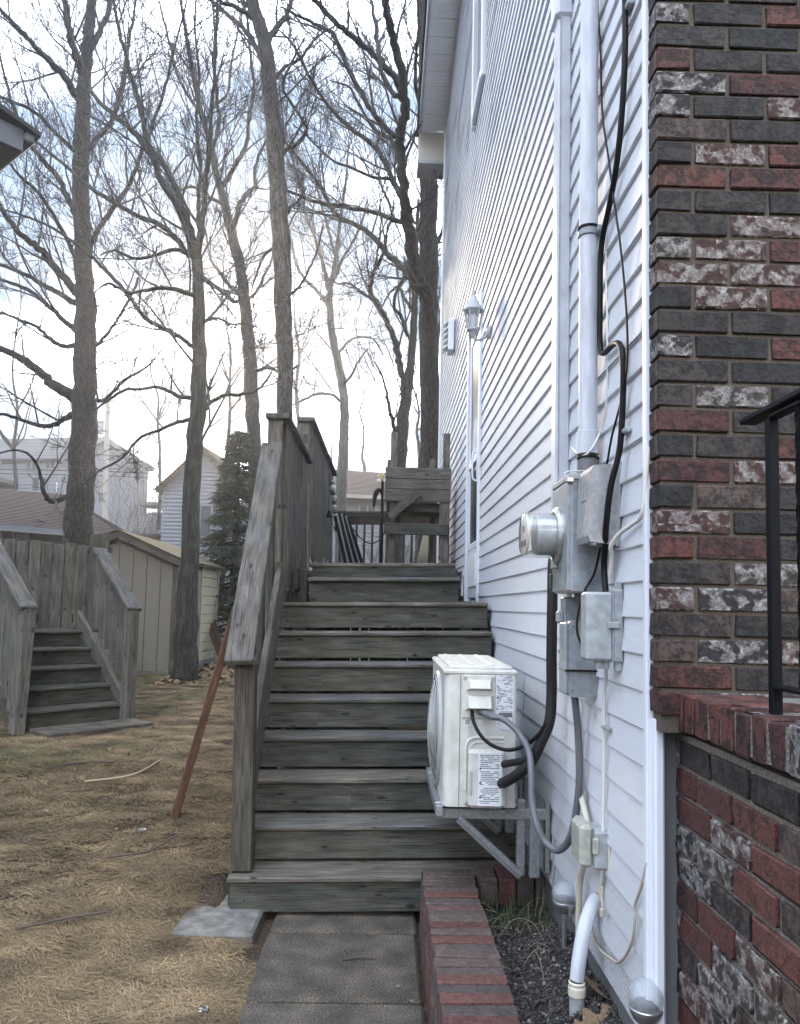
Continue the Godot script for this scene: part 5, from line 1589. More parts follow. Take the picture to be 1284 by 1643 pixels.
# ---------------------------------------------------------------- neighbour's stair and fence
func build_neighbour() -> void:
	frame = Transform3D(Basis(Vector3.UP, deg_to_rad(48.7)), Vector3(-2.80, 0.45, -6.2))
	var t := thing("neighbour_stairs", "grey wooden stair with board sides on the left of the lawn", "staircase", Vector3.ZERO)
	for i in range(1, 6):
		var h := 0.15 * i
		var z := 0.03 + (i - 1) * 0.205
		box("tread", Vector3(0.445, h - 0.013, -(z + 0.13)), Vector3(0.93, 0.026, 0.27), pick(wood_dark), t, 0.006)
		box("riser", Vector3(0.445, h - 0.085, -(z + 0.03)), Vector3(0.90, 0.118, 0.022), pick(wood_dark), t, 0.004)
	for x in [0.0, 0.87]:
		bar("stringer", Vector3(x, -0.02, -0.08), Vector3(x, 0.72, -1.05), 0.038, 0.22, pick(wood_dark), t, Vector3(0, 0.8, 0.6))
	box("post", Vector3(-0.05, 0.49, 0.0), Vector3(0.095, 1.02, 0.095), wood[0], t, 0.006, Basis(Vector3(0, 0, 1), -0.035))
	box("post", Vector3(0.87, 0.48, 0.0), Vector3(0.095, 0.98, 0.095), wood[0], t, 0.006)
	for x in [-0.05, 0.87]:
		bar("handrail", Vector3(x, 0.965, 0.05), Vector3(x + (0.06 if x > 0.0 else 0.0), 1.53, -0.74), 0.135, 0.036, wood_old[1], t, Vector3(0, 0.8, 0.6), 0.007)
	bar("lower_rail", Vector3(0.85, 0.16, -0.04), Vector3(0.90, 0.90, -1.02), 0.04, 0.11, wood_old[1], t, Vector3(0, 0.8, 0.6), 0.007)
	bar("lower_rail", Vector3(0.0, 0.16, -0.04), Vector3(0.0, 0.90, -1.02), 0.04, 0.11, pick(wood), t, Vector3(0, 0.8, 0.6), 0.007)
	for k in 6:
		var z := 0.10 + k * 0.125
		var top := 0.955 + (z + 0.05) * 0.717
		box("side_board", Vector3(0.895 + k * 0.008, top - 0.375, -z), Vector3(0.018, 0.72, 0.112), pick(wood), t, 0.004)
		box("side_board", Vector3(-0.08, top - 0.46, -z), Vector3(0.018, 0.90, 0.112), pick(wood), t, 0.004)
	for k in 5:
		box("landing_board", Vector3(0.30, 0.737, -(1.06 + k * 0.10)), Vector3(1.75, 0.026, 0.095), pick(wood_dark), t, 0.004)
	var f := thing("neighbour_fence", "tall grey vertical board fence behind the neighbouring stair landing", "fence", Vector3(0.3, 0.0, -1.45))
	for k in 17:
		var x := 1.125 - k * 0.121
		var top := 1.605 + 0.012 * sin(k * 2.1) - (0.0 if k else 0.01)
		box("picket", Vector3(x, (top + 0.66) * 0.5, -1.44 + rng.randf_range(-0.006, 0.006)), Vector3(0.108, top - 0.66, 0.020), pick(wood), f, 0.005, Basis(Vector3(0, 0, 1), rng.randf_range(-0.008, 0.008)))
	bar("rail", Vector3(1.18, 0.85, -1.48), Vector3(-0.9, 0.85, -1.48), 0.038, 0.09, pick(wood_dark), f)
	bar("rail", Vector3(1.18, 1.45, -1.48), Vector3(-0.9, 1.45, -1.48), 0.038, 0.09, pick(wood_dark), f)
	box("post", Vector3(1.20, 0.75, -1.46), Vector3(0.09, 1.68, 0.09), wood[2], f, 0.006)
	bar("end_beam", Vector3(1.16, 1.56, -1.40), Vector3(1.42, 1.57, -1.38), 0.04, 0.05, pick(wood_dark), f)
	for k in 9:
		box("side_picket", Vector3(1.19, 1.22, -(1.06 - k * 0.0) + 0.0 - 0.04 * k), Vector3(0.02, 1.0, 0.035), pick(wood_dark), f, 0.003)
	frame = Transform3D.IDENTITY
	tag(box("landing_slab", Vector3(-2.35, 0.452, -6.42), Vector3(0.9, 0.05, 0.34), mats.concrete, null, 0.01, Basis(Vector3.UP, deg_to_rad(48.7))), "thin concrete pad under the bottom step of the neighbouring stair", "concrete slab")
	# the neighbouring house: only its eave corner comes into view
	frame = Transform3D(Basis(Vector3.UP, deg_to_rad(48.7)), Vector3(-4.03, 6.28, -8.0))
	var h := thing("neighbour_house", "grey eave corner of the neighbouring house high at the left edge", "house", Vector3(-4.0, -5.9, -4.0))
	var wl := Shape.new()
	wl.box(Vector3(-5.5, -3.0, -5.5), Vector3(10.0, 6.1, 10.0))
	obj("wall", wl, mats.far_grey, h)
	for k in 34:
		box("soffit_panel", Vector3(-0.16 - k * 0.30, 0.02, -5.5), Vector3(0.288, 0.03, 11.0), mats.eave, h, 0.004)
	box("fascia", Vector3(0.0, 0.12, -5.5), Vector3(0.03, 0.24, 11.03), mats.eave, h, 0.004)
	box("fascia", Vector3(-5.5, 0.12, 0.0), Vector3(11.0, 0.24, 0.03), mats.eave, h, 0.004)
	box("gutter", Vector3(0.07, 0.17, -5.5), Vector3(0.11, 0.11, 11.1), mats.eave, h, 0.02)
	var rf := Shape.new()
	rf.prism(PackedVector2Array([Vector2(0.16, 0.25), Vector2(-5.5, 1.6), Vector2(-11.0, 0.25), Vector2(-11.0, 0.20), Vector2(-5.5, 1.52), Vector2(0.16, 0.20)]), 11.2, Transform3D(Basis.IDENTITY, Vector3(0, 0, -11.1)))
	obj("roof", rf, mats.shingle_dark, h)
	frame = Transform3D.IDENTITY


# ---------------------------------------------------------------- shed
func build_shed() -> void:
	var t := thing("garden_shed", "tan gable roofed garden shed with grooved front and mossy shingles", "shed", Vector3(-3.8, 0.43, -12.4))
	var core := Shape.new()
	core.prism(PackedVector2Array([Vector2(-4.56, 0.50), Vector2(-3.02, 0.50), Vector2(-3.02, 2.08), Vector2(-3.79, 2.41), Vector2(-4.56, 2.08)]), 2.74, Transform3D(Basis.IDENTITY, Vector3(0, 0, -13.77)))
	obj("wall", core, mats.grey_dark, t)
	for k in 8:
		var x := -4.58 + k * 0.198
		var xm := x + 0.098
		var top := 2.40 - absf(xm + 3.79) * 0.43
		box("panel_board", Vector3(xm, (0.50 + top) * 0.5, -11.015), Vector3(0.190, top - 0.50, 0.022), mats.shed_board, t, 0.004)
	box("panel_base", Vector3(-3.79, 0.62, -11.010), Vector3(1.54, 0.03, 0.016), mats.shed_board, t, 0.003)
	for x in [-2.985, -4.6]:
		box("corner_trim", Vector3(x, 1.28, -11.0), Vector3(0.075, 1.60, 0.05), mats.shed_trim, t, 0.005)
	for k in 10:
		for q in [[11.10, 11.66], [12.62, 13.76]]:
			box("clapboard", Vector3(-2.998, 0.60 + k * 0.153, -(q[0] + q[1]) * 0.5), Vector3(0.022, 0.142, q[1] - q[0]), mats.shed_side, t, 0.004, Basis(Vector3(0, 0, 1), -0.05))
	for z in [11.07, 11.70, 12.58, 13.78]:
		box("trim", Vector3(-2.985, 1.28, -z), Vector3(0.03, 1.60, 0.08), mats.shed_trim if z < 12 else mats.shed_side, t, 0.004)
	box("side_door", Vector3(-2.995, 1.25, -12.14), Vector3(0.025, 1.5, 0.80), mats.shed_board, t, 0.004)
	box("skid", Vector3(-3.02, 0.46, -12.4), Vector3(0.10, 0.10, 2.8), mats.grey_dark, t, 0.004)
	box("skid", Vector3(-3.8, 0.46, -11.06), Vector3(1.5, 0.10, 0.10), mats.grey_dark, t, 0.004)
	for sgn in [1.0, -1.0]:
		var roof := Shape.new()
		for k in 9:
			var a := k / 9.0
			var b := (k + 1) / 9.0
			var p0 := Vector3(-3.79 + sgn * 0.93 * a, 2.475 - 0.40 * a, 0)
			var p1 := Vector3(-3.79 + sgn * 0.93 * b, 2.475 - 0.40 * b, 0)
			var c := (p0 + p1) * 0.5
			roof.box(c + Vector3(0, 0.012, -12.4), Vector3(0.116, 0.012, 3.06), 0.002, Basis(Vector3(0, 0, 1), -sgn * 0.345))
		roof.box(Vector3(-3.79 + sgn * 0.465, 2.262, -12.4), Vector3(1.0, 0.02, 3.0), 0.0, Basis(Vector3(0, 0, 1), -sgn * 0.406))
		obj("roof", roof, mats.shingle_moss, t)
		bar("barge_board", Vector3(-3.79, 2.425, -10.905), Vector3(-3.79 + sgn * 0.92, 2.03, -10.905), 0.02, 0.115, mats.shed_trim, t, Vector3(0, 1, 0))
	var w := thing("scrap_lumber", "dark scrap boards leaning on the far end of the shed", "lumber", Vector3(-2.8, 0.45, -13.2))
	for k in 5:
		bar("plank", Vector3(-2.62 - k * 0.04, 0.42, -13.0 - k * 0.13), Vector3(-2.90 - k * 0.02, 1.0 + 0.07 * (k % 3), -13.1 - k * 0.12), 0.12, 0.02, mats.timber, w, Vector3(0, 0, 1))


# ---------------------------------------------------------------- houses beyond
func clapboards(s: Shape, a: Vector3, b: Vector3, h0: float, h1: float, step: float, out: Vector3, peak := 0.0) -> void:   # a to b along the foot; a gable peak adds height to the middle
	var h := h0
	while h < h1 + peak:
		var e := minf(h + step, h1 + peak)
		var f := 0.0
		if e > h1 and peak > 0.0: f = clampf((e - h1) / peak, 0.0, 1.0) * 0.5
		var p := a.lerp(b, f)
		var q := a.lerp(b, 1.0 - f)
		var lo := out * 0.03
		s.flat(Vector3(p.x, h, p.z) + lo, Vector3(q.x, h, q.z) + lo, Vector3(q.x, e, q.z), Vector3(p.x, e, p.z), out)
		s.flat(Vector3(p.x, h, p.z) + lo, Vector3(q.x, h, q.z) + lo, Vector3(q.x, h, q.z), Vector3(p.x, h, p.z), Vector3.DOWN)
		h = e


func far_window(parent: Node3D, c: Vector3, w: float, h: float, out: Vector3, shutters := false) -> void:
	var along := Vector3.UP.cross(out)
	var b := Basis(along, Vector3.UP, out)
	var f := box("window", c + out * 0.02, Vector3(w, h, 0.05), mats.pane_soft, parent, 0.0, b)
	for q in [[0.0, h / 2, w + 0.14, 0.08], [0.0, -h / 2, w + 0.14, 0.08], [-w / 2, 0.0, 0.08, h], [w / 2, 0.0, 0.08, h], [0.0, 0.0, 0.06, h]]:
		box("frame", c + along * q[0] + Vector3.UP * q[1] + out * 0.05, Vector3(q[2], q[3], 0.05), mats.far_white, f, 0.0, b)
	if shutters:
		for sg in [-1.0, 1.0]: box("shutter", c + along * sg * (w / 2 + 0.28) + out * 0.05, Vector3(0.36, h + 0.1, 0.04), mats.brown_wood, f, 0.0, b)


func shingled(parent: Node3D, a: Vector3, b: Vector3, up_a: Vector3, up_b: Vector3, m: Material, rows: int) -> void:   # a, b along the eave; up_a, up_b along the ridge: stepped shingle courses
	var s := Shape.new()
	var nn := (b - a).cross(up_a - a).normalized()
	if nn.y < 0.0: nn = -nn
	for k in rows:
		var t0 := float(k) / rows
		var t1 := float(k + 1) / rows
		var p := a.lerp(up_a, t0)
		var q := b.lerp(up_b, t0)
		var p1 := a.lerp(up_a, t1)
		var q1 := b.lerp(up_b, t1)
		s.flat(p + nn * 0.03, q + nn * 0.03, q1 + nn * 0.008, p1 + nn * 0.008, nn)
		s.flat(p + nn * 0.03, q + nn * 0.03, q, p, (a - up_a))
	s.flat(a - nn * 0.1, b - nn * 0.1, up_b - nn * 0.1, up_a - nn * 0.1, -nn)
	obj("roof", s, m, parent)


func build_far_houses() -> void:
	# white apartment block
	var t := thing("white_apartment_block", "tall white clapboard apartment block with balconies, far left beyond the bungalow", "building", Vector3(-17, 2.0, -42))
	var s := Shape.new()
	var g0 := Vector3(-15.9, 0, -37.0)
	var g1 := Vector3(-12.0, 0, -38.4)
	var out := Vector3(g1.z - g0.z, 0, -(g1.x - g0.x)).normalized()
	if out.z < 0.0: out = -out
	clapboards(s, g0, g1, 1.0, 8.05, 0.17, out, 1.25)
	var l0 := Vector3(-26.0, 0, -38.2)
	var lo := Vector3(g0.z - l0.z, 0, -(g0.x - l0.x)).normalized()
	if lo.z < 0.0: lo = -lo
	clapboards(s, l0, g0, 1.0, 8.15, 0.17, lo)
	obj("wall", s, mats.far_white, t)
	var back := (g1 - g0) * 0.5
	var ridge := Vector3(0, 9.42, 0)
	shingled(t, Vector3(-26.3, 8.05, -37.9), Vector3(-15.75, 8.15, -36.75), Vector3(-24.5, 9.42, -39.6), Vector3(-13.9, 9.45, -37.55), mats.shingle_grey, 14)
	shingled(t, Vector3(-11.6, 8.05, -38.4), Vector3(-20.0, 8.05, -44.0), Vector3(-13.9, 9.45, -37.55), Vector3(-22.0, 9.45, -43.0), mats.shingle_grey, 14)
	bar("barge_board", Vector3(-15.85, 8.10, -36.8), Vector3(-13.95, 9.38, -37.5), 0.05, 0.22, mats.far_white, t)
	bar("barge_board", Vector3(-13.95, 9.38, -37.5), Vector3(-11.75, 8.0, -38.3), 0.05, 0.22, mats.far_white, t)
	for q in [[-17.2, 8.25 - 0.3, 0.62, 0.62], [-16.25, 8.0, 0.5, 0.62], [-16.75, 6.95, 0.75, 0.72], [-19.5, 7.9, 0.9, 0.8], [-21.5, 6.0, 0.9, 0.8]]:
		var u: float = (q[0] - l0.x) / (g0.x - l0.x)
		far_window(t, l0.lerp(g0, u) + Vector3(0, q[1], 0), q[2], q[3], lo)
	for h in [6.95, 4.9]:
		var bc := l0.lerp(g0, 0.60) + lo * 0.7
		box("balcony", Vector3(bc.x, h, bc.z), Vector3(4.2, 0.18, 1.5), mats.far_grey, t, 0.0, Basis(Vector3.UP.cross(lo), Vector3.UP, lo))
		for k in 22:
			var p := l0.lerp(g0, 0.60) + lo * 1.4 + Vector3.UP.cross(lo) * (-2.05 + k * 0.195)
			box("baluster", Vector3(p.x, h + 0.5, p.z), Vector3(0.05, 0.9, 0.05), mats.far_grey, t, 0.0)
		var rp := l0.lerp(g0, 0.60) + lo * 1.4
		box("balcony_rail", Vector3(rp.x, h + 0.97, rp.z), Vector3(4.2, 0.08, 0.1), mats.far_grey, t, 0.0, Basis(Vector3.UP.cross(lo), Vector3.UP, lo))
	for h in [6.2]:
		box("side_balcony", g1 + Vector3(0.55, h, 0.2), Vector3(1.3, 0.16, 1.6), mats.far_grey, t, 0.0)
		for k in 9: box("side_baluster", g1 + Vector3(-0.05 + k * 0.15, h + 0.5, 0.9), Vector3(0.05, 0.85, 0.05), mats.far_grey, t, 0.0)
	# brown roofed bungalow
	var b := thing("brown_roofed_bungalow", "low bungalow with brown hip roof behind the neighbouring board fence", "house", Vector3(-10, 1.5, -20))
	var bw := Shape.new()
	clapboards(bw, Vector3(-13.0, 0, -18.2), Vector3(-6.75, 0, -18.6), 0.4, 3.12, 0.12, Vector3(0, 0, 1))
	clapboards(bw, Vector3(-6.75, 0, -18.6), Vector3(-7.15, 0, -22.0), 0.4, 3.12, 0.12, Vector3(1, 0, 0))
	obj("wall", bw, mats.far_grey, b)
	shingled(b, Vector3(-13.4, 3.42, -17.75), Vector3(-6.25, 3.02, -18.1), Vector3(-13.4, 4.55, -20.6), Vector3(-8.6, 4.25, -20.4), mats.shingle_brown, 26)
	shingled(b, Vector3(-6.25, 3.02, -18.1), Vector3(-6.75, 3.02, -22.4), Vector3(-8.6, 4.25, -20.4), Vector3(-8.7, 4.25, -20.6), mats.shingle_brown, 26)
	shingled(b, Vector3(-6.75, 3.02, -22.4), Vector3(-13.4, 3.42, -22.6), Vector3(-8.7, 4.25, -20.6), Vector3(-13.4, 4.55, -20.7), mats.shingle_brown, 26)
	bar("gutter", Vector3(-13.4, 3.36, -17.72), Vector3(-6.2, 2.96, -18.07), 0.12, 0.12, mats.far_white, b)
	box("soffit", Vector3(-9.8, 3.10, -18.2), Vector3(7.0, 0.03, 0.7), mats.far_beige, b, 0.0, Basis(Vector3(0, 0, 1), -0.056))
	far_window(b, Vector3(-8.83, 2.86, -18.42), 0.62, 0.5, Vector3(0, 0, 1))
	box("door", Vector3(-7.75, 2.4, -18.45), Vector3(0.7, 1.4, 0.06), mats.grey_dark, b, 0.0)
	# small grey roofed house
	var c := thing("small_grey_roofed_house", "small white house with grey roof seen between the towering tree and lichen tree", "house", Vector3(-8.8, 2.0, -31))
	var cw := Shape.new()
	clapboards(cw, Vector3(-9.75, 0, -30), Vector3(-6.6, 0, -30.0), 1.0, 4.12, 0.14, Vector3(0, 0, 1))
	clapboards(cw, Vector3(-9.75, 0, -34), Vector3(-9.75, 0, -30), 1.0, 4.12, 0.14, Vector3(-1, 0, 0), 1.0)
	obj("wall", cw, mats.far_white, c)
	shingled(c, Vector3(-9.9, 4.12, -29.7), Vector3(-6.4, 4.12, -29.7), Vector3(-9.9, 5.15, -32), Vector3(-6.4, 5.15, -32), mats.shingle_grey, 14)
	bar("gutter", Vector3(-9.9, 4.10, -29.66), Vector3(-6.4, 4.10, -29.66), 0.10, 0.12, mats.far_white, c)
	far_window(c, Vector3(-8.05, 3.45, -29.97), 0.75, 0.9, Vector3(0, 0, 1), true)
	# white gabled house behind the spruce
	var d := thing("white_gabled_house", "white gabled house with brown roof hidden behind the dark spruce", "house", Vector3(-5.9, 1.5, -27))
	var dw := Shape.new()
	clapboards(dw, Vector3(-7.6, 0, -26), Vector3(-5.0, 0, -26.0), 0.8, 5.35, 0.13, Vector3(0, 0, 1), 1.3)
	clapboards(dw, Vector3(-5.0, 0, -26), Vector3(-4.2, 0, -32.0), 0.8, 5.35, 0.13, Vector3(1, 0, 0))
	obj("wall", dw, mats.far_white, d)
	shingled(d, Vector3(-4.75, 5.2, -25.75), Vector3(-4.0, 5.2, -32.4), Vector3(-6.3, 6.75, -25.75), Vector3(-5.5, 6.75, -32.4), mats.shingle_brown, 18)
	shingled(d, Vector3(-7.85, 5.2, -25.75), Vector3(-7.2, 5.2, -32.4), Vector3(-6.3, 6.75, -25.75), Vector3(-5.5, 6.75, -32.4), mats.shingle_brown, 18)
	far_window(d, Vector3(-6.3, 4.2, -25.95), 0.8, 1.1, Vector3(0, 0, 1))
	# brown roofed house beyond the deck
	var e := thing("brown_roofed_house", "cream house with broad brown shingle roof beyond the deck railing", "house", Vector3(0, 1.5, -31))
	var ew := Shape.new()
	clapboards(ew, Vector3(-3.2, 0, -28), Vector3(4.6, 0, -28.0), 0.8, 5.42, 0.16, Vector3(0, 0, 1))
	obj("wall", ew, mats.far_white, e)
	shingled(e, Vector3(-3.6, 5.50, -27.6), Vector3(5.0, 5.30, -27.6), Vector3(-3.6, 6.88, -30.2), Vector3(5.0, 6.55, -30.2), mats.shingle_brown, 20)
	bar("gutter", Vector3(-3.6, 5.46, -27.56), Vector3(5.0, 5.26, -27.56), 0.10, 0.13, mats.far_beige, e)
	far_window(e, Vector3(-0.72, 4.98, -27.96), 0.62, 0.36, Vector3(0, 0, 1))
	far_window(e, Vector3(2.6, 4.4, -27.96), 1.0, 0.9, Vector3(0, 0, 1))
	# utility pole with transformer and wires
	var p := thing("utility_pole", "wooden utility pole with a grey transformer in front of the white apartment block", "utility pole", Vector3(-12.4, 2.0, -34))
	var ps := Shape.new()
	ps.tube(PackedVector3Array([Vector3(-12.33, 1.5, -34), Vector3(-12.60, 10.9, -34)]), PackedFloat32Array([0.13, 0.10]), 12, true)
	obj("pole", ps, mats.far_beige, p)
	var tr := Shape.new()
	tr.lathe([Vector2(0.0, 9.45), Vector2(0.13, 9.42), Vector2(0.19, 9.36), Vector2(0.19, 8.82), Vector2(0.0, 8.80)], 18, Transform3D(Basis.IDENTITY, Vector3(-12.86, 0, -33.9)))
	obj("transformer", tr, mats.grey_box_light, p)
	for h in [10.3, 9.8]:
		box("insulator", Vector3(-12.45, h, -33.85), Vector3(0.12, 0.14, 0.12), mats.grey_dark, p, 0.02)
	for k in 3:
		var y: float = [7.15, 6.95, 10.35][k]
		var ws := Shape.new()
		ws.tube(curve([Vector3(-40, y + 0.8, -36), Vector3(-26, y + 0.15, -35), Vector3(-12.4, y, -34), Vector3(-5, y - 0.25, -33.5), Vector3(2, y + 0.2, -33), Vector3(16, y + 1.2, -32)], 6), even(0.018, 31), 5)
		obj("wire", ws, mats.black, p)


# ---------------------------------------------------------------- trees
func grow(tw: Shape, p: Vector3, d: Vector3, length: float, r: float, level: int, g: RandomNumberGenerator) -> void:
	var seg := 5 if level < 2 else (4 if level == 2 else 3)
	var pts := PackedVector3Array([p])
	var rad := PackedFloat32Array([r])
	var dirs := [d]
	var step := length / seg
	for i in seg:
		d = (d + Vector3(g.randf_range(-0.17, 0.17), g.randf_range(-0.10, 0.20), g.randf_range(-0.17, 0.17))).normalized()
		p += d * step
		pts.append(p)
		rad.append(maxf(r * (1.0 - 0.78 * (i + 1.0) / seg), 0.0036))
		dirs.append(d)
	tw.tube(pts, rad, 5 if level == 1 else 3)
	if level >= 4: return
	var n: int = [0, 5, 4, 2][level]
	for k in n:
		var at := g.randf_range(0.22, 1.0) * seg
		var i := mini(int(at), seg - 1)
		var q := pts[i].lerp(pts[i + 1], at - i)
		var dd: Vector3 = dirs[i]
		var side := dd.cross(Vector3(g.randf_range(-1, 1), g.randf_range(-1, 1), g.randf_range(-1, 1))).normalized()
		var nd := (dd * g.randf_range(0.8, 1.3) + side * g.randf_range(0.45, 0.85) + Vector3.UP * 0.14).normalized()
		grow(tw, q, nd, length * g.randf_range(0.36, 0.60), maxf(lerpf(rad[i], rad[i + 1], at - i) * 0.68, 0.0046), level + 1, g)


func bare_tree(called: String, label: String, bark: Material, dense: float, trunk: Array, limbs: Array) -> void:
	var g := RandomNumberGenerator.new()
	g.seed = called.hash() + int(trunk[0].x * 100.0)
	var base: Vector4 = trunk[0]
	var foot := ground_height(base.x, -base.z) - 0.06
	if base.y > foot + 0.1:                                   # carry the trunk down to the soil, a little flared
		base = Vector4(base.x, foot, base.z, base.w * 1.22)
		trunk = [base, Vector4(base.x, lerpf(foot, trunk[0].y, 0.25), base.z, trunk[0].w * 1.05)] + trunk
	var t := thing(called, label, "tree", Vector3(base.x, base.y, base.z))
	var tw := Shape.new()
	var lines := [trunk]
	lines.append_array(limbs)
	for li in lines.size():
		var line: Array = lines[li]
		var c := []
		for q in line: c.append(Vector3(q.x, q.y, q.z))
		var per := 5
		var pts := curve(c, per)
		var rad := PackedFloat32Array()
		for i in pts.size():
			var a := mini(i / per, line.size() - 1)
			var b := mini(a + 1, line.size() - 1)
			rad.append(maxf(lerpf(line[a].w, line[b].w, float(i % per) / per), 0.004))
		for i in range(1, pts.size() - 1):
			pts[i] += Vector3(g.randf_range(-1, 1), g.randf_range(-0.5, 0.5), g.randf_range(-1, 1)) * minf(rad[i] * (0.12 if li == 0 else 0.45), 0.03)
		var s := Shape.new()
		var thick := rad[0] > 0.07
		s.tube(pts, rad, 18 if thick else (9 if rad[0] > 0.03 else 6), true, maxf(1.0, roundf(rad[0] * TAU / 0.45)), 0.05 if thick else 0.06, li + 1)
		obj("trunk" if li == 0 else "limb", s, bark, t)
		# side branches
		var total := 0.0
		for i in pts.size() - 1: total += pts[i].distance_to(pts[i + 1])
		var scale := clampf(absf(base.z) / 13.0, 0.8, 1.6)
		var gap := (0.34 if li > 0 else 0.75) * scale / dense
		var run := gap * g.randf_range(0.4, 1.0)
		var start := 0.55 if li == 0 else 0.12
		var gone := 0.0
		for i in pts.size() - 1:
			var l := pts[i].distance_to(pts[i + 1])
			gone += l
			run -= l
			if run > 0.0 or gone / total < start: continue
			run = gap * g.randf_range(0.6, 1.4)
			var d := (pts[i + 1] - pts[i]).normalized()
			var side := d.cross(Vector3(g.randf_range(-1, 1), g.randf_range(-1, 1), g.randf_range(-1, 1))).normalized()
			var nd := (d * g.randf_range(0.4, 0.9) + side * g.randf_range(0.5, 0.9) + Vector3.UP * 0.35).normalized()
			grow(tw, pts[i], nd, g.randf_range(0.9, 2.6) * scale * (0.75 if li > 0 else 1.0), clampf(rad[i] * 0.5, 0.006, 0.022), 1 if dense > 0.8 else 2, g)
	var o := obj("twigs", tw, TWIG, t)
	o.set_meta("kind", "stuff")


func conifer(called: String, label: String, at: Vector3, height: float, radius: float, low: float, n: int, seed_: int, category := "tree") -> void:
	var g := RandomNumberGenerator.new()
	g.seed = seed_
	var t := thing(called, label, category, at)
	var s := Shape.new()
	s.tube(PackedVector3Array([at, at + Vector3(0, height * 0.6, 0), at + Vector3(0, height, 0)]), PackedFloat32Array([height * 0.022, height * 0.014, 0.01]), 8)
	obj("trunk", s, BARK, t)
	var cr := Shape.new()
	for k in n:
		var u := pow(g.randf(), 0.8)
		var y := lerpf(low, height * 0.99, u)
		var rr := radius * pow(1.0 - (y - low) / (height - low), 0.75) * g.randf_range(0.65, 1.05) + 0.05
		var a := g.randf() * TAU
		var d := Vector3(cos(a), -0.12, sin(a)).normalized()
		var p := at + Vector3(0, y, 0)
		var e := p + d * rr + Vector3(0, -0.05 * rr + 0.1 * rr * rr, 0)
		cr.tube(PackedVector3Array([p, p.lerp(e, 0.6) + Vector3(0, -0.06 * rr, 0), e]), PackedFloat32Array([0.015, 0.009, 0.003]), 3)
		for j in 26:
			var f := g.randf_range(0.25, 1.0)
			var q := p.lerp(e, f) + Vector3(0, -0.06 * rr * sin(f * PI), 0)
			var sd := d.cross(Vector3.UP) * (1.0 if g.randf() < 0.5 else -1.0)
			var nd := (d * g.randf_range(0.2, 0.9) + sd * g.randf_range(0.2, 0.9) + Vector3(0, g.randf_range(-0.7, 0.15), 0)).normalized()
			var l := g.randf_range(0.10, 0.24) * (1.2 - f * 0.5)
			var wd := nd.cross(Vector3(g.randf_range(-1, 1), g.randf_range(-1, 1), g.randf_range(-1, 1))).normalized() * 0.011
			cr.flat(q - wd, q + wd, q + nd * l + wd * 0.3, q + nd * l - wd * 0.3, Vector3(0, 1, 0.2))
	var o := obj("crown", cr, mats.needles, t)
	o.set_meta("kind", "stuff")


func shrub(called: String, label: String, at: Vector3, height: float, spread: float, n: int, seed_: int, group := "") -> void:
	var g := RandomNumberGenerator.new()
	g.seed = seed_
	var t := thing(called, label, "shrub", at, 0.0, group)
	var s := Shape.new()
	for k in n:
		var d := Vector3(g.randf_range(-1, 1) * spread, 1.0, g.randf_range(-1, 1) * spread).normalized()
		grow(s, at + Vector3(g.randf_range(-0.2, 0.2), 0, g.randf_range(-0.2, 0.2)), d, height * g.randf_range(0.6, 1.0), 0.018, 2, g)
	obj("stems", s, TWIG, t)


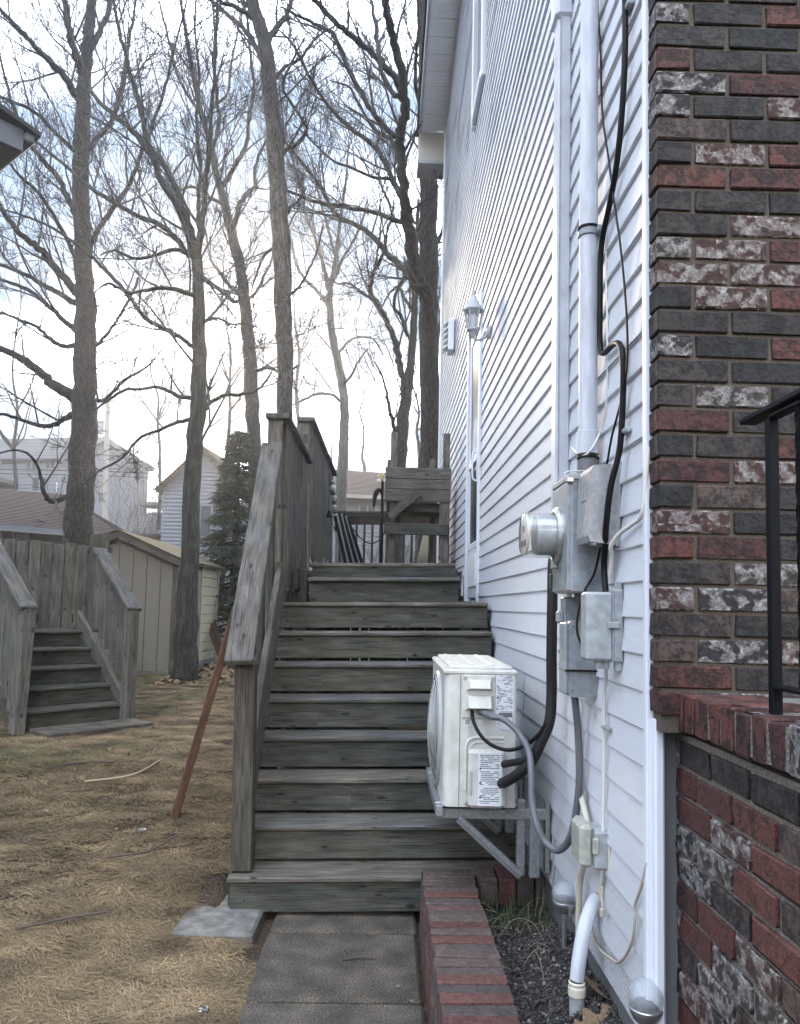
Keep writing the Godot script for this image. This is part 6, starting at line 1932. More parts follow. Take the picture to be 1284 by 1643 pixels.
func build_trees() -> void:
	bare_tree("towering_bare_tree", "tallest bare tree with rough dark trunk rising behind the neighbouring deck fence", BARK, 1.0,
		[Vector4(-5.4,2.1,-13.5,0.265),Vector4(-5.38,2.59,-13.5,0.249),Vector4(-5.37,3.25,-13.5,0.228),Vector4(-5.39,4.36,-13.5,0.217),Vector4(-5.41,5.26,-13.5,0.201),Vector4(-5.48,6.62,-13.5,0.18),Vector4(-5.57,7.53,-13.5,0.159),Vector4(-5.68,8.93,-13.5,0.143),Vector4(-5.72,9.87,-13.5,0.138),Vector4(-5.73,10.59,-13.5,0.127),Vector4(-5.72,11.31,-13.5,0.106),Vector4(-5.69,12.16,-13.5,0.09),Vector4(-5.68,13.51,-13.5,0.064),Vector4(-5.69,15,-13.5,0.032)], [
		[Vector4(-5.58,5.03,-13.5,0.106),Vector4(-5.93,5.26,-13.39,0.089),Vector4(-6.16,5.45,-13.28,0.073),Vector4(-6.45,5.66,-13.17,0.062),Vector4(-6.72,5.75,-13.06,0.056),Vector4(-7.31,6.02,-12.95,0.041),Vector4(-7.92,6.61,-12.84,0.02)],
		[Vector4(-5.62,4.74,-13.5,0.058),Vector4(-5.75,4.62,-13.45,0.047),Vector4(-5.92,4.51,-13.4,0.042),Vector4(-6.12,4.5,-13.35,0.037),Vector4(-6.44,4.59,-13.3,0.031),Vector4(-6.74,4.66,-13.24,0.026),Vector4(-7.24,4.57,-13.19,0.01)],
		[Vector4(-5.57,3.3,-13.5,0.053),Vector4(-5.71,3.18,-13.27,0.047),Vector4(-5.77,3.21,-13.04,0.041),Vector4(-5.82,3.62,-12.81,0.025),Vector4(-5.88,3.83,-12.58,0.02),Vector4(-6.05,3.86,-12.35,0.015),Vector4(-6.32,3.68,-12.12,0.01)],
		[Vector4(-5.66,6.95,-13.5,0.074),Vector4(-5.9,7.26,-13.37,0.068),Vector4(-6.18,7.58,-13.24,0.062),Vector4(-6.38,7.72,-13.11,0.051),Vector4(-6.52,7.82,-12.98,0.046),Vector4(-6.77,8.19,-12.85,0.04),Vector4(-7.16,8.77,-12.71,0.025),Vector4(-7.45,9.45,-12.58,0.015)],
		[Vector4(-5.68,6.78,-13.5,0.058),Vector4(-6.01,6.96,-13.54,0.048),Vector4(-6.3,7.13,-13.57,0.043),Vector4(-6.67,7.32,-13.61,0.037),Vector4(-7.12,7.5,-13.65,0.032),Vector4(-7.71,7.61,-13.69,0.016)],
		[Vector4(-5.63,6.27,-13.5,0.058),Vector4(-5.86,6.45,-13.54,0.048),Vector4(-6.09,6.67,-13.59,0.043),Vector4(-6.52,7.01,-13.63,0.037),Vector4(-6.89,7.16,-13.67,0.032),Vector4(-7.37,7.34,-13.71,0.016)],
		[Vector4(-5.61,5.99,-13.5,0.048),Vector4(-5.83,5.96,-13.46,0.042),Vector4(-6.02,6.06,-13.41,0.037),Vector4(-6.25,6.26,-13.37,0.031),Vector4(-6.52,6.36,-13.33,0.026),Vector4(-6.88,6.47,-13.28,0.021),Vector4(-7.18,6.46,-13.24,0.01)],
		[Vector4(-5.74,8.4,-13.5,0.058),Vector4(-5.93,8.8,-13.39,0.053),Vector4(-6.1,9.08,-13.28,0.047),Vector4(-6.29,9.27,-13.17,0.041),Vector4(-6.41,9.42,-13.06,0.036),Vector4(-6.54,9.72,-12.95,0.03),Vector4(-6.66,9.99,-12.84,0.025),Vector4(-6.88,10.81,-12.73,0.02),Vector4(-7.03,11.51,-12.62,0.01)],
		[Vector4(-5.8,10.58,-13.5,0.074),Vector4(-5.96,10.81,-13.24,0.062),Vector4(-6.08,10.87,-12.98,0.056),Vector4(-6.15,10.87,-12.72,0.05),Vector4(-6.34,11.01,-12.46,0.039),Vector4(-6.48,11.08,-12.2,0.034),Vector4(-6.82,11.4,-11.94,0.019)],
		[Vector4(-5.63,9.54,-13.5,0.053),Vector4(-5.56,9.9,-13.68,0.048),Vector4(-5.38,10.33,-13.86,0.044),Vector4(-5.32,10.85,-14.04,0.039),Vector4(-5.35,11.17,-14.22,0.039),Vector4(-5.35,11.86,-14.4,0.034),Vector4(-5.35,12.65,-14.59,0.029),Vector4(-5.33,13.59,-14.77,0.023),Vector4(-5.35,14.56,-14.95,0.012)],
		[Vector4(-5.48,7.77,-13.5,0.053),Vector4(-5.27,8.13,-13.39,0.047),Vector4(-5,8.43,-13.29,0.047),Vector4(-4.73,8.78,-13.18,0.041),Vector4(-4.57,9.07,-13.08,0.036),Vector4(-4.4,9.41,-12.97,0.036),Vector4(-4.24,9.75,-12.87,0.03),Vector4(-4.05,10.25,-12.76,0.025),Vector4(-3.86,10.98,-12.65,0.02),Vector4(-3.66,11.81,-12.55,0.015)],
		[Vector4(-5.74,10.95,-13.5,0.074),Vector4(-5.81,11.32,-13.2,0.062),Vector4(-5.84,11.67,-12.91,0.056),Vector4(-5.83,12.12,-12.61,0.04),Vector4(-5.85,12.76,-12.31,0.024)],
		[Vector4(-5.71,11.43,-13.5,0.058),Vector4(-5.64,12.18,-13.84,0.054),Vector4(-5.63,12.96,-14.18,0.045),Vector4(-5.64,14.03,-14.51,0.028)],
		[Vector4(-5.67,7.53,-13.5,0.042),Vector4(-5.93,8.09,-13.26,0.036),Vector4(-6.2,8.52,-13.01,0.031),Vector4(-6.44,8.71,-12.77,0.025),Vector4(-6.66,9,-12.52,0.02),Vector4(-6.86,9.27,-12.28,0.01)],
		[Vector4(-5.39,5.94,-13.5,0.042),Vector4(-5.15,6.12,-13.51,0.032),Vector4(-4.9,6.53,-13.53,0.027),Vector4(-4.65,7.06,-13.54,0.027),Vector4(-4.59,7.3,-13.55,0.016)],
		[Vector4(-5.76,9.52,-13.5,0.042),Vector4(-6.05,9.73,-13.2,0.036),Vector4(-6.31,9.93,-12.9,0.03),Vector4(-6.65,9.94,-12.6,0.025),Vector4(-6.92,9.94,-12.3,0.014)],
		[Vector4(-5.31,5.03,-13.5,0.042),Vector4(-4.95,4.98,-13.28,0.031),Vector4(-4.57,5.26,-13.06,0.026),Vector4(-4.14,5.43,-12.85,0.02),Vector4(-3.82,5.68,-12.63,0.01)],
	])
	bare_tree("lichen_bare_tree", "bare tree with pale lichen patches on its trunk beside the shed wall", BARK_LICHEN, 1.0,
		[Vector4(-2.66,0.38,-10.4,0.212),Vector4(-2.64,0.59,-10.4,0.171),Vector4(-2.64,1.21,-10.4,0.147),Vector4(-2.65,2.04,-10.4,0.122),Vector4(-2.65,2.89,-10.4,0.114),Vector4(-2.64,3.74,-10.4,0.11),Vector4(-2.62,4.26,-10.4,0.106),Vector4(-2.64,4.96,-10.4,0.094),Vector4(-2.68,5.67,-10.4,0.082),Vector4(-2.72,6.2,-10.4,0.073)], [
		[Vector4(-2.72,6.15,-10.4,0.065),Vector4(-2.86,6.59,-10.38,0.057),Vector4(-3.06,7.02,-10.37,0.049),Vector4(-3.29,7.41,-10.35,0.045),Vector4(-3.44,7.81,-10.34,0.041),Vector4(-3.56,8.25,-10.32,0.036),Vector4(-3.68,8.65,-10.31,0.032),Vector4(-3.83,9.14,-10.29,0.028),Vector4(-3.96,9.63,-10.28,0.024),Vector4(-4.1,10.35,-10.26,0.012)],
		[Vector4(-2.71,6.15,-10.4,0.053),Vector4(-2.66,6.62,-10.34,0.045),Vector4(-2.62,7.13,-10.29,0.04),Vector4(-2.59,7.63,-10.23,0.036),Vector4(-2.55,8.23,-10.17,0.028),Vector4(-2.52,8.82,-10.11,0.024),Vector4(-2.51,9.41,-10.06,0.02),Vector4(-2.51,10.19,-10,0.008)],
		[Vector4(-2.79,6.51,-10.4,0.049),Vector4(-2.99,7.06,-10.59,0.046),Vector4(-3.22,7.57,-10.79,0.042),Vector4(-3.5,8.01,-10.98,0.039),Vector4(-3.83,8.41,-11.17,0.039),Vector4(-4.28,8.87,-11.36,0.036),Vector4(-4.7,9.29,-11.56,0.032),Vector4(-4.94,9.72,-11.75,0.028),Vector4(-5.26,10.49,-11.94,0.023),Vector4(-5.59,11.39,-12.14,0.014)],
		[Vector4(-2.83,6.28,-10.4,0.045),Vector4(-3.06,6.59,-10.59,0.042),Vector4(-3.39,6.91,-10.78,0.038),Vector4(-3.78,7.13,-10.97,0.034),Vector4(-4.18,7.41,-11.16,0.035),Vector4(-4.59,7.7,-11.34,0.031),Vector4(-5.01,8.09,-11.53,0.027),Vector4(-5.45,8.5,-11.72,0.023),Vector4(-5.95,8.91,-11.91,0.019),Vector4(-6.47,9.28,-12.1,0.009)],
		[Vector4(-2.74,5,-10.4,0.033),Vector4(-2.96,5.16,-10.45,0.033),Vector4(-3.21,5.29,-10.51,0.033),Vector4(-3.45,5.44,-10.56,0.033),Vector4(-3.68,5.72,-10.62,0.029),Vector4(-3.89,5.97,-10.67,0.029),Vector4(-4.14,6.21,-10.73,0.025),Vector4(-4.3,6.37,-10.78,0.025),Vector4(-4.79,6.75,-10.84,0.021),Vector4(-5.28,7,-10.89,0.017),Vector4(-5.76,7.15,-10.95,0.009)],
		[Vector4(-2.68,4.26,-10.4,0.033),Vector4(-2.95,4.34,-10.55,0.029),Vector4(-3.23,4.49,-10.7,0.025),Vector4(-3.57,4.5,-10.85,0.021),Vector4(-3.84,4.52,-11,0.022),Vector4(-4.15,4.38,-11.15,0.018),Vector4(-4.39,4.27,-11.3,0.009)],
		[Vector4(-2.7,3.98,-10.4,0.029),Vector4(-2.98,3.95,-10.57,0.025),Vector4(-3.28,3.87,-10.74,0.021),Vector4(-3.58,3.79,-10.91,0.021),Vector4(-3.86,3.54,-11.09,0.017),Vector4(-4.23,3.38,-11.26,0.013),Vector4(-4.64,3.07,-11.43,0.009)],
		[Vector4(-2.66,5.98,-10.4,0.037),Vector4(-2.44,5.78,-10.14,0.032),Vector4(-2.21,5.55,-9.88,0.031),Vector4(-2.01,5.33,-9.62,0.026),Vector4(-1.85,5.35,-9.37,0.018),Vector4(-1.76,5.4,-9.11,0.011)],
		[Vector4(-2.55,4.09,-10.4,0.033),Vector4(-2.46,4.25,-10.49,0.029),Vector4(-2.29,4.37,-10.58,0.029),Vector4(-2.07,4.42,-10.67,0.025),Vector4(-1.83,4.56,-10.76,0.017),Vector4(-1.67,4.87,-10.85,0.009)],
		[Vector4(-2.68,5.67,-10.4,0.037),Vector4(-2.79,5.67,-10.2,0.032),Vector4(-2.99,5.65,-10.01,0.027),Vector4(-3.21,5.53,-9.81,0.023),Vector4(-3.38,5.41,-9.62,0.019),Vector4(-3.55,5.44,-9.42,0.015),Vector4(-3.66,5.23,-9.23,0.007)],
		[Vector4(-2.69,5.31,-10.4,0.029),Vector4(-2.42,5.37,-10.31,0.02),Vector4(-2.19,5.26,-10.22,0.016),Vector4(-1.92,5.23,-10.13,0.012),Vector4(-1.73,5.12,-10.05,0.008)],
		[Vector4(-2.82,6.28,-10.4,0.033),Vector4(-3.02,6.33,-10.33,0.028),Vector4(-3.29,6.2,-10.26,0.024),Vector4(-3.52,6.12,-10.19,0.02),Vector4(-3.76,6.2,-10.13,0.016),Vector4(-3.93,6.09,-10.06,0.008)],
		[Vector4(-2.7,6.47,-10.4,0.033),Vector4(-2.78,7.08,-10.53,0.029),Vector4(-2.8,7.7,-10.66,0.029),Vector4(-2.92,8.44,-10.79,0.025),Vector4(-2.95,9.3,-10.92,0.021),Vector4(-3.09,10.19,-11.06,0.017),Vector4(-3.11,11.11,-11.19,0.009)],
	])
	bare_tree("sunlit_bare_tree", "slender leaning bare tree in front of the low sun, beside the spruce", BARK, 1.0,
		[Vector4(-2.73,2.88,-16,0.151),Vector4(-2.8,4.46,-16,0.144),Vector4(-2.9,5.65,-16,0.151),Vector4(-3.01,6.86,-16,0.138),Vector4(-3.12,7.67,-16,0.126),Vector4(-3.23,8.48,-16,0.119),Vector4(-3.45,9.3,-16,0.107),Vector4(-3.66,10.06,-16,0.088),Vector4(-3.86,10.68,-16,0.075),Vector4(-4.01,11.38,-16,0.063),Vector4(-4.21,11.94,-16,0.057),Vector4(-4.42,12.78,-16,0.05),Vector4(-4.63,13.78,-16,0.044),Vector4(-4.89,15.07,-16,0.025)], [
		[Vector4(-3.48,9.37,-16,0.069),Vector4(-3.36,9.82,-16.06,0.057),Vector4(-3.36,10.06,-16.11,0.057),Vector4(-3.2,10.38,-16.17,0.051),Vector4(-3.05,10.56,-16.23,0.051),Vector4(-3.1,10.87,-16.28,0.038),Vector4(-3.03,11.34,-16.34,0.032),Vector4(-2.85,11.81,-16.4,0.019)],
		[Vector4(-3.73,10.41,-16,0.057),Vector4(-3.52,10.74,-15.96,0.05),Vector4(-3.35,11,-15.91,0.05),Vector4(-3.21,11.32,-15.87,0.044),Vector4(-3.17,11.86,-15.82,0.037),Vector4(-3.08,12.53,-15.78,0.031),Vector4(-3.17,13.2,-15.74,0.031),Vector4(-3.25,13.88,-15.69,0.025),Vector4(-3.18,14.7,-15.65,0.012)],
		[Vector4(-3.98,11.17,-16,0.044),Vector4(-3.83,11.72,-15.86,0.044),Vector4(-3.85,12.32,-15.72,0.037),Vector4(-3.93,12.92,-15.58,0.031),Vector4(-3.88,13.51,-15.43,0.024),Vector4(-3.98,14.5,-15.29,0.012)],
		[Vector4(-3.25,8.07,-16,0.05),Vector4(-3.5,8.29,-16.22,0.045),Vector4(-3.76,8.66,-16.43,0.039),Vector4(-4.03,9.03,-16.65,0.033),Vector4(-4.16,9.41,-16.86,0.026),Vector4(-4.31,9.95,-17.08,0.013)],
		[Vector4(-2.99,6.32,-16,0.044),Vector4(-2.55,6.38,-15.72,0.037),Vector4(-2.19,6.17,-15.44,0.024),Vector4(-1.84,6.28,-15.16,0.018)],
		[Vector4(-4.14,11.8,-16,0.038),Vector4(-4.03,12.44,-16.31,0.038),Vector4(-3.84,12.96,-16.63,0.033),Vector4(-3.86,13.78,-16.94,0.027),Vector4(-3.82,14.79,-17.26,0.02),Vector4(-3.77,15.83,-17.57,0.014)],
		[Vector4(-3.25,7.8,-16,0.044),Vector4(-2.93,8.1,-16.04,0.038),Vector4(-2.75,8.53,-16.08,0.032),Vector4(-2.63,8.83,-16.12,0.025),Vector4(-2.59,9.2,-16.16,0.019)],
		[Vector4(-3.63,9.99,-16,0.044),Vector4(-4.02,10.22,-16.07,0.038),Vector4(-4.38,10.46,-16.13,0.032),Vector4(-4.73,10.41,-16.2,0.025),Vector4(-5.1,10.65,-16.27,0.013)],
		[Vector4(-4.26,12.08,-16,0.038),Vector4(-4.66,12.7,-16.31,0.032),Vector4(-4.98,13.35,-16.61,0.033),Vector4(-5.32,14.47,-16.92,0.027),Vector4(-5.68,15.63,-17.23,0.02)],
	])
	bare_tree("smooth_bare_tree", "smooth grey bare trunk with few low limbs rising behind the stair handrail", BARK_SMOOTH, 1.0,
		[Vector4(-1.59,2.16,-12,0.141),Vector4(-1.62,3.53,-12,0.127),Vector4(-1.64,4.33,-12,0.122),Vector4(-1.67,5.13,-12,0.127),Vector4(-1.72,5.94,-12,0.137),Vector4(-1.77,6.76,-12,0.146),Vector4(-1.85,7.69,-12,0.146),Vector4(-1.93,8.52,-12,0.141),Vector4(-2.02,9.37,-12,0.132),Vector4(-2.11,10.11,-12,0.122),Vector4(-2.22,10.76,-12,0.113),Vector4(-2.39,11.24,-12,0.104),Vector4(-2.54,11.94,-12,0.085),Vector4(-2.7,13.04,-12,0.047)], [
		[Vector4(-2.14,10.71,-12,0.057),Vector4(-2.04,11.11,-12.23,0.048),Vector4(-1.93,11.52,-12.46,0.044),Vector4(-1.88,12,-12.69,0.04),Vector4(-1.81,12.78,-12.92,0.025)],
		[Vector4(-2.31,11.02,-12,0.052),Vector4(-2.5,11.09,-11.92,0.042),Vector4(-2.69,11.14,-11.83,0.037),Vector4(-2.91,11.17,-11.75,0.032),Vector4(-3.22,11.52,-11.66,0.018)],
		[Vector4(-2.22,10.38,-12,0.047),Vector4(-2.44,10.84,-12.19,0.043),Vector4(-2.64,11.2,-12.38,0.039),Vector4(-2.9,11.53,-12.56,0.035),Vector4(-3.23,11.94,-12.75,0.03),Vector4(-3.79,12.48,-12.94,0.015)],
		[Vector4(-1.76,7.74,-12,0.042),Vector4(-1.62,7.8,-11.8,0.028),Vector4(-1.49,7.79,-11.6,0.018),Vector4(-1.36,7.88,-11.39,0.009)],
		[Vector4(-1.92,8.73,-12,0.042),Vector4(-1.61,8.89,-11.9,0.033),Vector4(-1.44,9.1,-11.8,0.028),Vector4(-1.66,9.39,-11.69,0.023),Vector4(-1.8,9.62,-11.59,0.023),Vector4(-1.67,9.97,-11.49,0.018),Vector4(-1.46,10.31,-11.39,0.009)],
		[Vector4(-1.74,6.35,-12,0.033),Vector4(-1.47,6.47,-11.8,0.023),Vector4(-1.29,6.69,-11.59,0.018),Vector4(-1.16,6.9,-11.39,0.013),Vector4(-1.06,7.19,-11.18,0.009)],
		[Vector4(-2.1,9.9,-12,0.038),Vector4(-1.91,10.41,-12.24,0.029),Vector4(-1.69,10.76,-12.49,0.024),Vector4(-1.41,11.36,-12.73,0.02),Vector4(-1.11,11.79,-12.97,0.015)],
		[Vector4(-1.82,7.27,-12,0.033),Vector4(-2.12,7.21,-12.32,0.024),Vector4(-2.3,7.03,-12.65,0.02),Vector4(-2.45,6.83,-12.97,0.01)],
	])
	bare_tree("distant_bare_tree", "thin curved bare tree standing before the brown roof beyond the deck fence", BARK_SMOOTH, 1.0,
		[Vector4(-1.25,3.03,-21,0.157),Vector4(-1.28,4.4,-21,0.148),Vector4(-1.26,5.44,-21,0.14),Vector4(-1.24,6.49,-21,0.132),Vector4(-1.32,7.54,-21,0.124),Vector4(-1.52,8.42,-21,0.115),Vector4(-1.7,9.31,-21,0.099),Vector4(-1.75,10.2,-21,0.082),Vector4(-1.68,10.75,-21,0.074),Vector4(-1.59,11.47,-21,0.058),Vector4(-1.5,12.57,-21,0.049),Vector4(-1.39,13.67,-21,0.033),Vector4(-1.35,14.79,-21,0.016)], [
		[Vector4(-1.7,9.67,-21,0.066),Vector4(-1.94,10.12,-21.26,0.067),Vector4(-2.19,10.5,-21.53,0.059),Vector4(-2.51,10.88,-21.79,0.051),Vector4(-2.81,11.37,-22.06,0.052),Vector4(-3.01,12.06,-22.32,0.044),Vector4(-3.22,12.76,-22.59,0.035),Vector4(-3.41,13.49,-22.85,0.027)],
		[Vector4(-1.27,7.02,-21,0.049),Vector4(-1.55,7.2,-20.72,0.041),Vector4(-1.92,7.16,-20.45,0.04),Vector4(-2.25,6.94,-20.17,0.032),Vector4(-2.54,6.69,-19.89,0.016)],
		[Vector4(-1.76,10.02,-21,0.058),Vector4(-1.94,10.94,-21.45,0.059),Vector4(-2.19,11.88,-21.9,0.052),Vector4(-2.42,12.57,-22.35,0.044),Vector4(-2.74,13.48,-22.8,0.045),Vector4(-2.97,14.52,-23.25,0.036),Vector4(-3.29,15.6,-23.7,0.019)],
		[Vector4(-1.58,11.11,-21,0.049),Vector4(-1.79,11.81,-20.96,0.041),Vector4(-1.99,12.51,-20.93,0.041),Vector4(-2.21,13.22,-20.89,0.033),Vector4(-2.38,14.1,-20.85,0.025)],
		[Vector4(-1.32,7.54,-21,0.041),Vector4(-1.04,7.73,-20.42,0.032),Vector4(-0.86,7.89,-19.85,0.023),Vector4(-0.6,8.04,-19.27,0.015)],
		[Vector4(-1.67,10.56,-21,0.049),Vector4(-1.5,11.35,-21.52,0.042),Vector4(-1.24,12.17,-22.05,0.043),Vector4(-1,13.02,-22.57,0.035),Vector4(-0.85,14.1,-23.1,0.018)],
		[Vector4(-1.52,8.42,-21,0.041),Vector4(-1.21,9,-21.5,0.034),Vector4(-0.92,9.33,-22.01,0.035),Vector4(-0.53,9.43,-22.51,0.027),Vector4(-0.24,9.13,-23.02,0.018)],
	])
	bare_tree("corner_bare_tree", "thickest bare tree by the house corner, with a second stem arching left", BARK, 1.0,
		[Vector4(0.72,1.64,-12.5,0.186),Vector4(0.7,2.75,-12.5,0.177),Vector4(0.68,3.68,-12.5,0.172),Vector4(0.66,4.82,-12.5,0.167),Vector4(0.63,5.77,-12.5,0.162),Vector4(0.6,6.73,-12.5,0.162),Vector4(0.57,7.7,-12.5,0.157),Vector4(0.56,8.57,-12.5,0.152),Vector4(0.52,9.68,-12.5,0.147),Vector4(0.48,10.8,-12.5,0.132),Vector4(0.44,11.93,-12.5,0.113),Vector4(0.39,13.08,-12.5,0.088),Vector4(0.34,14.47,-12.5,0.044)], [
		[Vector4(0.66,6.2,-12.5,0.128),Vector4(0.56,6.54,-12.3,0.121),Vector4(0.42,6.76,-12.09,0.114),Vector4(0.33,6.88,-11.89,0.103),Vector4(0.27,7.15,-11.69,0.092),Vector4(0.21,7.44,-11.49,0.086),Vector4(0.16,7.63,-11.28,0.08),Vector4(0.1,8.01,-11.08,0.074),Vector4(0.04,8.38,-10.88,0.068),Vector4(0.08,8.42,-10.68,0.063),Vector4(0.11,8.53,-10.47,0.066),Vector4(0.09,8.66,-10.27,0.064),Vector4(0.02,8.95,-10.07,0.059),Vector4(-0.07,9.18,-9.87,0.054),Vector4(-0.15,9.28,-9.66,0.049),Vector4(-0.18,9.37,-9.46,0.045),Vector4(-0.25,9.71,-9.26,0.025)],
		[Vector4(0.13,10.22,-12.5,0.064),Vector4(-0.09,10.33,-12.2,0.057),Vector4(-0.34,10.4,-11.9,0.051),Vector4(-0.68,10.48,-11.6,0.046),Vector4(-1,10.52,-11.3,0.04),Vector4(-1.3,10.61,-11,0.035),Vector4(-1.68,10.83,-10.69,0.017)],
		[Vector4(0.06,9.38,-12.5,0.049),Vector4(-0.17,9.55,-12.43,0.044),Vector4(-0.47,9.87,-12.36,0.044),Vector4(-0.78,10.37,-12.29,0.039),Vector4(-0.96,10.76,-12.22,0.034),Vector4(-1.14,11.02,-12.15,0.033),Vector4(-1.49,11.13,-12.08,0.028),Vector4(-1.96,11.31,-12.01,0.014)],
		[Vector4(0.23,7.91,-12.5,0.044),Vector4(-0.08,7.96,-12.4,0.039),Vector4(-0.43,8.01,-12.31,0.034),Vector4(-0.85,8.02,-12.21,0.034),Vector4(-1.23,8.03,-12.12,0.029),Vector4(-1.7,8.14,-12.02,0.024),Vector4(-2.04,8.16,-11.93,0.009)],
		[Vector4(0.35,6.83,-12.5,0.059),Vector4(0.23,7.1,-12.64,0.055),Vector4(0.05,7.38,-12.77,0.055),Vector4(-0.14,7.61,-12.91,0.051),Vector4(-0.44,8.02,-13.05,0.046),Vector4(-0.75,8.25,-13.19,0.041),Vector4(-1.07,8.48,-13.32,0.042),Vector4(-1.29,8.94,-13.46,0.037),Vector4(-1.54,9.36,-13.6,0.032),Vector4(-1.8,9.74,-13.74,0.027),Vector4(-2.03,10.08,-13.87,0.027),Vector4(-2.33,10.69,-14.01,0.016)],
		[Vector4(0.23,8.13,-12.5,0.044),Vector4(0.06,8.44,-12.49,0.039),Vector4(-0.13,8.82,-12.49,0.039),Vector4(-0.31,9.2,-12.48,0.039),Vector4(-0.65,9.46,-12.48,0.034),Vector4(-0.98,9.74,-12.47,0.034),Vector4(-1.16,9.93,-12.47,0.029),Vector4(-1.32,10.14,-12.46,0.029),Vector4(-1.58,10.58,-12.46,0.024),Vector4(-1.82,11.01,-12.45,0.02),Vector4(-2.13,11.33,-12.45,0.01)],
		[Vector4(0.11,10.2,-12.5,0.049),Vector4(-0.08,10.4,-12.77,0.045),Vector4(-0.32,11.11,-13.05,0.041),Vector4(-0.41,11.97,-13.32,0.037),Vector4(-0.53,12.8,-13.59,0.032),Vector4(-0.63,13.66,-13.86,0.016)],
		[Vector4(0.47,7.05,-12.5,0.044),Vector4(0.62,7.44,-12.64,0.04),Vector4(0.79,7.84,-12.78,0.035),Vector4(0.89,8.25,-12.91,0.025),Vector4(0.97,8.78,-13.05,0.015)],
		[Vector4(0.55,9.68,-12.5,0.039),Vector4(0.33,10.01,-12.19,0.033),Vector4(0.29,10.32,-11.87,0.028),Vector4(0.31,10.72,-11.56,0.023),Vector4(0.25,11.18,-11.24,0.013)],
		[Vector4(0.11,8.89,-12.5,0.039),Vector4(-0.04,9.45,-12.69,0.035),Vector4(-0.4,9.84,-12.89,0.03),Vector4(-0.69,10.42,-13.08,0.026),Vector4(-0.88,10.84,-13.27,0.021),Vector4(-1.24,11.09,-13.46,0.011)],
		[Vector4(0.65,5.56,-12.5,0.039),Vector4(0.78,6.11,-12.85,0.035),Vector4(0.91,6.69,-13.19,0.026),Vector4(0.99,7.17,-13.54,0.016)],
		[Vector4(0.19,8.23,-12.5,0.034),Vector4(-0.05,8.75,-12.65,0.03),Vector4(-0.37,8.88,-12.8,0.025),Vector4(-0.76,9.13,-12.96,0.025),Vector4(-1.16,9.38,-13.11,0.021),Vector4(-1.64,9.92,-13.26,0.016),Vector4(-1.89,10.19,-13.41,0.011)],
	])
	bare_tree("forked_bare_tree", "forked bare tree with a broken stub, behind the wooden bench", BARK, 1.0,
		[Vector4(0.21,1.65,-15,0.153),Vector4(0.21,2.99,-15,0.147),Vector4(0.21,4.1,-15,0.141),Vector4(0.24,4.85,-15,0.135),Vector4(0.3,5.47,-15,0.118),Vector4(0.37,5.98,-15,0.088),Vector4(0.42,6.62,-15,0.077),Vector4(0.44,7.13,-15,0.071),Vector4(0.45,7.77,-15,0.065),Vector4(0.45,8.67,-15,0.047),Vector4(0.48,9.72,-15,0.029)], [
		[Vector4(0.3,5.6,-15,0.082),Vector4(0.22,6.04,-14.79,0.07),Vector4(0.12,6.4,-14.58,0.063),Vector4(0.02,6.63,-14.37,0.056),Vector4(-0.13,6.92,-14.16,0.05),Vector4(-0.29,7.13,-13.96,0.049),Vector4(-0.4,7.22,-13.75,0.043),Vector4(-0.37,7.48,-13.54,0.037),Vector4(-0.24,7.62,-13.33,0.031),Vector4(-0.15,7.81,-13.12,0.021),Vector4(-0.12,8.11,-12.91,0.01)],
		[Vector4(0.33,6.87,-15,0.041),Vector4(0.2,7.2,-14.88,0.041),Vector4(0.03,7.4,-14.77,0.035),Vector4(0.12,7.74,-14.65,0.029),Vector4(0.23,7.94,-14.53,0.023),Vector4(0.2,8.26,-14.42,0.011)],
		[Vector4(0.12,4.84,-15,0.047),Vector4(0.03,5.21,-14.72,0.04),Vector4(-0.07,5.56,-14.44,0.028),Vector4(-0.17,5.83,-14.16,0.022),Vector4(-0.31,5.98,-13.88,0.011)],
		[Vector4(-0.37,7.61,-15,0.035),Vector4(-0.64,7.87,-15.32,0.03),Vector4(-0.92,8.19,-15.63,0.025),Vector4(-1.2,8.32,-15.95,0.019),Vector4(-1.5,8.65,-16.26,0.013)],
		[Vector4(0.43,7.38,-15,0.041),Vector4(0.25,7.68,-15.11,0.036),Vector4(0.12,7.96,-15.22,0.036),Vector4(-0.06,7.89,-15.33,0.024),Vector4(-0.25,7.54,-15.44,0.012)],
	])
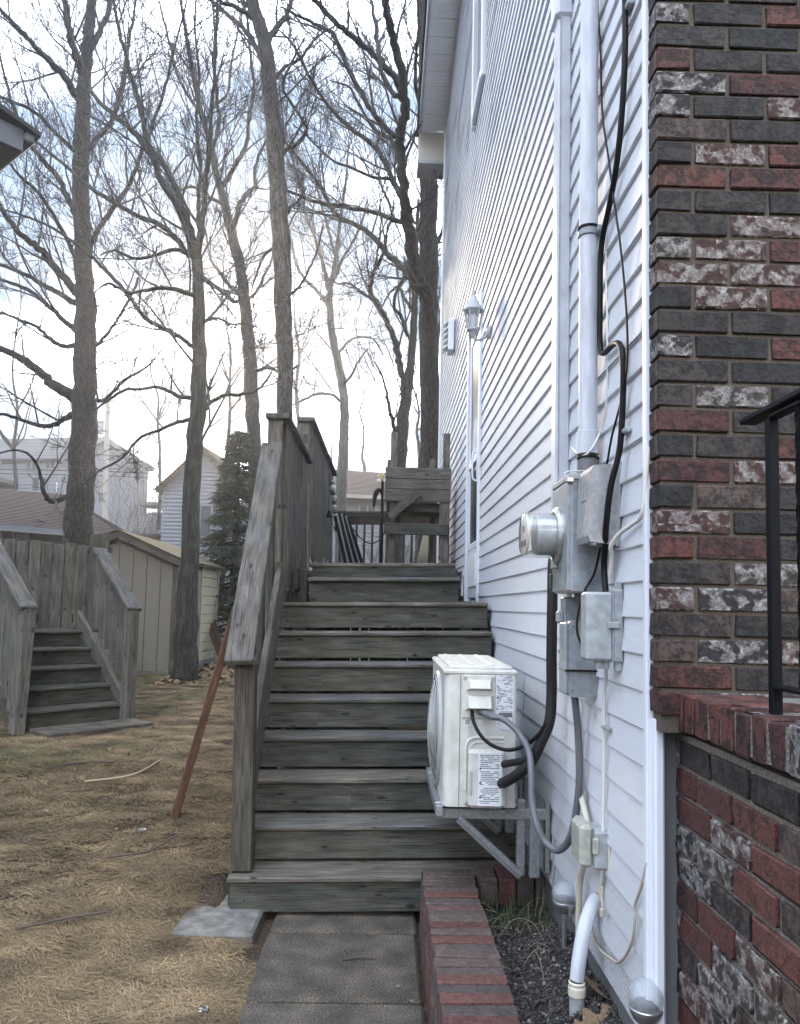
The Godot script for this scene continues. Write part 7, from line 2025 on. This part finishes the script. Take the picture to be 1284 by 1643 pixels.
	bare_tree("slender_bare_tree", "thin bare sapling above the small grey roof", BARK, 0.55,
		[Vector4(-8.89,4.74,-30,0.082),Vector4(-8.89,5.68,-30,0.074),Vector4(-8.95,6.64,-30,0.066),Vector4(-8.99,7.59,-30,0.058),Vector4(-9.12,8.55,-30,0.049),Vector4(-9.14,9.52,-30,0.041),Vector4(-9.48,10.48,-30,0.033),Vector4(-9.43,11.46,-30,0.025),Vector4(-9.37,12.45,-30,0.016)], [
		[Vector4(-8.99,7.59,-30,0.035),Vector4(-9.37,8.02,-30.41,0.028),Vector4(-9.6,8.49,-30.83,0.021),Vector4(-9.84,8.98,-31.24,0.014),Vector4(-10.17,9.5,-31.66,0.007)],
		[Vector4(-9.12,8.55,-30,0.03),Vector4(-8.59,8.75,-29.36,0.023),Vector4(-8.32,8.99,-28.72,0.017),Vector4(-7.89,9.26,-28.08,0.011),Vector4(-7.76,9.51,-27.44,0.005)],
		[Vector4(-9.43,11.46,-30,0.015),Vector4(-9.07,11.65,-29.39,0.012),Vector4(-8.95,11.82,-28.78,0.009),Vector4(-8.72,11.99,-28.18,0.006),Vector4(-8.38,12.14,-27.57,0.003)],
		[Vector4(-9.12,8.55,-30,0.03),Vector4(-8.85,8.97,-29.86,0.024),Vector4(-8.75,9.4,-29.71,0.018),Vector4(-8.73,9.83,-29.57,0.012),Vector4(-8.5,10.27,-29.43,0.006)],
		[Vector4(-9.12,8.55,-30,0.03),Vector4(-9.2,9.15,-30.69,0.024),Vector4(-9.28,9.8,-31.38,0.019),Vector4(-9.42,10.49,-32.07,0.013),Vector4(-9.52,11.21,-32.76,0.006)],
		[Vector4(-9.43,11.46,-30,0.015),Vector4(-9.66,11.71,-29.32,0.012),Vector4(-9.65,12,-28.64,0.008),Vector4(-9.63,12.3,-27.96,0.006),Vector4(-9.45,12.6,-27.28,0.003)],
		[Vector4(-9.12,8.55,-30,0.03),Vector4(-8.96,9.04,-29.89,0.024),Vector4(-8.68,9.55,-29.79,0.018),Vector4(-8.58,10.06,-29.68,0.012),Vector4(-8.63,10.58,-29.58,0.006)],
	])
	bare_tree("slender_bare_tree", "slim bare tree beside the spruce top", BARK, 0.55,
		[Vector4(-5.07,4.73,-24,0.075),Vector4(-5.1,5.64,-24,0.068),Vector4(-5.06,6.56,-24,0.06),Vector4(-5.04,7.48,-24,0.053),Vector4(-5.08,8.41,-24,0.045),Vector4(-5.08,9.34,-24,0.038),Vector4(-5.25,10.27,-24,0.03),Vector4(-5.24,11.22,-24,0.023),Vector4(-5.18,12.17,-24,0.015)], [
		[Vector4(-5.08,8.41,-24,0.027),Vector4(-5.23,8.89,-23.65,0.021),Vector4(-5.3,9.39,-23.3,0.016),Vector4(-5.36,9.88,-22.95,0.01),Vector4(-5.49,10.37,-22.61,0.005)],
		[Vector4(-5.08,8.41,-24,0.027),Vector4(-5.45,9.02,-24.61,0.022),Vector4(-5.76,9.67,-25.21,0.017),Vector4(-5.93,10.36,-25.82,0.012),Vector4(-6.17,11.09,-26.42,0.006)],
		[Vector4(-5.24,11.22,-24,0.014),Vector4(-5.35,11.63,-23.71,0.011),Vector4(-5.61,12.05,-23.43,0.008),Vector4(-5.61,12.49,-23.14,0.005),Vector4(-5.65,12.92,-22.86,0.003)],
		[Vector4(-5.25,10.27,-24,0.018),Vector4(-5.58,10.9,-24.27,0.015),Vector4(-5.98,11.6,-24.55,0.011),Vector4(-6.27,12.34,-24.82,0.007),Vector4(-6.48,13.12,-25.1,0.004)],
		[Vector4(-5.24,11.22,-24,0.014),Vector4(-4.89,11.71,-23.56,0.011),Vector4(-4.66,12.2,-23.12,0.008),Vector4(-4.41,12.7,-22.68,0.005),Vector4(-4.24,13.18,-22.23,0.003)],
		[Vector4(-5.24,11.22,-24,0.014),Vector4(-5.21,11.97,-24.58,0.011),Vector4(-5.2,12.77,-25.17,0.009),Vector4(-5.29,13.61,-25.75,0.006),Vector4(-5.38,14.48,-26.33,0.003)],
		[Vector4(-5.04,7.48,-24,0.032),Vector4(-4.72,8.06,-24.07,0.025),Vector4(-4.49,8.7,-24.13,0.019),Vector4(-4.24,9.39,-24.2,0.013),Vector4(-4.22,10.11,-24.27,0.006)],
	])
	bare_tree("slender_bare_tree", "slim pale bare tree just past the tall deck fence", BARK, 0.55,
		[Vector4(-3.5,6.59,-30,0.094),Vector4(-3.46,7.77,-30,0.085),Vector4(-3.62,8.95,-30,0.075),Vector4(-3.73,10.14,-30,0.066),Vector4(-3.64,11.35,-30,0.057),Vector4(-3.85,12.55,-30,0.047),Vector4(-3.93,13.76,-30,0.038),Vector4(-3.93,14.98,-30,0.028),Vector4(-4.1,16.21,-30,0.019)], [
		[Vector4(-3.64,11.35,-30,0.034),Vector4(-3.36,12.07,-29.89,0.027),Vector4(-3.17,12.82,-29.79,0.02),Vector4(-2.84,13.61,-29.68,0.013),Vector4(-2.88,14.4,-29.58,0.007)],
		[Vector4(-3.85,12.55,-30,0.028),Vector4(-4.01,12.99,-29.5,0.022),Vector4(-4.16,13.45,-29,0.016),Vector4(-4.25,13.89,-28.5,0.011),Vector4(-4.17,14.33,-28.01,0.005)],
		[Vector4(-3.93,13.76,-30,0.023),Vector4(-4.43,14.57,-30.54,0.018),Vector4(-4.76,15.46,-31.07,0.014),Vector4(-5.14,16.42,-31.61,0.01),Vector4(-5.28,17.43,-32.14,0.005)],
		[Vector4(-3.64,11.35,-30,0.034),Vector4(-3.41,12.04,-30.55,0.028),Vector4(-3.21,12.8,-31.11,0.021),Vector4(-3.13,13.62,-31.66,0.014),Vector4(-3.07,14.48,-32.21,0.007)],
		[Vector4(-3.73,10.14,-30,0.04),Vector4(-4.04,10.76,-29.6,0.031),Vector4(-4.29,11.41,-29.21,0.023),Vector4(-4.43,12.06,-28.81,0.015),Vector4(-4.45,12.72,-28.41,0.007)],
		[Vector4(-3.93,13.76,-30,0.023),Vector4(-3.55,14.25,-29.93,0.018),Vector4(-3.4,14.79,-29.85,0.013),Vector4(-3.18,15.38,-29.78,0.009),Vector4(-3.03,15.99,-29.7,0.004)],
		[Vector4(-3.73,10.14,-30,0.04),Vector4(-3.94,10.31,-29.42,0.031),Vector4(-4.04,10.51,-28.84,0.023),Vector4(-4.07,10.73,-28.27,0.015),Vector4(-4.09,10.95,-27.69,0.007)],
	])
	bare_tree("slender_bare_tree", "small hazy bare tree above the brown roof ridge", BARK, 0.55,
		[Vector4(-1.24,8.38,-40,0.094),Vector4(-1.39,9.2,-40,0.085),Vector4(-1.34,10.03,-40,0.075),Vector4(-1.36,10.87,-40,0.066),Vector4(-1.58,11.69,-40,0.057),Vector4(-1.38,12.54,-40,0.047),Vector4(-1.6,13.37,-40,0.038),Vector4(-1.8,14.21,-40,0.028),Vector4(-1.92,15.05,-40,0.019)], [
		[Vector4(-1.58,11.69,-40,0.034),Vector4(-1.19,12.03,-39.14,0.027),Vector4(-1.05,12.35,-38.27,0.019),Vector4(-0.92,12.68,-37.41,0.013),Vector4(-0.94,12.98,-36.54,0.006)],
		[Vector4(-1.6,13.37,-40,0.023),Vector4(-1.79,13.9,-40.66,0.018),Vector4(-1.84,14.46,-41.32,0.014),Vector4(-2.08,15.03,-41.98,0.009),Vector4(-1.92,15.63,-42.64,0.005)],
		[Vector4(-1.8,14.21,-40,0.017),Vector4(-1.53,14.27,-39.25,0.013),Vector4(-1.37,14.37,-38.51,0.01),Vector4(-1.12,14.49,-37.76,0.006),Vector4(-1.21,14.6,-37.02,0.003)],
		[Vector4(-1.6,13.37,-40,0.023),Vector4(-2.07,14.01,-40.65,0.018),Vector4(-2.34,14.77,-41.29,0.014),Vector4(-2.63,15.6,-41.94,0.009),Vector4(-3.02,16.47,-42.58,0.005)],
		[Vector4(-1.6,13.37,-40,0.023),Vector4(-1.8,13.36,-39.01,0.018),Vector4(-1.92,13.36,-38.01,0.013),Vector4(-1.95,13.37,-37.02,0.008),Vector4(-1.89,13.38,-36.02,0.004)],
		[Vector4(-1.38,12.54,-40,0.028),Vector4(-1.18,12.94,-40.13,0.023),Vector4(-1.02,13.38,-40.26,0.017),Vector4(-0.81,13.86,-40.39,0.011),Vector4(-0.65,14.36,-40.52,0.006)],
		[Vector4(-1.38,12.54,-40,0.028),Vector4(-1.64,13.24,-40.95,0.023),Vector4(-2,14.02,-41.9,0.018),Vector4(-2.29,14.84,-42.85,0.012),Vector4(-2.47,15.71,-43.79,0.006)],
	])
	bare_tree("slender_bare_tree", "slim bare tree between the forked tree and the thick corner tree", BARK, 0.55,
		[Vector4(0.96,5.47,-24,0.066),Vector4(1.01,6,-24,0.059),Vector4(0.97,6.52,-24,0.053),Vector4(0.87,7.04,-24,0.046),Vector4(0.93,7.57,-24,0.04),Vector4(0.84,8.09,-24,0.033),Vector4(0.69,8.62,-24,0.026),Vector4(0.79,9.15,-24,0.02),Vector4(0.58,9.68,-24,0.013)], [
		[Vector4(0.69,8.62,-24,0.016),Vector4(0.5,9.05,-24.46,0.013),Vector4(0.4,9.52,-24.92,0.01),Vector4(0.17,10.02,-25.38,0.007),Vector4(0.23,10.56,-25.84,0.003)],
		[Vector4(0.69,8.62,-24,0.016),Vector4(0.95,8.73,-23.47,0.012),Vector4(0.96,8.86,-22.95,0.009),Vector4(1.11,9,-22.42,0.006),Vector4(1.14,9.14,-21.9,0.003)],
		[Vector4(0.93,7.57,-24,0.024),Vector4(0.79,7.91,-24.59,0.019),Vector4(0.81,8.27,-25.18,0.015),Vector4(0.84,8.65,-25.76,0.01),Vector4(0.77,9.04,-26.35,0.005)],
		[Vector4(0.93,7.57,-24,0.024),Vector4(0.77,7.72,-23.62,0.019),Vector4(0.71,7.89,-23.24,0.014),Vector4(0.6,8.06,-22.86,0.009),Vector4(0.49,8.23,-22.47,0.004)],
		[Vector4(0.87,7.04,-24,0.028),Vector4(1.19,7.4,-24.38,0.022),Vector4(1.3,7.82,-24.76,0.017),Vector4(1.37,8.27,-25.13,0.012),Vector4(1.52,8.75,-25.51,0.006)],
		[Vector4(0.84,8.09,-24,0.02),Vector4(0.83,8.17,-23.39,0.015),Vector4(0.89,8.24,-22.78,0.011),Vector4(0.88,8.3,-22.18,0.007),Vector4(0.93,8.36,-21.57,0.004)],
		[Vector4(0.79,9.15,-24,0.012),Vector4(0.62,9.38,-24.02,0.01),Vector4(0.59,9.63,-24.05,0.007),Vector4(0.54,9.89,-24.07,0.005),Vector4(0.51,10.16,-24.1,0.002)],
	])
	bare_tree("slender_bare_tree", "bare tree at the left edge above the bungalow roof", BARK, 0.55,
		[Vector4(-14.43,2.9,-30,0.094),Vector4(-14.62,4.35,-30,0.085),Vector4(-14.48,5.82,-30,0.075),Vector4(-14.65,7.29,-30,0.066),Vector4(-14.6,8.78,-30,0.057),Vector4(-14.88,10.27,-30,0.047),Vector4(-14.86,11.78,-30,0.038),Vector4(-14.73,13.3,-30,0.028),Vector4(-15.03,14.83,-30,0.019)], [
		[Vector4(-14.65,7.29,-30,0.04),Vector4(-14.61,7.96,-30.71,0.032),Vector4(-14.86,8.71,-31.42,0.025),Vector4(-15.04,9.54,-32.13,0.017),Vector4(-15.21,10.42,-32.84,0.009)],
		[Vector4(-14.65,7.29,-30,0.04),Vector4(-14.43,8.14,-30.15,0.032),Vector4(-14.31,9.06,-30.31,0.024),Vector4(-14.18,10.01,-30.46,0.016),Vector4(-14.22,10.99,-30.61,0.008)],
		[Vector4(-14.65,7.29,-30,0.04),Vector4(-15.57,8.1,-30.53,0.032),Vector4(-16.27,9.04,-31.06,0.025),Vector4(-16.71,10.08,-31.59,0.017),Vector4(-17.27,11.18,-32.11,0.008)],
		[Vector4(-14.86,11.78,-30,0.023),Vector4(-14.32,12.76,-29.95,0.018),Vector4(-13.87,13.85,-29.91,0.014),Vector4(-13.61,15,-29.86,0.009),Vector4(-13.47,16.19,-29.82,0.004)],
		[Vector4(-14.65,7.29,-30,0.04),Vector4(-14.84,7.82,-29.26,0.031),Vector4(-15.02,8.43,-28.51,0.023),Vector4(-14.87,9.07,-27.77,0.015),Vector4(-14.76,9.7,-27.02,0.007)],
		[Vector4(-14.6,8.78,-30,0.034),Vector4(-13.93,9.56,-29.47,0.027),Vector4(-13.41,10.37,-28.94,0.02),Vector4(-12.98,11.2,-28.41,0.013),Vector4(-12.69,12.01,-27.88,0.006)],
		[Vector4(-14.73,13.3,-30,0.017),Vector4(-14.74,14.12,-30.42,0.014),Vector4(-14.94,14.96,-30.84,0.01),Vector4(-15.02,15.84,-31.27,0.007),Vector4(-15.2,16.75,-31.69,0.004)],
	])
	conifer("spruce_tree", "dark green spruce between the lichen covered trunk and the stair handrail", Vector3(-2.80, 0.44, -14.3), 4.3, 1.05, 0.2, 430, 5)
	conifer("distant_pine", "hazy distant pine behind the thin curved trunk, left of it", Vector3(-3.45, 3.0, -46.0), 9.6, 1.5, 3.0, 60, 9)
	conifer("distant_pine", "hazy distant pine peeking out to the right of the thin curved trunk", Vector3(-2.55, 3.0, -46.5), 10.4, 1.4, 3.0, 60, 12)
	shrub("bare_shrub", "tall brown many-stemmed bare shrub above the small grey roof", Vector3(-8.2, 1.9, -27.0), 4.6, 0.22, 16, 3)
	shrub("bare_shrub", "bare shrub tangle at the right corner of the apartment block", Vector3(-9.8, 2.0, -28.0), 4.2, 0.4, 12, 4)
	shrub("bare_shrub", "fine bare shrub showing over the brown roof beyond the deck, right of the pine", Vector3(-0.6, 4.0, -36.0), 4.6, 0.5, 14, 6)
	shrub("bare_shrub", "brownish bare shrub behind the deck railing under the potting stand", Vector3(0.3, 0.8, -15.0), 1.9, 0.6, 18, 8)
	shrub("bare_shrub", "small bare shrub at the foot of the spruce", Vector3(-2.3, 0.5, -14.8), 1.3, 0.6, 12, 10)


# ---------------------------------------------------------------- small things on the lawn
func on_lawn(x: float, z: float) -> Vector3:
	return Vector3(x, ground_height(x, z) + 0.02, -z)


func build_small_things() -> void:
	tag(bar("leaning_board", Vector3(-1.215, 0.17, -4.62), Vector3(-0.86, 1.47, -4.50), 0.045, 0.035, mats.fresh, null, Vector3(0.3, 0, 1)), "reddish brown narrow board leaning against the stair handrail", "board")
	var foot: Node3D = tag(box("stepping_slab", Vector3(-0.72, 0.0, -3.76), Vector3(0.36, 0.08, 0.52), mats.slab, null, 0.012, Basis(Vector3.UP, -0.02)), "pale grey concrete slab poking out under the bottom stair", "concrete slab")
	foot.position.y = 0.018
	tag(box("stepping_slab", Vector3(-0.98, 0.17, -4.86), Vector3(0.34, 0.06, 0.55), mats.slab, null, 0.012, Basis(Vector3.UP, -0.02)), "concrete slab half hidden behind the newel post", "concrete slab")
	var lines := [
		["fallen_stick", [Vector2(-2.7, 4.0), Vector2(-2.35, 4.15), Vector2(-2.05, 4.25)], 0.012, "thick pale stick on the grass at the left edge", "stick"],
		["fallen_twig", [Vector2(-1.55, 3.45), Vector2(-1.38, 3.55), Vector2(-1.22, 3.62)], 0.005, "thin dark twig lying near the front of the lawn", "twig"],
		["fallen_twig", [Vector2(-1.40, 4.10), Vector2(-1.22, 4.18), Vector2(-1.12, 4.36)], 0.0045, "thin bent twig on the middle of the lawn", "twig"],
		["fallen_twig", [Vector2(-1.85, 4.95), Vector2(-1.6, 5.1), Vector2(-1.5, 5.4)], 0.006, "curved pale twig up the lawn towards the neighbouring stair", "twig"],
		["fallen_twig", [Vector2(-2.1, 5.2), Vector2(-1.95, 5.28), Vector2(-1.8, 5.3)], 0.005, "short twig on the lawn left of the curved one", "twig"]]
	for q in lines:
		var pts := []
		for v in q[1]: pts.append(on_lawn(v.x, v.y) + Vector3(0, q[2] + 0.012, 0))
		tag(hose(q[0], pts, q[2], mats.stick if q[2] > 0.0055 else mats.stick_dark, null, 6), q[3], q[4])
	var tw := thing("twig_on_path", "small forked dark twig lying on the concrete walk", "twig", Vector3(-0.13, 0.035, -3.33))
	for q in [[Vector3(-0.14, 0.036, -3.32), Vector3(-0.06, 0.040, -3.335), Vector3(0.0, 0.036, -3.33)], [Vector3(-0.125, 0.036, -3.325), Vector3(-0.14, 0.05, -3.36), Vector3(-0.135, 0.045, -3.38)]]:
		var s := Shape.new()
		var c := curve(q, 4)
		s.tube(c, even(0.0032, c.size()), 6, true)
		obj("stem", s, mats.stick_dark, tw)
	for q in [[-1.32, 4.42, 0.016, "crumpled white paper scrap in the middle of the lawn"], [-0.62, 2.92, 0.016, "crumpled white paper scrap by the concrete walk at the bottom edge"], [-1.72, 2.95, 0.014, "small white paper scrap in the lawn's bottom left corner"]]:
		var s := Shape.new()
		var g := RandomNumberGenerator.new()
		g.seed = int(q[0] * -100.0)
		for k in 12:
			var a := []
			for j in 4: a.append(Vector3(g.randf_range(-1.4, 1.4), g.randf_range(0.0, 1.2), g.randf_range(-1, 1)) * q[2])
			s.flat(a[0], a[1], a[2], a[3], Vector3.UP)
		var o := MeshInstance3D.new()
		o.name = numbered("paper_scrap")
		o.mesh = s.mesh()
		o.material_override = mats.white_soft
		o.position = on_lawn(q[0], q[1])
		add_child(o)
		tag(o, q[3], "litter")
	for q in [[Vector3(0.085, 0.035, -3.10), 0.008, "small pale pebble on the walk near the edging, farther one"], [Vector3(0.135, 0.035, -2.99), 0.007, "small pale pebble on the slab joint beside the edging, nearer one"]]:
		var s := Shape.new()
		s.box(Vector3.ZERO, Vector3(q[1] * 2.0, q[1] * 1.2, q[1] * 1.5), q[1] * 0.5)
		var o := MeshInstance3D.new()
		o.name = numbered("pebble")
		o.mesh = s.mesh()
		o.material_override = mats.slab
		o.position = q[0]
		add_child(o)
		tag(o, q[2], "pebble")
	# fallen leaves between the shed and the stair
	var lf := Shape.new()
	var g := RandomNumberGenerator.new()
	g.seed = 77
	for k in 1700:
		var x := g.randf_range(-2.9, -0.85)
		var z := g.randf_range(9.4, 13.9) if k < 1500 else g.randf_range(2.5, 9.4)
		if k < 1500 and g.randf() > smoothstep(9.2, 11.0, z): continue
		var p := on_lawn(x, z) + Vector3(0, g.randf_range(0.0, 0.03), 0)
		var b := Basis.from_euler(Vector3(g.randf_range(-0.6, 0.6), g.randf() * TAU, g.randf_range(-0.6, 0.6))).scaled(Vector3.ONE * (g.randf_range(0.03, 0.06) if k < 1500 else g.randf_range(0.008, 0.02)))
		lf.flat(p + b * Vector3(-1, 0, 0), p + b * Vector3(0, 0.1, 0.6), p + b * Vector3(1, 0, 0), p + b * Vector3(0, 0.1, -0.6), Vector3.UP)
	tag(obj("fallen_leaves", lf, mats.leaf), "scattered dry leaves on the ground between shed and staircase", "leaves").set_meta("kind", "stuff")
